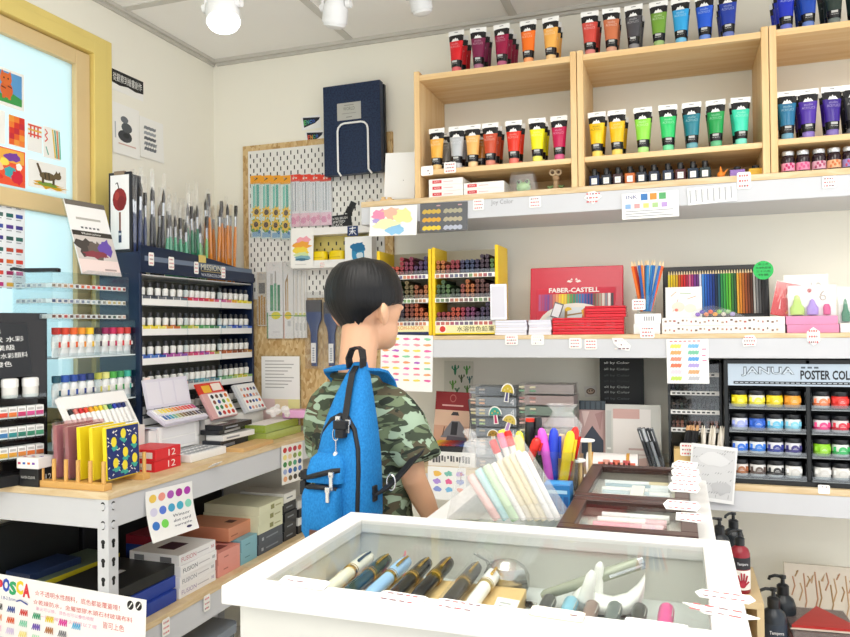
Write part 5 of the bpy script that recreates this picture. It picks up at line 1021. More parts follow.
# white palettes
def palstack(u0, u1, n, lbl):
    y = 2.52; a = xat(u0, 325, y); b = xat(u1, 325, y)
    for k in range(n):
        t = thing('white_palette', lbl % ('lowest', 'middle', 'topmost')[k], 'palette', (a+.002*(k % 2), y, MZ+.0003+k*.0172), 0, 'folded white palettes')
        m = M(); m.rbox(0, b-a, 0, .10, 0, .0085, .004, mat('#e9e8f2', .3)); m.build('tray', t, bevel=.001); m = M(); m.rbox(.001, b-a-.001, .001, .099, .009, .0168, .004, mat('#dfdeea', .3)); m.build('lid', t, bevel=.001)
palstack(494.5, 526.5, 3, 'folded white palette in the stack before the upright one, %s')
palstack(528, 551, 3, 'folded white palette in the stack next to the red tins, %s')
y = 2.5225; a = xat(490, 300, y); b = xat(506.5, 300, y); h = zat(498, 284, y)-MZ-.0535
t = thing('white_palette', 'white palette standing upright at the end of the pencil displays', 'palette', ((a+b)/2, y, MZ+.0535), (0, 0, 0))
m = M(); m.rbox(-(b-a)/2, (b-a)/2, 0, .012, 0, h, .003, mat('#eeedf4', .3)); m.build('tray', t, bevel=.002)
m = M(); m.box(-(b-a)/2+.006, (b-a)/2-.006, -.0008, 0, .008, h-.008, mat('#d8d6e0', .3)); m.build('well', t)
# big red pencil tin
y = 2.66; a = xat(529, 300, y); b = xat(623, 300, y); w = b-a; h = (zat(576, 267, y)-MZ)*1.03
t = thing('pencil_tin', 'large red pencil tin with white lettering leaning on the wall', 'pencil tin', ((a+b)/2, y, MZ+.0003), (R(-9), 0, 0))
RED = mat('#c4213a', .25, 0, .02, 8)
m = M(); m.rbox(-w/2, w/2, 0, .022, 0, h, .004, RED); m.build('tin_box', t, bevel=.003)
m = M(); pcs = '#b05a8a #a84a7a #8a4a8a #7a4a90 #a0607a #c97a6a #e0a06a #e8c04a #ecd43a #e0c84a #8ab85a #5a9a5a #3f8a6a #3f8a8a #3f7fa8 #3f6fb0 #35589a #2f4a8a #2f3f7a #6a5a4a #8a7a6a #a89a88 #d8d4c8 #8a8e94 #e4e2dc #4a4a4e'.split()
sheet(m, w*.84, h*.62, '#c92a42', [('r', 0, 0, 1, .0, '#c92a42')]+[('r', .02+.96*k/26, .46, .02+.96*(k+.86)/26, .86, c) for k, c in enumerate(pcs)]+[('p', [(.5+.5*math.cos(q), .02+.62*math.sin(q)) for q in [PI*k/16 for k in range(17)]], '#e8e4da'), ('p', [(.5+.44*math.cos(q), .02+.52*math.sin(q)) for q in [PI*k/16 for k in range(17)]], '#d9e2e4'),
   blob(.2, .12, .12, .1, '#7a9a4a', 2, 12, .4), blob(.78, .1, .1, .08, '#6a8a3f', 5, 12, .4), blob(.44, .14, .12, .1, '#8aa860', 3, 12, .4), ('p', [(.36, .02), (.36, .5), (.395, .5), (.395, .02)], '#9a7a4a'), ('p', [(.36, .36), (.6, .42), (.6, .39), (.36, .32)], '#9a7a4a'), blob(.40, .5, .05, .05, '#e8c02f', 7, 12, .4),
   ('p', [(.6, .5), (.64, .56), (.69, .5), (.66, .3), (.62, .02), (.58, .3)], '#c9402f'), ('p', [(.64, .5), (.74, .42), (.66, .3)], '#3a62b0'), ('p', [(.57, .46), (.6, .5), (.6, .3)], '#e0b03a')], t=.001)
m.build('picture_lid', t, (0, -.0012, h*.06))
m = M(); m.text('*FABER-CASTELL', (-w*.02, -.0042, h*.612), '#f6ece8', h=.0175, w=w*.54, align='c')
for s in (-1, 1): m.quad([(-w*.02+s*.012, -.0012, h*.76), (-w*.02+s*.026, -.0012, h*.775), (-w*.02+s*.02, -.0012, h*.80), (-w*.02+s*.004, -.0012, h*.785)], '#f2e2de'); m.quad([(-w*.02+s*.004, -.0012, h*.80), (-w*.02+s*.014, -.0012, h*.80), (-w*.02+s*.008, -.0012, h*.83)], '#f2e2de')
m.build('lettering', t)
def redcase(u0, u1, k, y, lbl):
    a = xat(u0, 325, y); b = xat(u1, 325, y); t = thing('pencil_case', lbl, 'pencil tin', (a, y, MZ+.0003+.0192*k), R((k*7) % 3-1), 'slim red pencil tins')
    m = M(); m.rbox(0, b-a, 0, .075, 0, .0105, .005, mat('#d4202f', .2)); m.build('tray', t, bevel=.002); m = M(); m.rbox(.0, b-a, 0, .075, .0112, .0185, .005, mat('#c81a2c', .2)); m.build('lid', t, bevel=.002)
for k in range(3): redcase(552, 624, k, 2.525, 'slim red pencil tin in the stack before the big red tin, %s' % ('lowest', 'second up', 'third up')[k])
for k in (3, 4): redcase(585, 626, k, 2.53, 'short red pencil tin on the red stack, %s' % ('lower of two', 'topmost')[k-3])
m = M(); m.box(-.016, .016, -.004, .004, 0, .055, mat('#4a4a50', .3)); m.box(-.013, .013, -.0046, -.004, .004, .05, mat('#c9c9cc', .2)); p = at(554, 318, y=2.60); tag(m.build('palette_knife_pack', None, (p.x, 2.612, MZ+.0585), (R(-10), R(18), 0)), 'small dark pack leaning on the red tin above the red cases', 'pack')
# white cartons and the cup of pencils
y = 2.53; a = xat(633.5, 320, y); b = xat(660, 320, y)
for k in range(2):
    t = thing('paint_carton', 'small white barcoded carton under the cup of pencils, %s' % ('lower', 'upper')[k], 'box', (a+.003*k, y, MZ+.0003+.0335*k), 0, 'barcoded cartons under the cup'); m = M(); m.box(0, b-a, 0, .07, 0, .033, mat('#f0efee', .4)); m.build('carton', t, bevel=.001)
    m = M()
    for q in range(5): m.box(.03+.007*q, .034+.007*q, -.0004, 0, .01, .024, '#9a9aa0')
    m.build('barcode', t)
cy = 2.565; cxm = xat(646, 300, cy); cz = MZ+.0672
t = thing('pencil_cup', 'clear cup of orange and blue pencils standing on the small white cartons', 'cup', (cxm, cy, cz))
m = M(); m.lathe([(.028, 0), (.03, .004), (.034, .06)], ACRYL, n=20); m.build('cup', t, smooth=1)
rr = random.Random(8)
for k in range(14):
    c = ['#e8702a', '#d8542a', '#e07a2f', '#c23a2a', '#2f5aa0', '#e8823a', '#2f7ab8', '#e06a2a', '#3a8ac2', '#2a6ab0', '#3f9ad0', '#2f8ac8', '#2a6fb5', '#e4602a'][k]
    sx = (k/13-.5)*2; x = cxm+sx*.014; L = .17
    o = tag((lambda m: m.build('colour_pencil', None, (x, cy+((k*5) % 4-1.5)*.006, cz+.008), (rr.uniform(-.05, .05), sx*.24+rr.uniform(-.06, .06), 0)))(M().cyl((0, 0, 0), (0, 0, L*.9), .0048, c, n=6).cyl((0, 0, L*.9), (0, 0, L), .0046, '#e8cfa8', .0012, 6)), '%s pencil from the boy in the clear cup, %s' % (ORD[k], 'orange red' if c[1] in 'ecd' else 'blue'), 'pencil', 'pencils in the clear cup')
btag(632, 299, 645.5, 310, 2.525, 'price tag standing before the cup of orange and blue pencils', 31)
# black tin of 36 colours
y = 2.675; a = xat(663, 300, y); b = xat(770, 300, y); w = b-a; h = zat(715, 264, y)-MZ-.053
t = thing('pencil_set', 'wide black tin displaying a row of thirty six colour pencils', 'pencil set', ((a+b)/2, y, MZ+.053), (R(-10), 0, 0))
m = M(); m.rbox(-w/2, w/2, 0, .02, 0, h, .005, mat('#1b1b1d', .3)); m.build('tin_box', t, bevel=.002)
m = M(); m.box(-w/2+.008, w/2-.008, -.0007, 0, .006, h-.014, '#26262a'); m.build('tray', t)
cs = '#e8d84a #f0d02f #e8c43a #d8b02f #c9602a #d8402f #d2303a #a82a4a #d86a8a #a83a7a #7a3a8a #6a3a7a #d8d8e8 #4a8ad0 #2f6ac0 #2a56b0 #274a9a #1f3a80 #1f3048 #2a5a6a #2f8a4a #3fa04a #4fae3a #6aba3a #3a7a3a #2f5a3a #e0a83a #d8882f #b86a2a #a0522a #7a4028 #5a3426 #b8b4ae #8a8a8a #5a5a5c #2a2a2c'.split()
for k, c in enumerate(cs):
    x = -w/2+.016+(w-.032)*(k+.5)/36; m = M(); m.cyl((x, -.004, .012), (x, -.004, h-.03), .0036, c, n=6); m.cyl((x, -.004, h-.03), (x, -.004, h-.018), .0034, '#e6cfa6', .0012, 6); m.cyl((x, -.004, h-.019), (x, -.004, h-.0165), .0013, c, .0004, 6); m.build('colour_pencil', t)
y = 2.53; a = xat(662, 322, y); b = xat(785, 322, y)
for k in range(2):
    t = thing('pattern_box', 'long white box with tiny brown prints under the black pencil tin, %s' % ('lower', 'upper')[k], 'box', (a, y, MZ+.0003+.0262*k), 0, 'printed white boxes'); m = M(); m.box(0, b-a, 0, .16, 0, .0258, mat('#edeae6', .4)); m.build('carton', t, bevel=.001)
    m = M(); rq = random.Random(4+k)
    for q in range(26): x = .008+(b-a-.02)*q/26; z = .006+.008*rq.random(); m.box(x, x+.004+.004*rq.random(), -.0004, 0, z, z+.006, ('#8a6a5a', '#b09a8a', '#a8605a', '#6a5a52')[q % 4])
    m.build('print', t)
def slantcard(name, label, cat, u0, v0, u1, v1, y, z, bg, marks, tilt=-8, grp=None):
    a = xat(u0, (v0+v1)/2, y); b = xat(u1, (v0+v1)/2, y); h = zat((u0+u1)/2, v0, y)-z
    m = M(); sheet(m, b-a, h, bg, marks, t=.0015); return tag(m.build(name, None, ((a+b)/2, y, z), (R(tilt), 0, 0)), label, cat, grp)
slantcard('doodle_card', 'white card with pencil doodles before the black pencil tin', 'card', 665.5, 286.5, 702, 316, 2.60, MZ+.053, '#efece8', [('l', (.2, .2), (.35, .6), .002, '#c98a7a'), ('e', .35, .35, .18, .16, '#e8d8c8'), ('e', .68, .3, .16, .14, '#dfe6d0'), ('l', (.4, .8), (.7, .78), .002, '#8aa86a'), ('l', (.6, .6), (.85, .7), .002, '#c98a5a'), ('l', (.15, .7), (.3, .85), .002, '#d8a06a'), ('e', .3, .25, .05, .05, '#d87a6a')])
t = thing('candy_bag', 'clear bag of small bright pieces lying on the printed white boxes', 'bag', (xat(716, 310, 2.56), 2.565, MZ+.0532)); rq = random.Random(6)
m = M(); m.ring_loft([[(-.075, -.02, .001), (.085, -.02, .001), (.085, .02, .001), (-.075, .02, .001)], [(-.07, -.018, .02), (.03, -.018, .026), (.03, .018, .026), (-.07, .018, .02)], [(-.03, -.004, .036), (-.01, -.004, .038), (-.01, .004, .038), (-.03, .004, .036)]], FOIL); m.build('clear_bag', t)
for k in range(9): m = M(); m.ball((-.055+.013*k, rq.uniform(-.008, .008), .009+.008*(k % 2)), (.008, .006, .007), ('#8a5ac2', '#5a4ab0', '#e88a5a', '#e0603a', '#e8a03a', '#8ac05a', '#d8d0c0', '#a0c88a', '#b0a0d0')[k], 8, 5); m.build('sweet', t, smooth=1)
p = at(763.5, 278, y=2.61); r = xat(774, 270, 2.61)-xat(753.5, 270, 2.61)
m = M(); m.cyl((0, 0, 0), (0, .003, 0), r/2, '#2fb85a', n=28)
for k, (t_, w_) in enumerate((('新上市', .5), ('水溶色鉛筆', .75), ('三十六色', .7), ('特價', .5))): m.text(t_, (0, -.0005, r*(.26-.19*k)), '#1d3a26', h=r*.12, w=r*w_, align='c')
tag(m.build('hanging_round_sign', None, (p.x, 2.612, p.z+r*.42), smooth=0), 'bright green round sign with handwriting clipped to the black pencil tin', 'sign')
def pouch(name, label, u0, v0, u1, v1, y, z, col, marks, items, th=.025, tilt=-6, cat='pack', grp=None, rot=0):
    a = xat(u0, (v0+v1)/2, y); b = xat(u1, (v0+v1)/2, y); h = zat((u0+u1)/2, v0, y)-z; w = b-a
    t = thing(name, label, cat, ((a+b)/2, y, z), (R(tilt), R(rot), 0), grp)
    if col: m = M(); sheet(m, w*.94, h*.97, col, marks, t=.001, y=th*.3); m.build('printed_card', t)
    for c, f, part in items:
        m = M(); f(m, w, h, c); m.build(part, t, smooth=1)
    m = M(); f4 = lambda ww, dd, z_: [(-ww, -dd, z_), (ww, -dd, z_), (ww, dd, z_), (-ww, dd, z_)]
    m.ring_loft([f4(w*.5, th*.6, .001), f4(w*.5, th*.62, h*.5), f4(w*.5, th*.06, h)], FOIL); m.build('clear_bag', t)
    return t
def cray(fx, s=1): return lambda m, w, h, c: m.lathe([(.001, h*.02), (w*.14*s, h*.03), (w*.15*s, h*.25), (w*.09*s, h*.36), (w*.05*s, h*.62*s), (w*.02*s, h*.66*s), (.001, h*.67*s)], c, (w*fx, -.004, 0), 14, 1, .5)
PB = MZ+.0003
pouch('red_pack', 'red paper pack with a white drop mark beside the round green sign', 769, 281, 795, 311, 2.59, PB+.053, '#d42a2f', [('e', .6, .62, .12, .08, '#f0d8d4'), ('p', [(.3, .55), (.36, .2), (.3, .2)], '#f0d8d4'), ('p', [(.6, .1), (.7, .25), (.85, .12)], '#f0a02f'), ('l', (.2, .4), (.3, .75), .003, '#ee8888')], [], .012, -5, rot=12)
for k in range(2):
    a = xat(786, 322, 2.53); b = xat(838, 322, 2.53); t = thing('pink_carton', 'flat pink box under the crayon bags, %s' % ('lower', 'upper')[k], 'box', (a+.003*(1-k), 2.53, PB+.0262*k), 0, 'pink boxes under the crayon bags'); m = M(); m.box(0, b-a, 0, .12, 0, .0258, mat('#dd8fb5', .4)); m.build('carton', t, bevel=.001)
pouch('crayon_bag', 'clear bag of drop shaped crayons marked six on the pink boxes', 787, 284, 838, 313.5, 2.565, PB+.0525, '#f0edec', [('t', '6', .66, .5, .34, '#a89a90', .15), ('e', .46, .84, .05, .07, '#b8282f')], [('#b8d86a', cray(-.3), 'crayon'), ('#a88ad8', cray(.0, .8), 'crayon'), ('#d84a8a', cray(.28, .5), 'crayon')])
pouch('crayon_bag', 'clear bag with a card marked twelve behind the bag of six', 784, 274, 829, 300, 2.62, PB+.0525, '#efeeed', [('t', '12', .62, .45, .4, '#b0a8a2', .28), ('e', .48, .6, .06, .09, '#b8282f'), ('r', .05, .1, .3, .6, '#8ab8e0')], [], .02)
pouch('crayon_bag', 'clear bag of dark green crayons at the picture edge beside the pink boxes', 838, 286, 868, 313, 2.565, PB+.03, '#eeedea', [], [('#2f7a5a', cray(-.25), 'crayon'), ('#3a8a6a', cray(.2), 'crayon')])
a = xat(832, 322, 2.57); t = thing('paint_carton', 'flat white carton under the green crayon bag', 'box', (xat(840, 322, 2.54), 2.535, PB), 0); m = M(); m.box(0, .14, 0, .10, 0, .028, '#eeedec'); m.build('carton', t, bevel=.001)
# tags along the middle shelf
TY = BY-.0016
for u0, v0, u1, v1, lb, sh in ((505, 335, 518, 345, 'price tag on the middle shelf edge under the upright white palette', None), (531, 335, 544, 345, 'blank tilted tag on the middle shelf edge under the second palette stack', None), (569, 338, 581.5, 348.5, 'price tag on the middle shelf edge, first of two under the red cases', None), (584.5, 339, 597, 349.5, 'price tag on the middle shelf edge, second of two under the red cases', None), (612, 338, 631, 351, 'folded arrow shaped tag on the middle shelf edge under the red cases', [(0, 1), (.55, 1), (1, .4), (.9, 0), (.5, .1), (.1, .55)]), (640, 326, 654.5, 338, 'price tag on the middle shelf edge under the barcoded cartons', None), (742, 335, 757, 346.5, 'price tag on the middle shelf edge under the printed white boxes', [(.1, 0), (.9, .05), (1, .6), (.8, 1), (.2, .95), (0, .5)]), (807, 327, 820, 345.5, 'six sided price tag on the middle shelf edge under the pink boxes', [(.5, 0), (1, .25), (1, .75), (.5, 1), (0, .75), (0, .25)])):
    btag(u0, v0, u1, v1, TY, lb, int(u0), shape=sh, ink='#e8e0da' if 'blank' in lb or 'arrow' in lb else '#d8686c')
cols = '#e2e06a #7ab8e0 #f0a86a #7ac0a0 #ee9078 #5a9fd8 #ea7a5a #b0a0d8 #f2d0d8 #d8a878 #c2dc6a #bdbdc2'.split()
on_back('hanging_swatch_card', 'white card with two columns of pencil swatches hanging from the middle shelf', 'swatch card', 667, 339, 709, 383.5, BY-.0020, '#f3f2f0', [('r', .08+.11*k, .94, .15+.11*k, .965, '#d86a70') for k in range(7)]+[scrib(.08+.42*(k % 2), .84-.145*(k//2), .26, .1, c, 7, k) for k, c in enumerate(cols)]+[('r', .84, .76, .95, .78, '#e0508a'), ('r', .84, .62, .93, .64, '#e0508a'), ('r', .85, .5, .95, .52, '#e0508a')], R(-.5))
mk = [blob(.1+.2*i, .93-.105*j, .07, .02, ('#f0c85a', '#f09aa0', '#8ad0a0', '#f0e05a', '#f0a06a', '#e87a8a', '#ea6aa8', '#b86ac8', '#f0b0c8', '#e8508a')[(i*3+j*2) % 10], i+j, 10, .3) for i in range(5) for j in range(8)]
on_back('hanging_swatch_card', 'white sheet of rows of pastel colour dashes hanging from the shelf beside the boy', 'swatch card', 380, 335, 432, 391, BY-.0024, '#f3f1ee', mk, R(1.5))
# ============================================================ lowest wall shelf
LY = 2.54
on_back('wall_picture', 'small clear sheet of painted cacti stuck to the wall under the middle shelf', 'picture', 444, 361, 473, 393, D-.002, '#dcdacb', [f for i, (cx, cz, s, c) in enumerate(((.38, .72, 1, '#2f7a58'), (.78, .72, .9, '#5a9a4a'), (.6, .45, .8, '#4a5a3a'), (.88, .42, .7, '#3a6f6a'), (.3, .25, .9, '#6aa04a'), (.8, .12, .8, '#5a8a3a'), (.45, .05, .6, '#3f7a4a'))) for f in (('e', cx, cz, .045*s, .17*s, c), ('l', (cx-.1*s, cz+.06), (cx, cz-.04), .0035*s, c), ('l', (cx+.11*s, cz+.08), (cx, cz-.02), .0035*s, c), ('e', cx-.1*s, cz+.08, .025, .05*s, c), ('e', cx+.11*s, cz+.1, .025, .05*s, c))], R(1))
# pastel tin, its lid standing behind, and a printed box under it
a = xat(428, 455, LY); b = xat(475, 455, LY); zb = zat(450, 452, LY)
t = thing('pattern_box', 'white and black printed box under the open pastel tin', 'box', (a, LY, LZ+.0003)); bh = .052
m = M(); m.box(0, b-a, 0, .14, 0, bh, mat('#e9e7e4', .4)); m.build('carton', t, bevel=.001)
m = M(); rq = random.Random(9)
for q in range(14): x = .006+(b-a-.02)*q/14; m.box(x, x+.004+.005*rq.random(), -.0004, 0, .012+.016*rq.random(), .034+.006*rq.random(), '#55555a')
m.build('print', t)
t = thing('pastel_tin', 'open dark tin of soft pastels with a red portrait lid standing behind the boy\'s arm', 'pastel set', (a, LY, LZ+bh+.0006)); w = b-a
m = M(); m.box(0, w, 0, .13, 0, .018, '#2a2a2e'); m.build('tray', t, bevel=.001)
for k, c in enumerate('#d8c83a #e8b83a #d88a3a #c9602f #c2402f #a83a3a #8a4a5a #6a4a78 #4a5a9a #3f6ab0 #2f5a98 #35506a'.split()):
    m = M(); x = .008+(w-.016)*(k+.5)/12; m.box(x-.0055, x+.0055, .008, .122, .0185, .025, c); m.build('pastel', t, bevel=.001)
u0, u1 = 434, 469; ly = LY+.118; a2 = xat(u0, 415, ly); b2 = xat(u1, 415, ly); lh = zat(450, 392, ly)-(LZ+bh+.018)
m = M(); sheet(m, b2-a2, lh, '#8a1f24', [('r', 0, 0, 1, .63, '#c99a80'), ('r', 0, .32, 1, .63, '#d8b49a'), ('e', .5, .87, .09, .08, '#b0605a'), ('e', .5, .87, .07, .06, '#8a1f24'), ('r', .2, .71, .8, .74, '#d8a8a0'), ('p', [(.2, .08), (.9, .08), (.85, .3), (.72, .42), (.5, .42), (.36, .28)], '#77767c'), ('p', [(.48, .14), (.66, .14), (.68, .4), (.5, .4)], '#2a2a30'), ('e', .58, .49, .075, .075, '#d8b09a'), ('p', [(.46, .53), (.7, .53), (.66, .6), (.52, .6)], '#3a3438'), ('p', [(.4, .12), (.95, .1), (.95, .02), (.36, .02)], '#55505a'), ('l', (.26, .12), (.3, .3), .004, '#6a4a34')], t=.008)
m.build('portrait_lid', t, ((a2+b2)/2-a, .104, .019), (R(-8), R(2), 0))
m = M(); m.box(0, .003, .0, .14, 0, .17, mat('#3a3a3f', .3)); m.build('open_side_lid', t, (w-.006, .0, .0185), (0, R(-6), 0))
# stacks of marker sets
def mset(u0, u1, k, y, z, hh, lbl, c0, cs, four, grp):
    a = xat(u0, 420, y); b = xat(u1, 420, y); w = b-a; t = thing('marker_set', lbl, 'marker set', (a, y, z+k*(hh+.0006)+.0003), R(((k*5) % 3-1)*1.2), grp)
    m = M(); m.box(.02, w-.004, .004, .10, .003, hh-.003, mat(c0, .4)); m.build('label_sleeve', t)
    if four: m = M(); m.text('4', (w*.86, .003, hh*.2), '#d8dadd', h=hh*.6); m.build('lettering', t)
    for q, c in enumerate(cs):
        m = M(); z_ = .006+(hh-.012)*(q+.5)/len(cs); m.cyl((.0, .012, z_), (.022, .012, z_), .0042, c, n=8); m.cyl((w*.2, .0035, z_), (w*.2+.02, .0035, z_), .0035, c, n=8); m.build('marker', t)
    m = M(); m.box(-.002, w, 0, .104, 0, hh, FOIL); m.build('clear_case', t)
g4 = ['#5a6470', '#6a7480', '#4a525c', '#7a848e', '#59626c', '#8a929a', '#6f777f', '#505860']
mc = [('#b8a89a', '#c9b0a0'), ('#7a8a8a', '#a89a8a'), ('#c2a08a', '#d8b8a0'), ('#8a8f98', '#b0a89a'), ('#a8c08a', '#d8d0a0'), ('#c9c08a', '#d8c8b0'), ('#d8a88a', '#c9b8a8'), ('#8a9098', '#a8a098')]
for k in range(8): mset(470, 517, k, 2.54, LZ, .0355, 'clear cased marker set with a grey sleeve, %s from the bottom beside the portrait tin' % ORD[k], g4[k], mc[k], True, 'grey sleeved marker sets')
p4 = ['#9a8a88', '#7a8078', '#a89694', '#8f8a82', '#a8989a', '#6f7f74', '#988684', '#908684']
for k in range(8): mset(519, 575, k, 2.545, LZ, .0368, 'clear cased marker set with a dusky pink sleeve, %s from the bottom' % ORD[k], p4[k], [('#d8b0a8', '#a8706a'), ('#6a9a7a', '#d8d0b0')][k % 2], False, 'pink sleeved marker sets')
for k, (u0, v0, u1, v1, cap, stem, dots, lb) in enumerate(((500, 383.5, 512, 401, '#c9b03a', '#4a4a7a', '#d8c88a', 'ochre mushroom sticker with a dark stem on the upper grey marker sets'), (490, 406.5, 502, 423, '#3f9a8a', '#c23a6a', '#d8b04a', 'teal mushroom sticker with a pink stem on the grey marker sets'), (500, 414, 513, 430, '#d0b85a', '#b08ac2', '#a8923a', 'ochre mushroom sticker with a lilac stem on the grey marker sets'), (488, 429.5, 499, 442, '#a8802f', '#d8c2a0', '#5a4a2a', 'brown mushroom sticker low on the grey marker sets'))):
    y = 2.528; aa = xat(u0, v0, y); bb = xat(u1, v0, y); za = zat(u0, v0, y); zb_ = zat(u0, v1, y); w = bb-aa; h = za-zb_; m = M()
    capf = lambda s: [(.5*w*s*math.cos(q), 0, h*.5+h*.48*s*math.sin(q)) for q in [PI*k2/12 for k2 in range(13)]]
    m.prism(capf(1.12), (0, .0008, 0), '#efece4'); m.prism([(-w*.2, 0, -.003), (w*.2, 0, -.003), (w*.16, 0, h*.55), (-w*.16, 0, h*.55)], (0, .0008, 0), '#efece4')
    m.quad([(x, -.0005, z) for x, y_, z in capf(.95)], cap); m.quad([(-w*.12, -.0005, 0), (w*.12, -.0005, 0), (w*.08, -.0005, h*.5), (-w*.08, -.0005, h*.5)], stem)
    for q in range(3): m.cyl((w*(-.24+.24*q), -.0010, h*(.62+.1*(q % 2))), (w*(-.24+.24*q), -.0006, h*(.62+.1*(q % 2))), w*.07, dots, n=8)
    tag(m.build('hanging_sticker', None, ((aa+bb)/2, y, zb_), (0, R((8, -6, 18, -4)[k]), 0)), lb, 'sticker', 'mushroom stickers')
on_back('hanging_sticker', 'small white sticker with a brown doodle on the wall by the black board', 'sticker', 585, 386, 597.5, 396.5, D-.002, '#e9e4da', [('e', .5, .5, .36, .3, '#7a5a48'), ('e', .5, .5, .26, .2, '#d8c0a8'), ('e', .4, .55, .06, .08, '#4a3428'), ('e', .62, .55, .06, .08, '#4a3428')], R(-6))
t_ = [('t', 'all by Color', .1, z_, .055, c_, .58) for z_, c_ in ((.93, '#8a8f8c'), (.82, '#e4e6e2'), (.70, '#a8aca8'), (.58, '#4a504e'), (.47, '#303634'), (.36, '#b4b8b4'), (.26, '#9ca09c'), (.14, '#50565a'))]
on_back('hanging_board', 'black sample board with silver pen lettering under the middle shelf', 'board', 600, 355, 644, 407.5, 2.74, '#14171a', t_, 0, 0, None, .006)
def stand_card(name, label, cat, u0, v0, u1, y, bg, marks, tilt=-6, z=None, th=.006, grp=None):
    z = LZ+.0003 if z is None else z; a = xat(u0, v0+20, y); b = xat(u1, v0+20, y); h = zat((u0+u1)/2, v0, y)-z
    m = M(); sheet(m, b-a, h, bg, marks, t=th); return tag(m.build(name, None, ((a+b)/2, y, z), (R(tilt), 0, 0)), label, cat, grp)
stand_card('marker_card', 'dusty pink boxed set with a navy house shape standing beside the pink marker sets', 'set', 578.5, 401, 605, 2.67, '#c2a09c', [('r', 0, .86, 1, 1, '#39424a')]+[('r', .06+.2*k, .87, .2+.2*k, .99, '#4f5a62') for k in range(5)]+[('p', [(.1, .1), (.92, .1), (.92, .4), (.5, .62), (.1, .38)], '#3f4654'), ('p', [(.1, .84), (.4, .84), (.2, .6)], '#e2c8c2'), ('p', [(.6, .8), (.9, .84), (.8, .55)], '#b08a88'), ('r', .3, .18, .7, .22, '#8a8f98')])
stand_card('zip_pouch', 'clear zip pouch with a white and dusty pink card under the black board', 'pouch', 605, 405, 661, 2.65, '#c9c8c2', [('r', .14, .05, .82, .93, '#e2dcd8'), ('r', .14, .78, .62, .93, '#c9a39c'), ('r', .42, .3, .8, .33, '#c2a8a4'), ('r', .5, .22, .8, .24, '#cbbab6'), ('p', [(.3, .05), (.82, .05), (.82, .2), (.5, .16)], '#d0b2ac'), ('r', .02, .05, .11, .9, '#b9bab6'), ('r', .03, .3, .1, .33, '#e4e4e0')], -5)
# rolled paper bundle with rubber bands
y = 2.545; a = xat(587, 453, y); b = xat(638, 453, y); r = .036
t = thing('paper_roll', 'white and pink rolled paper bundle held by two rubber bands', 'paper roll', (a, y, LZ+r+.0004)); rq = random.Random(4)
m = M(); m.cyl((0, 0, 0), (b-a, 0, 0), r, mat('#f0e9e6', .5), n=24); m.build('roll', t, smooth=1)
m = M()
for k in range(7): x = .04+.016*k; q = -PI/2+.5*math.sin(k*2.1); m.box(x, x+.022, -.001, .001, -.012, .012+.008*(k % 2), ('#d8705a', '#e2a090', '#c95a5a')[k % 3])
mm = Matrix.Translation((0, -r-.0004, 0)); m.v = [mm @ v for v in m.v]; m.build('red_print', t)
for x in (.012, (b-a)*.78):
    m = M(); m.cyl((x, 0, 0), (x+.01, 0, 0), r+.0015, mat('#c9933a', .5), n=24); m.build('rubber_band', t, smooth=1)
# pens bundled in a clear cup
y = 2.56; x = xat(658, 455, y); t = thing('pen_cup', 'clear cup of slim black and grey pens leaning beside the paper roll', 'cup', (x, y, LZ+.0004)); m = M(); m.lathe([(.03, 0), (.034, .004), (.038, .07)], ACRYL, n=20); m.build('cup', t, smooth=1)
rq = random.Random(12)
for k in range(12):
    c = ('#26282c', '#3a3d42', '#8a8e94', '#1d1e22', '#55585e')[k % 5]; L = .155; o = M(); o.cyl((0, 0, 0), (0, 0, L*.72), .0055, c, n=8); o.cyl((0, 0, L*.72), (0, 0, L), .006, ('#4a4d52', '#b9bdc2', '#2a2c30')[k % 3], n=8); o.box(-.001, .001, -.0085, -.006, L*.75, L*.96, '#c9ccd0')
    tag(o.build('black_pen', None, (x-.014+.0128*(k % 4), y-.013+.0135*(k//4), LZ+.008), (0, R(-17), 0), smooth=1), 'slim %s pen in the clear cup by the paper roll, %s' % (('black', 'charcoal', 'grey', 'jet black', 'slate')[k % 5], ORD[k//5]+' of its shade'), 'pen', 'slim pens in the clear cup')
# dark pencil cabinet
y = 2.60; a = xat(668, 400, y); b = xat(722, 400, y); w = b-a; h = .372
t = thing('pencil_display', 'dark grey tiered pencil rack beside the poster colour rack', 'display rack', (a, y, LZ+.0003)); DG = mat('#34373a', .4)
for x in (0, w-.008): m = M(); m.box(x, x+.008, 0, .18, 0, h, DG); m.build('side_panel', t, bevel=.001)
m = M(); m.box(.008, w-.008, .175, .18, 0, h, mat('#6f706a', .5)); m.build('back_panel', t)
tz = [zat(700, v, y)-LZ for v in (428.5, 410.5, 391.5, 373)]
for z in tz:
    m = M(); m.box(.008, w-.008, .0, .175, z-.003, z, '#77787a'); m.box(.008, w-.008, -.002, 0, z-.013, z+.001, '#e4e3df'); m.build('tier_shelf', t)
    m = M()
    for q in range(9): m.box(.014+(w-.03)*q/9, .014+(w-.03)*(q+.6)/9, -.0026, -.0021, z-.009, z-.004, '#3a3a3c')
    m.build('label_strip', t)
m = M(); m.box(.008, w-.008, .003, .0045, tz[0]-.05, h-.004, ACRYL); m.build('clear_front', t)
n = 11
for q, z in enumerate(tz):
    for i in range(n):
        for j in range(2):
            r = (w-.02)/n*.46; pencil_at(a+.010+(w-.02)*(i+.5)/n, y+.006, LZ+.0006+z+r+j*r*1.95, ('#2a2426', '#3a2a28', '#32303a', '#26302c')[(i+q) % 4] if q else ('#5a2f2a', '#8a4a3a', '#a8604a', '#3a2a26')[i % 4], .15, round(r, 4), '%s dark pencil up, %s stack, %s tier of the dark grey rack' % (ORD[j], ORD[i], ORD[q]), 'pencils in the dark grey rack')
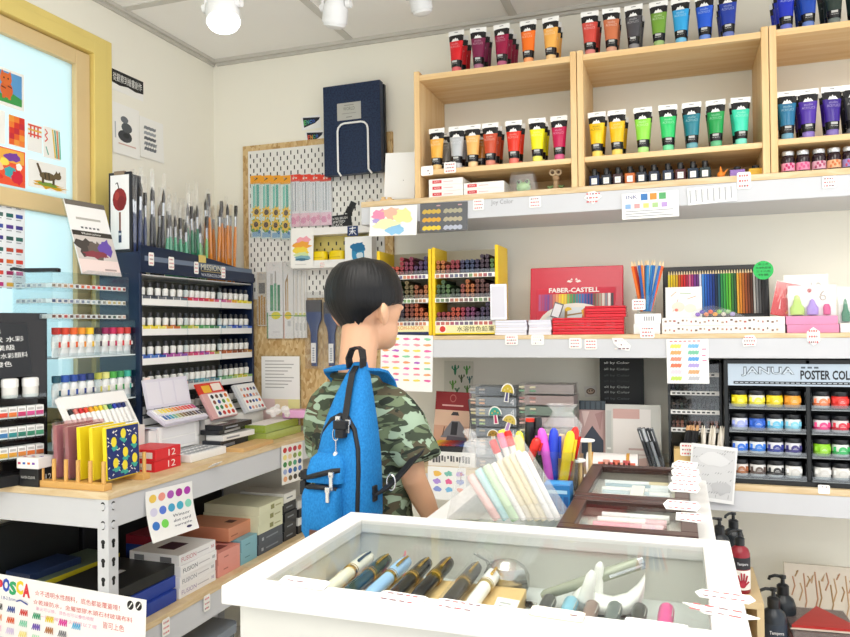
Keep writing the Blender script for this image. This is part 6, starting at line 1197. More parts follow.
# wooden box of drawing pencils and paper stumps
y = 2.525; a = xat(674, 455, y); b = xat(728, 455, y); w = b-a; h = .098
t = thing('brush_box', 'pine box of black pencils and white paper stumps before the dark rack', 'box', (a, y, LZ+.0003)); PB2 = mat('#d9b87a', .5, 0, .05, 20)
for nme, (x0, x1, y0, y1, z0, z1) in dict(front_panel=(0, w, 0, .006, 0, h), back_panel=(0, w, .049, .055, 0, h), side_panel=(0, .006, .006, .049, 0, h), bottom_panel=(.006, w-.006, .006, .049, 0, .006), inner_divider=(w*.48, w*.48+.004, .006, .049, .006, h)).items():
    m = M(); m.box(x0, x1, y0, y1, z0, z1, PB2); m.build(nme, t)
m = M(); m.box(w-.006, w, .006, .049, 0, h, PB2); m.build('side_panel', t)
rq = random.Random(21)
for k in range(12):
    x = a+.022+(w*.42-.03)*((k*5) % 12)/12; m = M(); m.cyl((0, 0, 0), (0, 0, .15), .0046, '#1c1c1f', n=6); m.cyl((0, 0, .15), (0, 0, .165), .0044, '#d8a878', .0014, 6)
    tag(m.build('black_pencil', None, (x-.004, y+.014+.007*(k % 4), LZ+.009), (rq.uniform(-.03, .03), .13+rq.uniform(-.03, .05), 0)), '%s sharpened black pencil in the pine box' % ORD[k], 'pencil', 'black pencils in the pine box')
for k in range(10):
    x = a+w*.53+(w*.42)*k/10; m = M(); m.cyl((0, 0, 0), (0, 0, .135), .0058, mat('#e9e2d6', .7), n=10); m.cyl((0, 0, .135), (0, 0, .165), .0058, mat('#e4dccd', .7), .001, 10)
    tag(m.build('paper_stump', None, (x, y+.015+.008*(k % 3), LZ+.009), (rq.uniform(-.04, .04), (.05, -.03, .1, .12)[k % 4], 0), smooth=1), '%s white paper blending stump in the pine box' % ORD[k], 'blending stump', 'paper stumps in the pine box')
btag(680, 443, 694, 456, 2.5225, 'rounded price tag on the pine box of black pencils', 61)
gm = [('r', .04, .06, .96, .94, '#cfcfd0')]+[('l', (.06+.09*k, .08+.05*(k % 3)), (.12+.09*k, .6+.1*(k % 4)), .0022, ('#a9a9ab', '#bdbdbf', '#9c9c9f')[k % 3]) for k in range(10)]+[('l', (.06+.055*(k % 16), .1+.05*(k*7 % 17)), (.09+.055*(k % 16), .13+.05*(k*7 % 17)), .0016, ('#97979b', '#a9a9ac', '#85858a')[k % 3]) for k in range(96)]+[blob(.2, .2, .14, .1, '#b4b4b6', 3, 12, .4), blob(.7, .25, .2, .1, '#bcbcbe', 5, 12, .4), blob(.5, .75, .3, .12, '#dadadb', 6, 12, .3)]
on_back('hanging_sheet', 'pale grey graphite sample sheet hanging before the pine box and shelf edge', 'sample sheet', 687, 445, 733, 501, BY-.004, '#e6e6e6', gm, R(5), .006)
btag(818, 485, 830, 494, BY-.002, 'torn white tag on the lowest shelf edge under the poster colours', 63, ink='#efece8')
# ---------------- poster colour rack
y = 2.53; a = xat(724.5, 420, y); pw = .50; ph = MZ-.014-.063-LZ-.006; BK = mat('#1a1d1f', .35)
t = thing('jar_display', 'black drawer rack of poster colour jars with a pale blue header sign', 'display rack', (a, y, LZ+.0003)); d = .2
for x in (0, .233, pw-.012): m = M(); m.box(x, x+.012, 0, d, 0, ph, BK); m.build('upright_panel', t, bevel=.001)
m = M(); m.box(.012, pw-.012, d-.006, d, 0, ph, BK); m.build('back_panel', t)
fl = [zat(770, v, y)-LZ for v in (407.5, 431, 454.5, 477.5)]
m = M(); m.box(.012, pw-.012, 0, d-.006, ph-.014, ph, BK); m.build('top_panel', t)
m = M(); m.box(0, pw, -.012, 0, 0, .014, BK); m.build('plinth', t)
hz0 = zat(780, 386, y)-LZ; hz1 = zat(780, 364, y)-LZ
m = M(); m.box(.012, pw-.012, -.003, .006, hz0, hz1, mat('#b6c4d2', .3)); m.build('header_sign', t)
m = M(); hh = hz1-hz0
m.text('**JANUA', (.050, -.0036, hz0+hh*.42), '#6a747e', h=hh*.46, w=.152); m.text('JANUA', (.053, -.0042, hz0+hh*.45), '#c9d4de', h=hh*.38, w=.147)
m.text('*POSTER COLOUR', (.218, -.0036, hz0+hh*.30), '#22252a', h=hh*.42, w=.185); m.box(.028, pw-.03, -.0036, -.0031, hz0+hh*.08, hz0+hh*.2, '#2c3034')
for q in range(30): m.box(.032+.0145*q, .042+.0145*q, -.004, -.0037, hz0+hh*.12, hz0+hh*.155, '#b9c2ca')
for q in range(3): m.box(.22+.018*q, .232+.018*q, -.0036, -.0031, hz0+hh*.8, hz0+hh*.88, '#55606a')
m.build('lettering', t)
jr = [['#f0dc1f', '#f2e63a', '#eed01f', '#f09a2a', '#ee7a4a', '#e2352f', '#d82a3a', '#b82a3a'], ['#9aa8e8', '#2a62d0', '#5ab8e0', '#7ac8e2', '#e2357a', '#d8263a', '#c2203a', '#8a2a3a'], ['#1f66d8', '#2a74d8', '#24308a', '#2f2a70', '#8fd02a', '#2fb05a', '#1f8a4a', '#4a6a2a'], ['#a8623a', '#5a4a44', '#232326', '#ecebe8', '#eceae6', '#e6e4e0', '#d8d6d2', '#b0aca8']]
lab2 = [['#f0dc1f', '#ece9d8', '#eed01f', '#f0a23a', '#e8e0da', '#e2352f', '#d82a3a', '#b82a3a'], ['#e2e4ec', '#2f5fc0', '#e0e9ec', '#e4eaec', '#ecdfe4', '#e4d8d8', '#c2203a', '#8a2a3a'], ['#e0e6ee', '#e4e8ee', '#e2e2ea', '#e2e0e8', '#8fd02a', '#e4ebe4', '#1f8a4a', '#4a6a2a'], ['#e6ddd6', '#e2e0de', '#e4e3e1', '#f0efed', '#e8e7e4', '#eae8e4', '#d8d6d2', '#b0aca8']]
cn = [['yellow', 'lemon', 'deep yellow', 'orange', 'coral', 'red', 'scarlet', 'crimson'], ['lavender', 'blue', 'sky', 'pale cyan', 'pink', 'cherry', 'ruby', 'wine'], ['bright blue', 'azure', 'navy', 'violet', 'lime', 'green', 'deep green', 'olive'], ['brown', 'umber', 'black', 'white', 'ivory', 'pearl', 'silver', 'grey']]
for q in range(4):
    z = fl[q]
    for bk in range(2):
        x0 = .0135+bk*.2325; x1 = x0+.217
        m = M(); m.box(x0, x1, -.006, d-.02, z-.004, z-.001, mat('#3f4448', .2)); m.box(x0, x1, -.009, -.006, z-.005, z+.010, clear('drawer_front', '#e9eef0', .1)); m.box(x0, x0+.002, -.006, d-.02, z-.001, z+.05, ACRYL); m.box(x1-.002, x1, -.006, d-.02, z-.001, z+.05, ACRYL); m.box(x0, x1, -.0092, -.0088, z-.006, z-.003, '#8d9396'); m.build('drawer', t)
    for k in range(8):
        bk = k//4; x = a+.0135+bk*.2325+.032+.051*(k % 4); yy = y+.026
        j = thing('paint_jar', '%s poster colour jar, %s row from the top of the black rack' % (cn[q][k], ORD[q]), 'paint jar', (x, yy, LZ+z+.0002), 0, 'poster colour jars')
        m = M(); m.lathe([(.021, 0), (.0235, .003), (.0235, .034), (.021, .037)], mat(lab2[q][k], .25), n=22); m.build('jar', j, smooth=1)
        m = M(); m.lathe([(.0238, .008), (.0238, .012)], lighter(jr[q][k], .2), n=22); m.lathe([(.02385, .0125), (.02385, .016)], jr[q][k], n=22); 
        for s in (-1, 1): m.box(s*.006+(.009 if s > 0 else -.016), s*.006+(.016 if s > 0 else -.009), -.0213+.003, -.017, .016, .03, jr[q][k])
        m.build('label_band', j)
        m = M(); m.cyl((.003, -.0256, .019), (.003, -.0222, .019), .0115, lighter(jr[q][k], .15) if q < 3 or k < 3 else '#d6d4d0', n=18); m.box(-.004, .010, -.0262, -.0256, .0175, .0185, '#e9e9e9'); m.box(-.001, .007, -.0262, -.0256, .0215, .0225, '#e9e9e9'); m.build('round_label', j)
        m = M(); m.lathe([(.0225, .037), (.0232, .038), (.0232, .05), (.0225, .051), (.001, .051)], mat('#202226', .35), n=22); m.build('lid', j, smooth=1)
# hanging cloud swatches under the lowest shelf, by the boy's arm
on_back('hanging_swatch_card', 'white card of cloud shaped colour swatches under the lowest shelf beside the boy', 'swatch card', 428, 467, 466, 500, BY-.003, '#f2f1ee', [blob(.25+.3*i, .8-.24*j, .1, .08, ('#f0c05a', '#7ac0b0', '#b090d8', '#e86a9a', '#8a9ad8', '#7ab8e0', '#f08a6a', '#9ad08a', '#d8a0d0')[(i+2*j) % 9], i+3*j, 12, .3) for i in range(3) for j in range(3)]+[('e', .88, .8, .04, .05, '#c2205a'), ('l', (.88, .8), (.86, .6), .002, '#7a2a4a')])
# ---------------- under the lowest shelf
WDB = mat('#d2b98e', .5, 0, .05, 10)
t = thing('pine_crate', 'pine crate under the lowest shelf carrying paint pump bottles', 'crate', (.0, 2.18, 0)); cx1 = at(764, 595, y=2.18).x; ch = .55
for x0, x1, y0, y1, z0, z1, nme in ((0, cx1, 0, .32, ch-.018, ch, 'top_panel'), (0, .018, 0, .32, 0, ch-.018, 'side_panel'), (cx1-.018, cx1, 0, .32, 0, ch-.018, 'side_panel'), (.018, cx1-.018, .302, .32, 0, ch-.018, 'back_panel'), (.018, cx1-.018, 0, .30, .2, .218, 'shelf_board')):
    m = M(); m.box(x0, x1, y0, y1, z0, z1, WDB); m.build(nme, t, bevel=.001)
HZ = .3155
def bottle(x, y, z, s, body, band, label, rot=0, hand='#1d1d20'):
    t = thing('pump_bottle', label, 'paint bottle', (x, y, z), R(rot), 'hand print paint bottles'); K = mat('#1a1c1f', .3)
    m = M(); m.lathe([(.030*s, 0), (.033*s, .006*s), (.033*s, .135*s), (.028*s, .150*s), (.016*s, .160*s), (.013*s, .165*s)], mat(body, .3), n=22); m.build('bottle', t, smooth=1)
    m = M(); m.lathe([(.0335*s, .085*s), (.0335*s, .125*s)], band, n=22); m.text('Tempera', (0, -.0345*s, .098*s), '#e4e4e6', h=.012*s, w=.036*s, align='c'); m.build('name_band', t, smooth=1)
    m = M(); m.lathe([(.0334*s, .015*s), (.0334*s, .082*s)], '#e4e0d8', n=22)
    m.ball((.0, -.0335*s, .036*s), (.012*s, .0012, .014*s), hand, 10, 6)
    for q in range(4): m.cyl((-.009*s+.006*q*s, -.0345*s, .044*s), (-.015*s+.010*q*s, -.0345*s, (.066, .074, .073, .066)[q]*s), .0026*s, hand, n=6)
    m.cyl((.010*s, -.0345*s, .034*s), (.020*s, -.0345*s, .046*s), .0026*s, hand, n=6); m.build('hand_label', t)
    m = M(); m.lathe([(.0165*s, .163*s), (.0165*s, .186*s), (.012*s, .19*s), (.006*s, .192*s), (.005*s, .205*s), (.009*s, .207*s), (.009*s, .215*s), (.001, .216*s)], K, n=16)
    m.tube([(.0, 0, .211*s), (-.02*s, 0, .212*s), (-.034*s, 0, .206*s), (-.036*s, 0, .198*s)], .0045*s, K, 8); m.build('pump', t, smooth=1)
bottle(at(741, 590, y=2.24).x, 2.26, ch+.0004, .80, '#8a1f2c', '#26242a', 'crimson pump bottle with a white hand label on the pine crate', 10, '#a8283a')
for k, (u, yy) in enumerate(((720, 2.33), (706, 2.39), (734, 2.41))): bottle(at(u, 560, y=yy).x, yy, ch+.0004, .86, '#22262a', '#2a2d33', 'black pump bottle on the pine crate, %s' % ('second row behind the crimson one', 'partly behind the showcase corner', 'deepest behind the crimson one')[k], 20*k)
t = thing('white_carton', 'low white carton on the floor under the big hand print bottles', 'box', (at(764, 595, y=2.18).x+.006, 2.30, 0)); m = M(); m.box(0, .56, 0, .40, 0, .315, '#d8d5cc'); m.build('carton', t)
x = at(768, 620, y=2.34).x
bottle(x+.016, 2.345, HZ, 1.05, '#232a33', '#2a3442', 'large dark bottle with a black hand print label in front under the shelf', 5)
bottle(x+.055, 2.47, HZ, 1.05, '#1d2226', '#242a30', 'large dark bottle behind the hand print bottle under the shelf', -10)
sx = at(785, 620, y=2.36).x+.02; rq = random.Random(14)
pk = ['#6a3a34', '#a8947a', '#7a4a44', '#c9b8a0', '#8a3434', '#5a4a48', '#b0a08a', '#7a2f34']
for k in range(6):
    t = thing('paper_pack', 'wrapped printed paper pack under the red folded pack, %s from the bottom' % ORD[k], 'paper pack', (sx+rq.uniform(-.006, .006), 2.33+rq.uniform(-.006, .006), HZ+.0195*k), R(rq.uniform(-4, 4)), 'wrapped paper packs'); m = M(); m.box(0, .17, 0, .2, .001, .0175, mat(pk[k], .3, 0, .3, 60)); m.build('pack', t); m = M(); m.box(-.003, .173, -.003, .203, 0, .0187, FOIL); m.build('wrap', t)
zt = HZ+.0195*6
t = thing('folded_pack', 'red folded triangular paper pack topmost on the wrapped packs', 'paper pack', (sx+.085, 2.43, zt)); m = M()
m.prism([(-.09, -.09, .0), (.095, -.075, .0), (.0, .085, .0)], (0, 0, .012), mat('#a8231f', .4, 0, .05, 20)); m.build('red_sheet', t); m = M(); m.prism([(-.094, -.094, -.0), (.099, -.079, -.0), (.0, -.07, .0)], (0, 0, .004), '#d8c8b8'); m.build('pale_edge', t)
t = thing('paper_pad', 'pale floral paper pad standing behind the red folded pack', 'paper pad', (at(786, 590, y=2.66).x, 2.67, HZ), (R(-8), 0, 0)); m = M(); m.box(0, .2, 0, .02, 0, .2, mat('#d8cdbc', .5, 0, .06, 30)); m.build('pad', t); m = M()
for q in range(16): m.tube([(.02+.011*q, -.0005, .10+.06*math.sin(q*1.7)), (.03+.011*q, -.0005, .13+.05*math.sin(q*1.7)), (.024+.011*q, -.0005, .16+.02*math.sin(q*2.3))], .0022, ('#b88a6a', '#a8865a', '#c2a07a')[q % 3], 5)
m.build('print', t)
t = thing('snack_bag', 'clear bag of pinkish brown pieces leaning at the picture edge under the shelf', 'bag', (at(862, 610, y=2.42).x, 2.43, HZ+.013), (0, R(12), 0)); m = M(); rq = random.Random(30)
m.ring_loft([[(-.05*s*a_, -.035*s*b_, z) for a_, b_ in ((1, .3), (.4, 1), (-.5, 1), (-1, .2), (-.5, -1), (.5, -.9))] for s, z in ((.8, 0), (1.05, .06), (1, .15), (.5, .23), (.3, .25))], FOIL); m.build('clear_bag', t)
for q in range(14): m = M(); m.box(-.014, .014, -.006, .006, -.01, .01, ('#8a4a44', '#a86a5a', '#6a3430', '#b08070')[q % 4]); o = m.build('piece', t, (rq.uniform(-.024, .024), rq.uniform(-.012, .012), .02+.011*q), (rq.uniform(0, 3), rq.uniform(0, 3), 0), bevel=.002)
# ============================================================ inside the front showcase
fx = SF+.0004
PR = mat('#dcbb82', .55, 0, .05, 20)
t = thing('pen_rest', 'pale wooden grooved pen rest inside the front showcase', 'pen rest', (SX0+.036, .80, fx)); rw = at(522, 600, z=.94).x-t.location.x
m = M(); m.prism([(0, 0, 0), (0, .20, 0), (0, .20, .026), (0, 0, .012)], (rw, 0, 0), PR); m.build('block', t, bevel=.002)
GOLD = mat('#d8b04a', .25, .9)
pens = [(371, 555.5, '#e9e2cc', 'ivory fountain pen, first from the corner in the front showcase', None), (388.5, 558, '#2f4038', 'dark green fountain pen with gold bands in the front showcase', None), (408, 560, '#9cc2e6', 'light blue fountain pen with a gold band in the front showcase', None), (428.5, 561.5, '#1f201f', 'black fountain pen beside the light blue one in the front showcase', None), (450, 561, '#191a1c', 'glossy black fountain pen with gold clip, second of the black ones in the showcase', None), (477.5, 566, '#2a2422', 'dark brown fountain pen in a clear wrap in the front showcase', 'wrap'), (498.5, 568, '#f2f0ec', 'white fountain pen on the end of the wooden rest in the front showcase', None)]
for k, (u, v, c, lb, wr) in enumerate(pens):
    e = at(u, v, z=.957); y1 = e.y; L = .165; r = .0098
    t = thing('fountain_pen', lb, 'pen', (e.x, y1, .957), (R(3), 0, R(-2)), 'fountain pens on the wooden rest'); C_ = mat(c, .15, 0, 0, 30, .5)
    m = M(); m.tube([(0, -.072, 0), (0, -.12, 0), (0, -L+.012, 0), (0, -L, 0)], [r*.92, r*.95, r*.75, r*.3], C_, 16); m.build('barrel', t, smooth=1)
    m = M(); m.tube([(0, -.068, 0), (0, -.06, 0), (0, -.02, 0), (0, -.006, 0), (0, 0, 0)], [r*1.08, r*1.08, r*1.02, r*.86, r*.4], C_, 16); m.build('cap', t, smooth=1)
    m = M(); m.tube([(0, -.072, 0), (0, -.0665, 0)], r*1.1, GOLD if k != 6 else mat('#c9b27a', .3, .7), 16); m.tube([(0, -.064, 0), (0, -.0625, 0)], r*1.11, GOLD, 16); m.build('gold_band', t, smooth=1)
    m = M(); m.tube([(.004, -.010, r*.95), (.005, -.03, r*1.2), (.005, -.052, r*1.15)], [.0016, .0017, .0022], GOLD if k else '#3a3a34', 8); m.build('clip', t, smooth=1)
    if wr: m = M(); m.tube([(0, -L-.01, 0), (0, -.08, 0), (0, .0, 0), (.002, .01, .002), (.005, .022, .005)], [r*1.3, r*1.35, r*1.4, r*1.1, r*1.6], FOIL, 8); m.build('wrap', t)
m = M(); sheet(m, .03, .02, '#efeeea', [('r', .2, .3, .8, .4, '#b0b0b0'), ('r', .2, .55, .7, .65, '#b0b0b0')]); p = at(502, 590, z=.955); tag(m.build('small_card', None, (p.x+.012, .91, SF+.027), (R(-60), 0, R(-10))), 'tiny white card lying on the pen rest beside the white pen', 'card')
m = M(); p = at(400, 592, z=.95); m.box(-.02, .02, -.003, .003, 0, .022, mat('#b8cfe4', .3)); m.box(-.012, .012, -.0034, -.003, .008, .012, '#e9eef2'); tag(m.build('blue_card', None, (p.x, .835, SF+.013)), 'small pale blue folded card before the black pens in the showcase', 'card')
for u, v, c, lb in ((413, 556, '#e0929a', 'pale pink pen tip standing behind the light blue pen in the showcase'), (393, 561, '#d8647a', 'rose pink round bead behind the dark green pen in the showcase')):
    p = at(u, v+9, z=.93); t = M()
    if 'tip' in lb: t.tube([(0, 0, 0), (.004, 0, .02), (.008, .002, .05)], [.006, .005, .0012], c, 10)
    else: t.ball((0, 0, .009), .009, c); t.ball((.012, .006, .008), .008, c)
    tag(t.build('pink_trinket', None, (p.x, 1.035, fx), smooth=1), lb, 'trinket')
# crumpled silver bag
t = thing('silver_bag', 'crumpled silver foil bag inside the front showcase behind the white pen', 'bag', (at(515, 572, z=.94).x, 1.02, fx)); rq = random.Random(17); m = M()
rings = []
for i in range(8):
    q = -PI/2+PI*min(max(i/7, .03), .97); rings.append([((.034+rq.uniform(-.005, .005))*math.cos(q)*math.cos(2*PI*k/14), (.024+rq.uniform(-.004, .004))*math.cos(q)*math.sin(2*PI*k/14), .029+.029*math.sin(q)) for k in range(14)])
m.ring_loft(rings, mat('#b9bab6', .22, .85)); m.build('foil', t, smooth=25)
m = M(); m.ring_loft([[(.02+.03*i/4, -.02-.02*i/4+.008*math.sin(k*2.2+i), .004+.012*(k/4)+.002*math.sin(i*3)) for k in range(5)] for i in range(5)], mat('#c9c9c6', .22, .8), caps=False, closed=False); m.build('flap', t, smooth=25)
m = M(); m.tube([(-.02, 0, .02), (-.03, .005, .05), (-.05, .01, .057)], .0012, '#8a8c8a', 6); m.tube([(-.012, 0, .03), (-.025, -.004, .053), (-.042, .0, .06)], .0012, '#8a8c8a', 6); m.build('wire_tie', t)
# white swan pen stand and its pen
pa = at(578, 598, z=.935); pb = at(640, 590, z=.935); L = (pb-pa).length; t = thing('swan_pen_stand', 'white ceramic swan shaped pen stand in the front showcase', 'pen stand', (pa.x+.004, pa.y-.002, fx), R(4)); t.scale = (.92, .95, .95); CER = mat('#f1f0ec', .2, 0, 0, 30, .5)
m = M(); rings = []
for i, (x, w_, z0, z1) in enumerate(((-.012, .006, .010, .024), (0, .020, .002, .034), (.022, .026, 0, .026), (.045, .025, 0, .022), (.065, .021, .002, .030), (.080, .016, .010, .044), (.087, .012, .024, .054), (.090, .007, .040, .060))):
    rings.append([(x, w_*math.cos(q), (z0+z1)/2+(z1-z0)/2*math.sin(q)) for q in [2*PI*k/14 for k in range(14)]])
m.ring_loft(rings, CER); m.tube([(.008, -.012, .02), (.012, -.013, .04), (.016, -.012, .055), (.018, -.010, .062)], [.013, .009, .0075, .003], CER, 12); m.tube([(.020, .014, .02), (.024, .016, .045), (.027, .015, .060), (.028, .014, .066)], [.012, .008, .0065, .003], CER, 12)
m.build('body', t, smooth=60)
e0 = at(540, 596, z=.945); e1 = at(648, 553, z=.983); e1 = Vector((e1.x, e0.y+.10, .985)); uu = at(648, 553, y=e1.y)
t = thing('fountain_pen', 'pale green grey pen resting across the swan stand in the front showcase', 'pen', (0, 0, 0)); PG = mat('#a3a796', .25, .1)
A = at(541, 596, z=.936); B = at(643, 562, y=1.05); d = (B-A)
m = M(); m.tube([A, A+d*.04, A+d*.55, A+d*.56, A+d*.95], [.003, .0065, .0078, .0085, .0085], PG, 16); m.build('barrel', t, smooth=1)
m = M(); m.tube([A+d*.95, A+d, A+d*1.01], [.0088, .0088, .005], mat('#c9ccd0', .2, .8), 16); n_ = Vector((.002, -.010, -.001)); m.tube([A+d*.99+n_, A+d*.66+n_], .0022, mat('#c9ccd0', .25, .8), 8); m.build('clip', t, smooth=1)
for u, v, c, lb in ((549, 596, '#4f5150', 'dark grey pen lying beneath the glass before the swan stand'), (571, 598, '#86bcd2', 'light blue pen lying beneath the glass before the swan stand'), (592, 602, '#8f7a72', 'brown grey pen lying beneath the glass before the swan stand'), (615, 603, '#6f7876', 'slate grey pen lying beneath the glass before the swan stand'), (640, 605, '#4a4c4a', 'dark rough capped pen lying beside the folded white card in the showcase'), (667, 605, '#e2609a', 'bright pink pen lying beneath the glass, alone by the showcase side')):
    e = at(u, v, z=.945); t = thing('short_pen', lb, 'pen', (e.x, e.y+.014, .9335), (R(4), 0, R(-3)), 'short pens under the glass'); C_ = mat(c, .3)
    m = M(); m.tube([(0, 0, .004), (0, -.008, .004), (0, -.03, .003), (0, -.085, .001)], [.006, .0095, .0098, .008], C_, 14); m.build('barrel', t, smooth=1); m = M(); m.box(.006, .0085, -.035, -.004, .006, .009, mat('#c9c9c6', .3, .6)); m.build('clip', t)
p = at(632, 607, z=.935); m = M(); m.prism([(0, 0, 0), (.03, .004, 0), (.022, .006, .036)], (0, .001, 0), '#f1f0ec'); tag(m.build('folded_card', None, (p.x-.012, .855, fx)), 'small folded white card among the short pens in the showcase', 'card')
m = M(); m.box(-.045, .045, -.012, .012, 0, .003, '#eeeeea'); m.box(-.02, .03, -.012, .0, .003, .0036, '#d88aa8'); p = at(652, 617, z=.93); tag(m.build('name_strip', None, (p.x, .815, SF+.0004), R(-3)), 'clear white name strip under the bright pink pen in the showcase', 'strip')
# tags lying on its frame
def flat_tag(u, v, w, d, rot, label, z, seed, lines=2, bg='#f3f1ed', shape=None, ink='#d8606a', lift=0):
    p = at(u, v, z=z); return ptag((p.x, p.y-d/2, z+.0016), w, d, (R(-90+lift), 0, R(rot)), label, seed=seed, lines=lines, bg=bg, shape=shape, ink=ink)
HX = [(.1, 0), (.9, 0), (1, .5), (.9, 1), (.1, 1), (0, .5)]
t = flat_tag(303, 585, .062, .020, -4, 'bent blank white tag lying at the corner of the front showcase', SZ, 71, 1, ink='#efede8', lift=10)
flat_tag(399, 599, .056, .030, -6, 'rounded price tag on the front showcase frame under the blue pen', SZ, 72, 2)
flat_tag(458, 607, .056, .028, -6, 'rounded price tag on the front showcase frame under the black pens', SZ, 73, 2)
flat_tag(556, 616, .056, .02, -5, 'cream curled tag on the front showcase frame before the swan stand', SZ, 74, 1, bg='#e9e4d2', ink='#e4dfcc', lift=8)
flat_tag(655, 626, .06, .02, -4, 'faint white tag on the front showcase frame below the pink pen', SZ, 75, 1, ink='#e9e4e2')
flat_tag(723, 597, .062, .026, -8, 'six sided price tag with red writing on the front showcase side frame', SZ, 76, 2, shape=HX)
flat_tag(716, 612, .078, .026, -14, 'pointed price tag with red writing lying before the six sided one', SZ, 77, 2, shape=[(0, .75), (.35, 0), (.8, .05), (1, .55), (.6, .9)])
# ============================================================ on the second showcase
tz = TZ+.0005
def framed_case(x0, x1, y0, y1, label):
    t = thing('framed_case', label, 'display case', (x0, y0, tz)); w = x1-x0; d = y1-y0; h = .998-tz; BW = mat('#3c241f', .3, 0, .12, 12); IN = mat('#b5aca2', .5); f = .024
    for a in ((0, w, 0, f, 'frame_front'), (0, w, d-f, d, 'frame_back'), (0, f, f, d-f, 'frame_side'), (w-f, w, f, d-f, 'frame_side')):
        m = M(); m.box(a[0], a[1], a[2], a[3], h-.014, h, BW); m.build(a[4], t, bevel=.0015)
    m = M(); m.box(.004, w-.004, .004, d-.004, 0, .004, '#d8d3cc'); m.box(.004, .009, .004, d-.004, .004, h-.014, IN); m.box(w-.009, w-.004, .004, d-.004, .004, h-.014, IN); m.box(.009, w-.009, .004, .009, .004, h-.014, IN); m.box(.009, w-.009, d-.009, d-.004, .004, h-.014, IN)
    for a in ((0, .004, 0, d), (w-.004, w, 0, d), (.004, w-.004, 0, .004), (.004, w-.004, d-.004, d)): m.box(a[0], a[1], a[2], a[3], 0, h-.0145, BW)
    m.m[0], m.m[1] = m.m[0], m.m[1]; m.build('tray', t)
    m = M(); m.box(f-.003, w-f+.003, f-.003, d-f+.003, h-.007, h-.004, clear('showcase_glass')); m.build('glass_top', t)
    return t
AX0, AX1, AY0, AY1 = -.184, .012, 1.345, 1.66
BX0, BX1, BY0, BY1 = -.180, .022, 1.126, 1.338
framed_case(AX0, AX1, AY0, AY1, 'dark brown glass topped case of slim pens, the one further from the front showcase')
framed_case(BX0, BX1, BY0, BY1, 'dark brown glass topped case with a yellow pen, next to the front showcase')
def penpack(x, y, L, r, c, lbl, cap, grp, z=tz+.0045, rot=0):
    t = thing('pen_pack', lbl, 'pen', (x, y, z+r), R(rot), grp); m = M(); m.tube([(0, 0, 0), (L*.7, 0, 0)], r, mat(c, .3), 10); m.build('barrel', t, smooth=1); m = M(); m.tube([(L*.7, 0, 0), (L, 0, 0)], r*1.05, mat(cap, .3), 10); m.build('cap', t, smooth=1)
for k, (c, cap, nm_) in enumerate((('#dfe6ea', '#c9d4da', 'clear white'), ('#4f9fb0', '#cfd8dc', 'teal'), ('#eceae6', '#b9c4cc', 'white'), ('#b8c8d0', '#e6e6e4', 'pale blue'), ('#f0eeea', '#d8dcde', 'ivory'), ('#9ab0bc', '#e0e4e6', 'grey blue'), ('#e4e8ea', '#d9c9a0', 'white with yellow end'))):
    penpack(AX0+.034+.004*(k % 2), AY0+.045+.032*k, .125, .0065, c, '%s slim pen inside the further brown case' % nm_, cap, 'pens in the further brown case')
m = M(); m.box(-.012, .012, -.05, .05, 0, .006, '#eceae4'); tag(m.build('paper_band', None, (AX0+.105, AY0+.11, tz+.019)), 'white paper band across the pens in the further brown case', 'paper band')
for k, (c, cap, nm_) in enumerate((('#ecd94a', '#e8d23a', 'yellow'), ('#e6e2de', '#f0eeea', 'clear white'), ('#e0a8b4', '#e9c4cc', 'pink'), ('#f0e9e8', '#d8b0b8', 'blush'), ('#dfe0e2', '#eceae8', 'silver white'))):
    penpack(BX0+.034+(.05 if k == 0 else .004*k), BY0+.05+.033*k, .11, .0068, c, '%s slim pen inside the brown case next to the front showcase' % nm_, cap, 'pens in the nearer brown case')
ct_ = .9985
for k, (u, v, w, d, r, lb) in enumerate(((681, 468, .055, .030, -30, 'tilted tag uppermost on the further brown case edge'), (683, 475, .055, .028, -18, 'second of the overlapping tags on the further brown case edge'), (685, 482, .055, .028, -8, 'third of the overlapping tags on the further brown case edge'), (684, 491, .055, .03, 0, 'lowest of the overlapping tags on the further brown case edge'), (681, 509, .058, .026, -5, 'large six sided tag on the nearer brown case edge'), (691, 521, .045, .024, -3, 'small tag with a pointed end on the nearer brown case edge'))):
    flat_tag(u, v, w, d, r, lb, ct_+.0013*(3-k if k < 4 else 0), 80+k, 2, lift=22,  shape=HX if k != 5 else [(0, .1), (.7, 0), (1, .45), (.75, 1), (0, .9)])
# blue box, cup and giant pens
p = at(556, 502, z=tz); bx0 = at(543, 503, y=1.34).x; bx1 = at(570, 503, y=1.34).x; bh = at(556, 485, y=1.34).z-tz
t = thing('blue_box', 'small bright blue printed box before the cup of giant pens', 'box', (bx0, 1.34, tz)); w = bx1-bx0
m = M(); m.box(0, w, 0, .045, 0, bh, mat('#2f78b8', .35)); m.build('carton', t, bevel=.001); m = M()
for q in range(4): m.box(w*(.08+.23*q), w*(.24+.23*q), -.0004, 0, bh*.12, bh*.6, '#24589a')
m.box(w*.1, w*.9, -.0004, 0, bh*.7, bh*.82, '#a8cfe8'); m.box(w*.08, w*.92, .006, .03, bh, bh+.0004, '#3f90cc'); m.build('print', t)
cy_ = 1.435; cx_ = at(553, 480, y=cy_).x; t = thing('pen_cup', 'clear cup holding the giant coloured pens behind the blue box', 'cup', (cx_, cy_, tz)); m = M(); m.box(-.045, .045, -.03, .03, 0, .004, ACRYL)
for a in ((-.045, -.043, -.03, .03), (.043, .045, -.03, .03), (-.043, .043, -.03, -.028), (-.043, .043, .028, .03)): m.box(a[0], a[1], a[2], a[3], .004, .10, ACRYL)
m.build('cup', t)
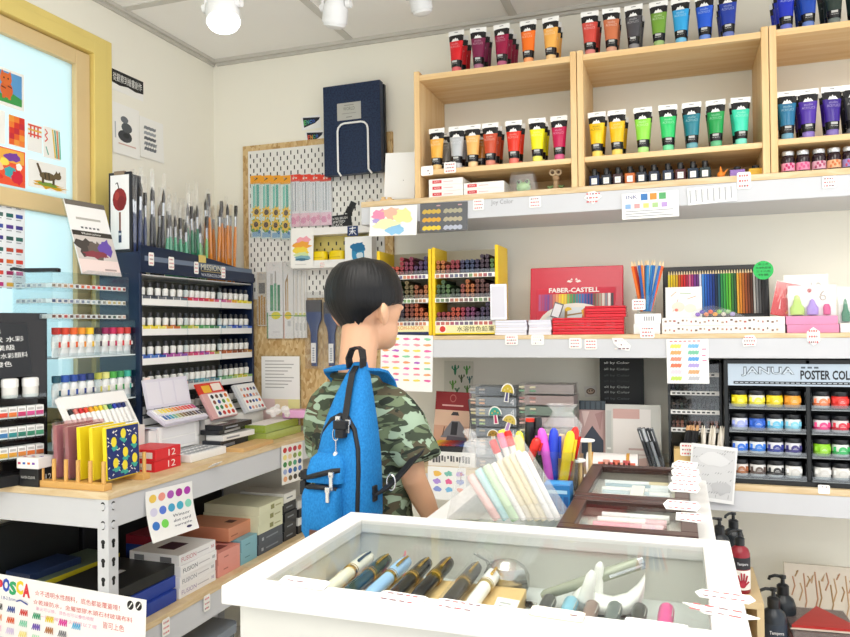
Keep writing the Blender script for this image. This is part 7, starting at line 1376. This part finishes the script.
def gpen(u0, v0, u1, v1, y, r, c, cap, lbl, pt=True, L=None):
    A = at(u0, v0, y=y); B = at(u1, v1, y=y); 
    if A.z < tz+.006: A.z = tz+.006
    d = B-A; n = d.length; t = thing('giant_pen', lbl, 'pen', A, d.to_track_quat('Z', 'Y').to_euler(), 'giant pens in the clear cup'); C_ = mat(c, .25); K_ = mat(cap, .25)
    m = M(); m.tube([(0, 0, 0), (0, 0, n*.3), (0, 0, n*.55)], [r*.8, r, r], C_, 14); m.build('barrel', t, smooth=1)
    m = M(); m.tube([(0, 0, n*.55), (0, 0, n*.86), (0, 0, n*.96), (0, 0, n)], [r*1.12, r*1.12, r*.8, r*.35] if pt else [r*1.12, r*1.12, r*1.1, r*.9], K_, 14); m.build('cap', t, smooth=1)
    m = M(); m.box(-r*.25, r*.25, -r*1.6, -r*1.15, n*.55, n*.88, K_); m.build('clip', t)
gpen(528, 492, 530, 420, cy_+.015, .0085, '#1d1e20', '#232325', 'black marker with a red top in the clear cup', False)
m = M(); m.cyl((0, 0, 0), (0, 0, .006), .0088, '#d8341f', n=14); q = at(530, 421, y=cy_+.015); tag(m.build('marker_plug', None, q+Vector((0, 0, -.001))), 'red end plug on the black marker in the cup', 'plug')
gpen(540, 494, 538, 417, cy_+.02, .007, '#232426', '#2a2a2c', 'black marker with a silver clip beside the red topped one', False)
gpen(551, 486, 541, 428, cy_-.012, .0085, '#d856c8', '#dc5ccc', 'magenta giant pen leaning in the clear cup')
gpen(553, 494, 554, 428, cy_-.004, .009, '#2340c0', '#2846cc', 'blue giant pen in the clear cup')
gpen(561, 494, 571, 431, cy_-.016, .009, '#f0c81f', '#f3cf2a', 'yellow giant pen in the clear cup')
gpen(562, 494, 576, 427, cy_+.008, .0085, '#d83a1f', '#d8261f', 'red giant pen at the side of the clear cup')
gpen(529, 462, 538, 438, cy_-.022, .008, '#d8281f', '#dc2f26', 'short red pen slanting before the black markers')
gpen(523, 478, 519, 431, cy_-.006, .008, '#ece04a', '#f0e44a', 'pale yellow pen at the edge of the clear cup')
for k in range(5): gpen(546+6*k, 490, 549+6.5*k, 434+2*(k % 2), cy_+.024, .0055, ('#c9a878', '#b08a5a', '#d8bf98')[k % 3], ('#d8b88a', '#8a6a4a', '#e2cfae')[k % 3], 'tan wooden pen at the back of the clear cup, %s' % ORD[k], False)
t = thing('clear_wrapper', 'bunched clear wrapper rising behind the giant pens', 'wrapper', (at(562, 440, y=1.49).x, 1.49, tz)); m = M(); zt_ = at(562, 404, y=1.49).z-tz; rq = random.Random(3)
m.ring_loft([[(.034*s*math.cos(2*PI*k/10)*(1+.2*math.sin(k*3+z*50)), .012*s*math.sin(2*PI*k/10), z) for k in range(10)] for s, z in ((.8, 0), (1, zt_*.5), (1.05, zt_*.78), (.5, zt_*.92), (.9, zt_))], clear('bag_film', '#ffffff', .08, .16, .2)); m.build('film', t, smooth=1)
for u, v, lb in ((587, 441, 'oval white price disc on a wooden stick behind the yellow giant pen'), (577, 461, 'oval white price disc on a short stick before the brown case')):
    yy = 1.69 if v < 450 else 1.50; p = at(u, v, y=yy); t = thing('price_disc', lb, 'price tag', (p.x, yy, tz)); hh = p.z-tz
    m = M(); m.cyl((.006, 0, 0), (.006, 0, hh), .004, PR, n=8); m.build('stick', t); m = M(); m.cyl((-.004, 0, hh), (-.004, .0, hh+.003), .021, '#f1efea', n=20); m.build('disc', t)
m = M(); m.box(0, .008, 0, .11, 0, .06, mat('#7a5c40', .5)); tag(m.build('wooden_board', None, (at(573, 470, y=1.53).x, 1.53, tz)), 'small brown wooden board standing beside the further brown case', 'panel')
# slanted bag of pastel pens
py = 1.225
t = thing('pen_bag', 'slanted clear plastic bag full of pastel and cream pens on the second showcase', 'bag', (0, py, 0)); FB = clear('bag_film', '#ffffff', .08, .16, .2)
pts = [(449, 517), (467, 441), (490, 440), (516, 437), (567, 517)]
P3 = [at(u, v, y=py) for u, v in pts]
for q in P3: q.z = max(q.z, tz+.002)
m = M(); m.prism([(q.x, -.016, q.z) for q in P3], (0, .048, 0), FB); m.build('film', t)
a_ = at(474, 446, y=py); m = M(); rq = random.Random(8)
m.ring_loft([[(a_.x+s*.014*math.cos(2*PI*k/8)+dx, .008+s*.008*math.sin(2*PI*k/8)+rq.uniform(-.002, .002), a_.z+dz) for k in range(8)] for s, dx, dz in ((1, .004, -.014), (1.3, .0, .0), (.6, -.004, .010), (.9, -.010, .022), (.4, -.013, .028))], FB); m.build('knot', t, smooth=1)
def bpen(u0, v0, u1, v1, y, r, c, cap, lbl, flat=False, name='pastel_pen'):
    A = at(u0, v0, y=y); B = at(u1, v1, y=y); A.z = max(A.z, tz+.006); d = B-A; n = d.length
    t = thing(name, lbl, 'pen', A, d.to_track_quat('Z', 'Y').to_euler(), 'pens in the slanted bag'); sq = .55 if flat else 1
    ring = lambda rr, z: [(rr*math.cos(2*PI*k/12), rr*sq*math.sin(2*PI*k/12), z) for k in range(12)]
    m = M(); m.ring_loft([ring(r*.9, 0), ring(r, n*.04), ring(r, n*.24)], mat(cap, .3)); m.build('cap', t, smooth=1); m = M(); m.ring_loft([ring(r*.97, n*.245), ring(r*.97, n*.95), ring(r*.7, n)], mat(c, .35)); m.build('barrel', t, smooth=1)
bpen(498, 519, 470, 475, py, .0085, '#efc9c4', '#e8bdb8', 'pale pink pen at the edge of the slanted bag')
bpen(507, 519, 478, 469, py+.001, .0085, '#bfe2e4', '#b4dce0', 'pale aqua pen in the slanted bag')
bpen(516, 520, 486, 465, py, .0085, '#cfe8c4', '#c8e4c0', 'pale green pen in the slanted bag')
for k, (u0, u1, v1, c, cap, nm_) in enumerate(((524, 493, 463, '#e9e8e6', '#f2f1f0', 'white pen next to the pale green one'), (531, 499, 460, '#e9dfc4', '#efe8d8', 'cream pen, first of three'), (538, 505, 457, '#e6dab8', '#ece2c8', 'cream pen, second of three'), (545, 511, 454, '#eadfc0', '#efe6cf', 'cream pen, third of three'), (552, 517, 451, '#efeeec', '#f2f0ee', 'clear white pen before the last'), (558, 523, 452, '#e4e4e2', '#eeeeec', 'silver white pen, last'))): bpen(u0, 520, u1, v1, py+.002*(k % 2), .0065, c, cap, '%s in the slanted bag' % nm_)
for k, (u0, u1, v1, c, nm_) in enumerate(((520, 492, 440, '#d8241f', 'red capped pen poking out of the slanted bag, nearest its knot'), (524, 500, 433, '#ef7a9a', 'pink capped pen poking out of the slanted bag'), (530, 507, 431, '#dc2820', 'red capped pen poking out of the slanted bag, beside the pink one'), (527, 501, 430, '#f2dc4a', 'yellow capped pen poking out of the slanted bag'))):
    A = at(u0, 505, y=py+.024+.004*k); B = at(u1, v1, y=py+.024+.004*k); d = B-A; n = d.length; t = thing('capped_pen', nm_, 'pen', A, d.to_track_quat('Z', 'Y').to_euler(), 'capped pens in the slanted bag'); m = M(); m.cyl((0, 0, 0), (0, 0, n*.8), .0055, '#eeece8', n=12); m.build('barrel', t, smooth=1); m = M(); m.tube([(0, 0, n*.8), (0, 0, n*.97), (0, 0, n)], [.0068, .0066, .005], c, 12); m.build('cap', t, smooth=1)
m = M(); m.box(-.05, .05, -.035, .035, 0, .002, '#ecd6d4'); tag(m.build('pink_sheet', None, (at(478, 505, z=.93).x, 1.33, .9005), R(8)), 'pale pink paper sheet inside the second showcase', 'sheet')
m = M(); m.tube([(-.02, 0, 0), (.02, .01, 0)], .004, '#232326', 8); tag(m.build('black_pen', None, (at(461, 512, z=.92).x, 1.24, .9045), smooth=1), 'short black pen inside the second showcase near its corner', 'pen')
# ============================================================ the child
PX, PYY = -.664, 1.48
who = thing('person', 'child with black bowl cut hair and camouflage shirt seen from behind, facing the shelves', 'person', (PX, PYY, 0), R(-4))
def remeshed(parts, name, mm, vox, par, smooth=6, fac=.5):
    m = M()
    for p in parts:
        if p[0] == 'c': m.tube(p[1], p[2], mm, 14)
        else: m.ball(p[1], p[2], mm, 18, 12)
    o = m.build(name, None, smooth=1)
    r = o.modifiers.new('r', 'REMESH'); r.mode = 'VOXEL'; r.voxel_size = vox; r.use_smooth_shade = True
    s = o.modifiers.new('s', 'SMOOTH'); s.factor = fac; s.iterations = smooth
    dg = bpy.context.evaluated_depsgraph_get(); me = bpy.data.meshes.new_from_object(o.evaluated_get(dg)); me.name = name
    bpy.data.objects.remove(o); me.materials.clear(); me.materials.append(mm)
    me.polygons.foreach_set('use_smooth', [True]*len(me.polygons))
    q = bpy.data.objects.new(name, me); COL.objects.link(q); q.parent = par
    return q
SKIN = bpy.data.materials.new('skin'); SKIN.use_nodes = True; b_ = SKIN.node_tree.nodes['Principled BSDF']; b_.inputs['Base Color'].default_value = lin('#dba987'); b_.inputs['Roughness'].default_value = .5; b_.inputs['Subsurface Weight'].default_value = .12; b_.inputs['Subsurface Radius'].default_value = (.012, .005, .003); b_.inputs['Subsurface Scale'].default_value = 1
hx, hy = .008, .012
HY_ = R(-18)
def hp(x, y, z): dx, dy = x-hx, y-hy; return (hx+dx*math.cos(HY_)-dy*math.sin(HY_), hy+dx*math.sin(HY_)+dy*math.cos(HY_), z)
parts = [('b', (hx, hy, 1.368), (.067, .078, .078)), ('b', hp(hx, hy+.038, 1.345), (.062, .050, .06)), ('b', hp(hx, hy+.042, 1.298), (.050, .050, .048)), ('b', hp(hx, hy+.068, 1.272), (.028, .026, .022)),
         ('c', [(0, -.012, 1.12), (.003, -.008, 1.20), (hx, .002, 1.30)], [.050, .041, .041]),
         ('b', hp(hx, hy+.093, 1.322), (.011, .014, .014)), ('c', [hp(hx, hy+.084, 1.35), hp(hx, hy+.098, 1.326)], [.008, .009]), ('b', hp(hx, hy+.088, 1.296), (.020, .008, .005)), ('b', hp(hx, hy+.086, 1.288), (.017, .008, .005))]
for s in (-1, 1): parts += [('b', hp(hx+s*.070, hy-.004, 1.330), (.010, .015, .027)), ('b', hp(hx+s*.077, hy-.012, 1.336), (.006, .014, .020)), ('b', hp(hx+s*.03, hy+.083, 1.345), (.016, .01, .008))]
parts += [('c', [(-.080, -.005, 1.112), (-.04, -.008, 1.135), (.04, -.008, 1.135), (.105, -.005, 1.115)], [.034, .042, .042, .034]), ('b', (0, 0, 1.03), (.095, .065, .13)), ('b', (0, .002, .89), (.092, .068, .15)), ('b', (0, -.003, .77), (.105, .08, .09))]
for s in (-1, 1):
    parts += [('c', [(s*.06, 0, .76), (s*.064, .008, .58), (s*.066, .012, .40), (s*.067, -.006, .27), (s*.066, -.012, .085)], [.068, .058, .043, .044, .029]), ('c', [(s*.066, -.03, .04), (s*.07, .03, .035), (s*.076, .10, .022)], [.03, .032, .02])]
def arm(sh, el, wr, pitch_dir, side):
    r = [('c', [sh, tuple((a*.5+b*.5) for a, b in zip(sh, el)), el, tuple((a*.6+b*.4) for a, b in zip(el, wr)), wr], [.036, .031, .027, .026, .0180])]
    w = Vector(wr); d = pitch_dir.normalized(); u = side.normalized(); n = d.cross(u)
    r.append(('c', [w, w+d*.025, w+d*.06], [.019, .023, .021])); r.append(('c', [w+d*.03+u*.012, w+d*.05+u*.012], [.018, .016])); r.append(('c', [w+d*.03-u*.012, w+d*.05-u*.012], [.018, .016]))
    for k, (off, L) in enumerate(((-.021, .052), (-.007, .060), (.007, .056), (.021, .044))):
        a = w+d*.062+u*off; k1 = a+d*L*.45+n*L*.10; k2 = k1+d*L*.32+n*L*.22; k3 = k2+d*L*.20+n*L*.26
        r.append(('c', [tuple(a-d*.02), tuple(a), tuple(k1), tuple(k2), tuple(k3)], [.0095, .009, .0082, .0075, .006]))
    a = w+d*.022-u*.02; r.append(('c', [tuple(a), tuple(a+d*.022-u*.02+n*.006), tuple(a+d*.045-u*.026+n*.014)], [.0105, .009, .007]))
    return [(p[0], [tuple(q) for q in p[1]], p[2]) if p[0] == 'c' else p for p in r]
parts += arm((.106, -.005, 1.112), (.137, -.012, .985), (.152, .065, .872), Vector((.02, .35, -.94)), Vector((-.25, .9, .3)))
parts += arm((-.082, -.005, 1.108), (-.094, .022, .985), (-.05, .17, .985), Vector((.3, .9, .05)), Vector((-.1, .05, .95)))
remeshed(parts, 'body', SKIN, .0052, who, 4)
CAMO = bpy.data.materials.new('camouflage'); CAMO.use_nodes = True; nt = CAMO.node_tree; b_ = nt.nodes['Principled BSDF']; b_.inputs['Roughness'].default_value = .85; b_.inputs['Specular IOR Level'].default_value = .15
tc = nt.nodes.new('ShaderNodeTexCoord'); last = None
def layer(loc, sc, thr, col, prev, dist=1.2, rot=.5):
    mp = nt.nodes.new('ShaderNodeMapping'); mp.inputs['Location'].default_value = loc; mp.inputs['Scale'].default_value = (.75, .75, 1.7); mp.inputs['Rotation'].default_value = (0, rot, 0)
    n = nt.nodes.new('ShaderNodeTexNoise'); n.inputs['Scale'].default_value = sc; n.inputs['Detail'].default_value = 1.5; n.inputs['Distortion'].default_value = dist
    r = nt.nodes.new('ShaderNodeMapRange'); r.inputs['From Min'].default_value = thr; r.inputs['From Max'].default_value = thr+.012
    mx = nt.nodes.new('ShaderNodeMix'); mx.data_type = 'RGBA'
    nt.links.new(tc.outputs['Object'], mp.inputs['Vector']); nt.links.new(mp.outputs['Vector'], n.inputs['Vector']); nt.links.new(n.outputs['Fac'], r.inputs['Value']); nt.links.new(r.outputs['Result'], mx.inputs['Factor'])
    if isinstance(prev, str): mx.inputs['A'].default_value = lin(prev)
    else: nt.links.new(prev, mx.inputs['A'])
    mx.inputs['B'].default_value = lin(col); return mx.outputs['Result']
last = layer((0, 0, 0), 19, .50, '#66735a', '#3d4538'); last = layer((3.1, 1.7, .4), 18, .575, '#504a3b', last); last = layer((7.3, 2.2, 5.1), 18, .55, '#93a691', last); last = layer((1.3, 9.2, 3.1), 21, .585, '#2a302a', last)
nt.links.new(last, b_.inputs['Base Color'])
sh = [('c', [(-.125, -.005, 1.13), (-.05, -.010, 1.170), (.05, -.010, 1.170), (.125, -.005, 1.13)], [.054, .058, .058, .054]), ('b', (0, -.002, 1.06), (.146, .092, .13)), ('c', [(0, 0, 1.06), (0, 0, .92), (0, 0, .80)], [.105, .112, .116])]
shp = []
m = M()
sec = [(.740, .116, .098), (.80, .114, .096), (.90, .110, .092), (1.0, .110, .088), (1.06, .110, .086), (1.11, .104, .078), (1.150, .088, .066), (1.180, .066, .056), (1.200, .056, .052)]
m.ring_loft([[(.011+(a*abs(math.cos(q))**.8*(1 if math.cos(q) > 0 else -1)), -.004+b*abs(math.sin(q))**.9*(1 if math.sin(q) > 0 else -1), z) for q in [2*PI*k/28 for k in range(28)]] for z, a, b in sec], CAMO)
for s in (-1, 1):
    e = (.148, -.016, 1.018) if s > 0 else (-.086, .012, 1.02)
    m.tube([(s*.035, -.006, 1.150), (s*(.080 if s > 0 else .062), -.006, 1.125), (s*(.108 if s > 0 else .078), -.006, 1.095), e], [.050, .052, .052, .054 if s > 0 else .044], CAMO, 22)
o = m.build('shirt0', None, smooth=1); r = o.modifiers.new('r', 'REMESH'); r.mode = 'VOXEL'; r.voxel_size = .0055; s_ = o.modifiers.new('s', 'SMOOTH'); s_.factor = .5; s_.iterations = 5
tx = bpy.data.textures.new('folds', 'CLOUDS'); tx.noise_scale = .07; dp = o.modifiers.new('d', 'DISPLACE'); dp.texture = tx; dp.strength = .010; dp.texture_coords = 'LOCAL'; dp.mid_level = .5
dg = bpy.context.evaluated_depsgraph_get(); me = bpy.data.meshes.new_from_object(o.evaluated_get(dg)); bpy.data.objects.remove(o); me.materials.clear(); me.materials.append(CAMO); me.polygons.foreach_set('use_smooth', [True]*len(me.polygons))
q_ = bpy.data.objects.new('shirt', me); COL.objects.link(q_); q_.parent = who
m = M(); m.tube([(.002+.054*math.cos(q), -.006+.050*math.sin(q), 1.200) for q in [2*PI*k/24 for k in range(25)]], .007, mat('#2e352b', .85), 8); m.build('collar', who, smooth=1)
TRO = mat('#2a2d33', .8, 0, .08, 20)
m = M(); E = lambda cx, a, cy, b, z: [(cx+a*math.cos(2*PI*k/20), cy+b*math.sin(2*PI*k/20), z) for k in range(20)]
m.ring_loft([E(0, .128, 0, .098, .66), E(0, .130, 0, .100, .78), E(0, .122, 0, .092, .80)], TRO)
for s in (-1, 1): m.ring_loft([E(s*.068, .047, -.008, .05, .09), E(s*.068, .055, .005, .058, .38), E(s*.066, .064, .004, .074, .58), E(s*.062, .072, 0, .086, .70)], TRO)
m.build('trousers', who, smooth=1)
for s in (-1, 1):
    m = M(); m.ring_loft([[(s*.072+a*math.cos(q)*(1 if True else 0), .035+b*math.sin(q), z) for q in [2*PI*k/20 for k in range(20)]] for a, b, z in ((.042, .105, .0), (.045, .108, .012), (.043, .104, .03))], mat('#e8e8e6', .6)); m.ring_loft([[(s*.072+a*math.cos(q), cy+b*math.sin(q), z) for q in [2*PI*k/20 for k in range(20)]] for a, b, cy, z in ((.042, .10, .035, .03), (.042, .085, .02, .055), (.040, .05, -.012, .085), (.038, .045, -.014, .105))], mat('#33363c', .7)); m.build('shoe', who, smooth=1)
HAIR = bpy.data.materials.new('black_hair'); HAIR.use_nodes = True; nt = HAIR.node_tree; b_ = nt.nodes['Principled BSDF']; b_.inputs['Base Color'].default_value = lin('#0e0e10'); b_.inputs['Roughness'].default_value = .42; b_.inputs['Specular IOR Level'].default_value = .28
tc = nt.nodes.new('ShaderNodeUVMap'); w_ = nt.nodes.new('ShaderNodeTexNoise'); w_.inputs['Scale'].default_value = 1; w_.inputs['Detail'].default_value = 4; mp = nt.nodes.new('ShaderNodeMapping'); mp.inputs['Scale'].default_value = (90, 2.5, 1)
bp = nt.nodes.new('ShaderNodeBump'); bp.inputs['Strength'].default_value = .5; bp.inputs['Distance'].default_value = .004
nt.links.new(tc.outputs['UV'], mp.inputs['Vector']); nt.links.new(mp.outputs['Vector'], w_.inputs['Vector']); nt.links.new(w_.outputs['Fac'], bp.inputs['Height']); nt.links.new(bp.outputs['Normal'], b_.inputs['Normal'])
prof = [(1.456, 0), (1.4555, .016), (1.452, .034), (1.443, .052), (1.428, .068), (1.408, .079), (1.384, .0845), (1.358, .0835), (1.340, .077), (1.325, .066), (1.312, .055), (1.302, .047), (1.290, .043), (1.27, .04)]
def pr(z):
    for (z0, r0), (z1, r1) in zip(prof, prof[1:]):
        if z <= z0 and z >= z1: return r0+(r1-r0)*(z0-z)/(z0-z1)
    return prof[-1][1]
def zlim(a):   # a = 0 at the back of the head, pi at the forehead
    a = abs(a)
    if a < .45: return 1.294+.004*a
    if a < 1.30: return 1.296+(1.345-1.296)*((a-.45)/.85)**1.15
    if a < 2.1: return 1.345+.008*(a-1.30)/.8
    return 1.353+.012*(a-2.1)
NA, NS = 72, 18; vs = []; fs = []; uv = []; rq = random.Random(2); jit = [rq.uniform(-.0022, .0022) for _ in range(NA)]
for i in range(NS+1):
    f = i/NS
    for k in range(NA):
        a = 2*PI*k/NA-PI; zl = zlim(a)+jit[k]*2; z = 1.456-(1.456-zl)*(1-(1-f)**1.6); r = pr(z)*.96 if i else 0; r = max(r, 0)
        if abs(a) > 1.3 and z < 1.36: r = max(r, .078)
        vs.append(hp(hx+r*math.sin(a)*1.0+jit[k]*f, hy+.004-r*1.10*math.cos(a)+(.004 if abs(a) > 2 else 0)*f, z)); uv.append((k/NA, f))
for i in range(NS):
    for k in range(NA): fs.append((i*NA+k, i*NA+(k+1) % NA, (i+1)*NA+(k+1) % NA, (i+1)*NA+k))
n0 = len(vs); vs.append((hx, hy, 1.335)); fs += [(NS*NA+(k+1) % NA, NS*NA+k, n0) for k in range(NA)]; uv.append((.5, 1))
me = bpy.data.meshes.new('hair'); me.from_pydata(vs, [], fs); me.materials.append(HAIR); ul = me.uv_layers.new(name='UVMap')
for p_ in me.polygons:
    p_.use_smooth = True
    for li in p_.loop_indices: ul.data[li].uv = uv[me.loops[li].vertex_index]
me.set_sharp_from_angle(angle=R(70)); hr = bpy.data.objects.new('hair', me); COL.objects.link(hr); hr.parent = who
for s in (-1, 1):
    m = M(); m.ball(hp(hx+s*.028, hy+.0865, 1.343), (.010, .004, .0055), '#f0eeea', 12, 8); m.ball(hp(hx+s*.028, hy+.0895, 1.343), (.005, .0025, .005), '#1d1512', 10, 6); m.build('eye', who, smooth=1)
    m = M(); m.tube([hp(hx+s*.014, hy+.094, 1.362), hp(hx+s*.03, hy+.093, 1.366), hp(hx+s*.046, hy+.083, 1.361)], [.002, .003, .0015], '#1d1a18', 6); m.build('eyebrow', who)
m = M(); m.tube([hp(hx-.016, hy+.0955, 1.292), hp(hx, hy+.097, 1.291), hp(hx+.016, hy+.0945, 1.292)], [.001, .0022, .001], '#a8605a', 6); m.build('mouth', who)
# ------------------------------------------------------------ sling backpack on the back
BLU = ramp_mat('blue_canvas', [(.3, '#1268a8'), (.7, '#1f7cbe')], (1, 1, 1), 220, 2, 0, .8, bump=.15); BLK = mat('#15161a', .6)
bag = thing('backpack', 'bright blue teardrop sling backpack worn on the back of the child', 'backpack', (PX+.050, PYY-.092, 0), R(-4))
bag.scale = (.69, 1, 1)
def sup(cx, a, y0, y1, z, n=28, e=.62):
    yc = (y0+y1)/2; b = (y1-y0)/2
    return [(cx+a*abs(math.cos(q))**e*(1 if math.cos(q) > 0 else -1), yc+b*abs(math.sin(q))**e*(1 if math.sin(q) > 0 else -1), z) for q in [2*PI*k/n for k in range(n)]]
S_ = [(.893, .004, .060, -.092, -.012), (.902, .004, .078, -.108, -.005), (.94, .003, .086, -.118, -.0), (1.0, .002, .086, -.116, -.0), (1.05, .0, .084, -.108, 0), (1.09, -.001, .077, -.096, 0), (1.13, .0, .065, -.080, 0), (1.17, .003, .050, -.062, -.002), (1.205, .008, .034, -.044, -.004), (1.232, .012, .018, -.030, -.006)]
m = M(); m.ring_loft([sup(cx, a, y0, y1, z) for z, cx, a, y0, y1 in S_], BLU); m.build('main_pouch', bag, smooth=50)
def front(z):
    for (z0, c0, a0, y0, _), (z1, c1, a1, y1, _) in zip(S_, S_[1:]):
        if z0 <= z <= z1: f = (z-z0)/(z1-z0); return y0+(y1-y0)*f
    return -.1
arc = [(.066, .945), (.067, .99), (.066, 1.03), (.060, 1.07), (.044, 1.105), (.020, 1.126), (-.006, 1.131), (-.034, 1.122), (-.056, 1.100), (-.068, 1.065)]
m = M(); m.tube([(x, front(z)-.0005+abs(x-.006)**2*3.2, z) for x, z in arc], .0062, BLK, 8); m.build('zipper', bag, smooth=1)
m = M(); m.ring_loft([sup(-.027, .050, -.142, -.10, .905, e=.5), sup(-.027, .056, -.150, -.10, .92, e=.5), sup(-.027, .056, -.148, -.10, .985, e=.5), sup(-.027, .053, -.138, -.10, 1.0, e=.5)], BLU); m.build('front_pocket', bag, smooth=50)
m = M(); m.tube([(-.078, -.128, .998), (-.05, -.141, 1.004), (-.01, -.141, 1.004), (.022, -.130, .999)], .0048, BLK, 8); m.build('pocket_zipper', bag, smooth=1)
m = M(); m.ring_loft([sup(-.022, .056, -.136, -.09, 1.010, e=.5), sup(-.022, .056, -.134, -.09, 1.030, e=.5), sup(-.024, .050, -.122, -.088, 1.052, e=.5), sup(-.026, .034, -.108, -.085, 1.062, e=.5)], BLU); m.build('pocket_flap', bag, smooth=50)
m = M(); m.tube([(-.07, -.130, 1.018), (-.03, -.1385, 1.026), (.012, -.136, 1.034), (.028, -.124, 1.034)], .0052, BLK, 8); m.build('flap_zipper', bag, smooth=1)
SIL = mat('#cfd0d2', .25, .85)
for x, y, z, L in ((.016, -.140, 1.030, .03), (.010, -.146, 1.003, .024), (.0, -.093, 1.128, .022), (.03, -.092, 1.122, .022)):
    m = M(); m.box(x-.005, x+.005, y-.006, y-.002, z-L, z, SIL); m.box(x-.007, x+.007, y-.006, y, z-.006, z+.004, SIL); m.build('zipper_pull', bag, bevel=.001)
t2 = [(.0, -.099, 1.108)]
m = M(); m.tube([(-.002+.009*math.cos(q), -.103, 1.098+.012*math.sin(q)) for q in [2*PI*k/14 for k in range(15)]], .0016, SIL, 6); m.cyl((-.002, -.103, 1.086), (-.001, -.104, 1.066), .0013, SIL, n=6); m.ball((-.001, -.105, 1.059), .0075, mat('#d8dadc', .1, .6), 10, 7); m.build('key_charm', bag, smooth=1)
def band(path, w, th, name, mm, up=(0, 0, 1), par=None):
    P = [Vector(p) for p in path]; rings = []
    for k, p in enumerate(P):
        d = (P[min(k+1, len(P)-1)]-P[max(k-1, 0)]).normalized(); s = d.cross(Vector(up)).normalized() if isinstance(up, tuple) else (up[k]-d*up[k].dot(d)).normalized(); n = s.cross(d)
        rings.append([p+s*w/2+n*th/2, p-s*w/2+n*th/2, p-s*w/2-n*th/2, p+s*w/2-n*th/2])
    m = M(); m.ring_loft(rings, mm); return m.build(name, par or bag, bevel=.0008)
xs_ = Vector((1, 0, 0))
band([(.010, -.030, 1.226), (.010, -.050, 1.212), (.012, -.066, 1.18), (.016, -.084, 1.14), (.019, -.094, 1.122)], .019, .003, 'top_webbing', BLK, [xs_]*5)
m = M(); m.box(-.006, .034, -.110, -.092, 1.108, 1.124, BLK); m.box(.002, .028, -.112, -.094, 1.092, 1.108, BLK); m.build('buckle', bag, bevel=.002)
band([(-.010, -.034, 1.222), (-.012, -.036, 1.240), (-.004, -.032, 1.258), (.012, -.030, 1.262), (.028, -.032, 1.257), (.035, -.036, 1.240), (.032, -.034, 1.222)], .026, .004, 'carry_handle', BLK, [Vector((0, 1, 0))]*7)
band([(.016, -.028, 1.224), (.026, -.012, 1.216), (.036, .016, 1.212), (.040, .046, 1.206), (.041, .075, 1.186), (.041, .10, 1.15)], .034, .006, 'shoulder_strap', BLU, [Vector((.55, -.8, .1)), Vector((.5, -.75, .2)), Vector((.75, -.35, .2)), Vector((.9, -.1, .2)), Vector((.95, 0, .2)), Vector((1, 0, .2))])
band([(-.010, -.028, 1.222), (-.060, -.018, 1.220), (-.115, .010, 1.216), (-.140, .042, 1.208), (-.145, .072, 1.188), (-.145, .10, 1.15)], .034, .006, 'shoulder_strap', BLU, [Vector((.55, .8, .1)), Vector((.5, .75, .2)), Vector((.75, .35, .2)), Vector((.9, .1, .2)), Vector((.95, 0, .2)), Vector((1, 0, .2))])
band([(.078, -.060, .985), (.096, -.064, .982), (.112, -.05, .990), (.128, -.022, 1.005), (.148, .01, 1.03), (.168, .06, 1.06)], .026, .005, 'side_strap', BLK)
m = M(); m.tube([(.121+.013*math.cos(q), -.038, 1.0+.015*math.sin(q)) for q in [2*PI*k/16 for k in range(17)]], .0022, SIL, 8); m.build('ring', bag, smooth=1)
m = M(); m.box(.074, .094, -.074, -.058, .968, .998, BLK); m.build('strap_adjuster', bag, bevel=.002)
m = M(); m.box(-.096, -.076, -.128, -.108, 1.012, 1.030, BLK); m.box(-.092, -.074, -.134, -.112, .985, 1.011, BLK); m.build('side_buckle', bag, bevel=.002)
m = M(); m.rbox(-.046, -.010, -.1525, -.1500, .912, .926, .001, mat('#5a3a2e', .6)); m.build('leather_patch', bag)
S.view_settings.view_transform = 'Standard'; S.view_settings.look = 'None'; S.view_settings.exposure = EXPO; S.view_settings.gamma = 1; S.view_settings.use_curve_mapping = False
S.cycles.max_bounces = 8; S.cycles.transparent_max_bounces = 32; S.cycles.caustics_reflective = False; S.cycles.caustics_refractive = False
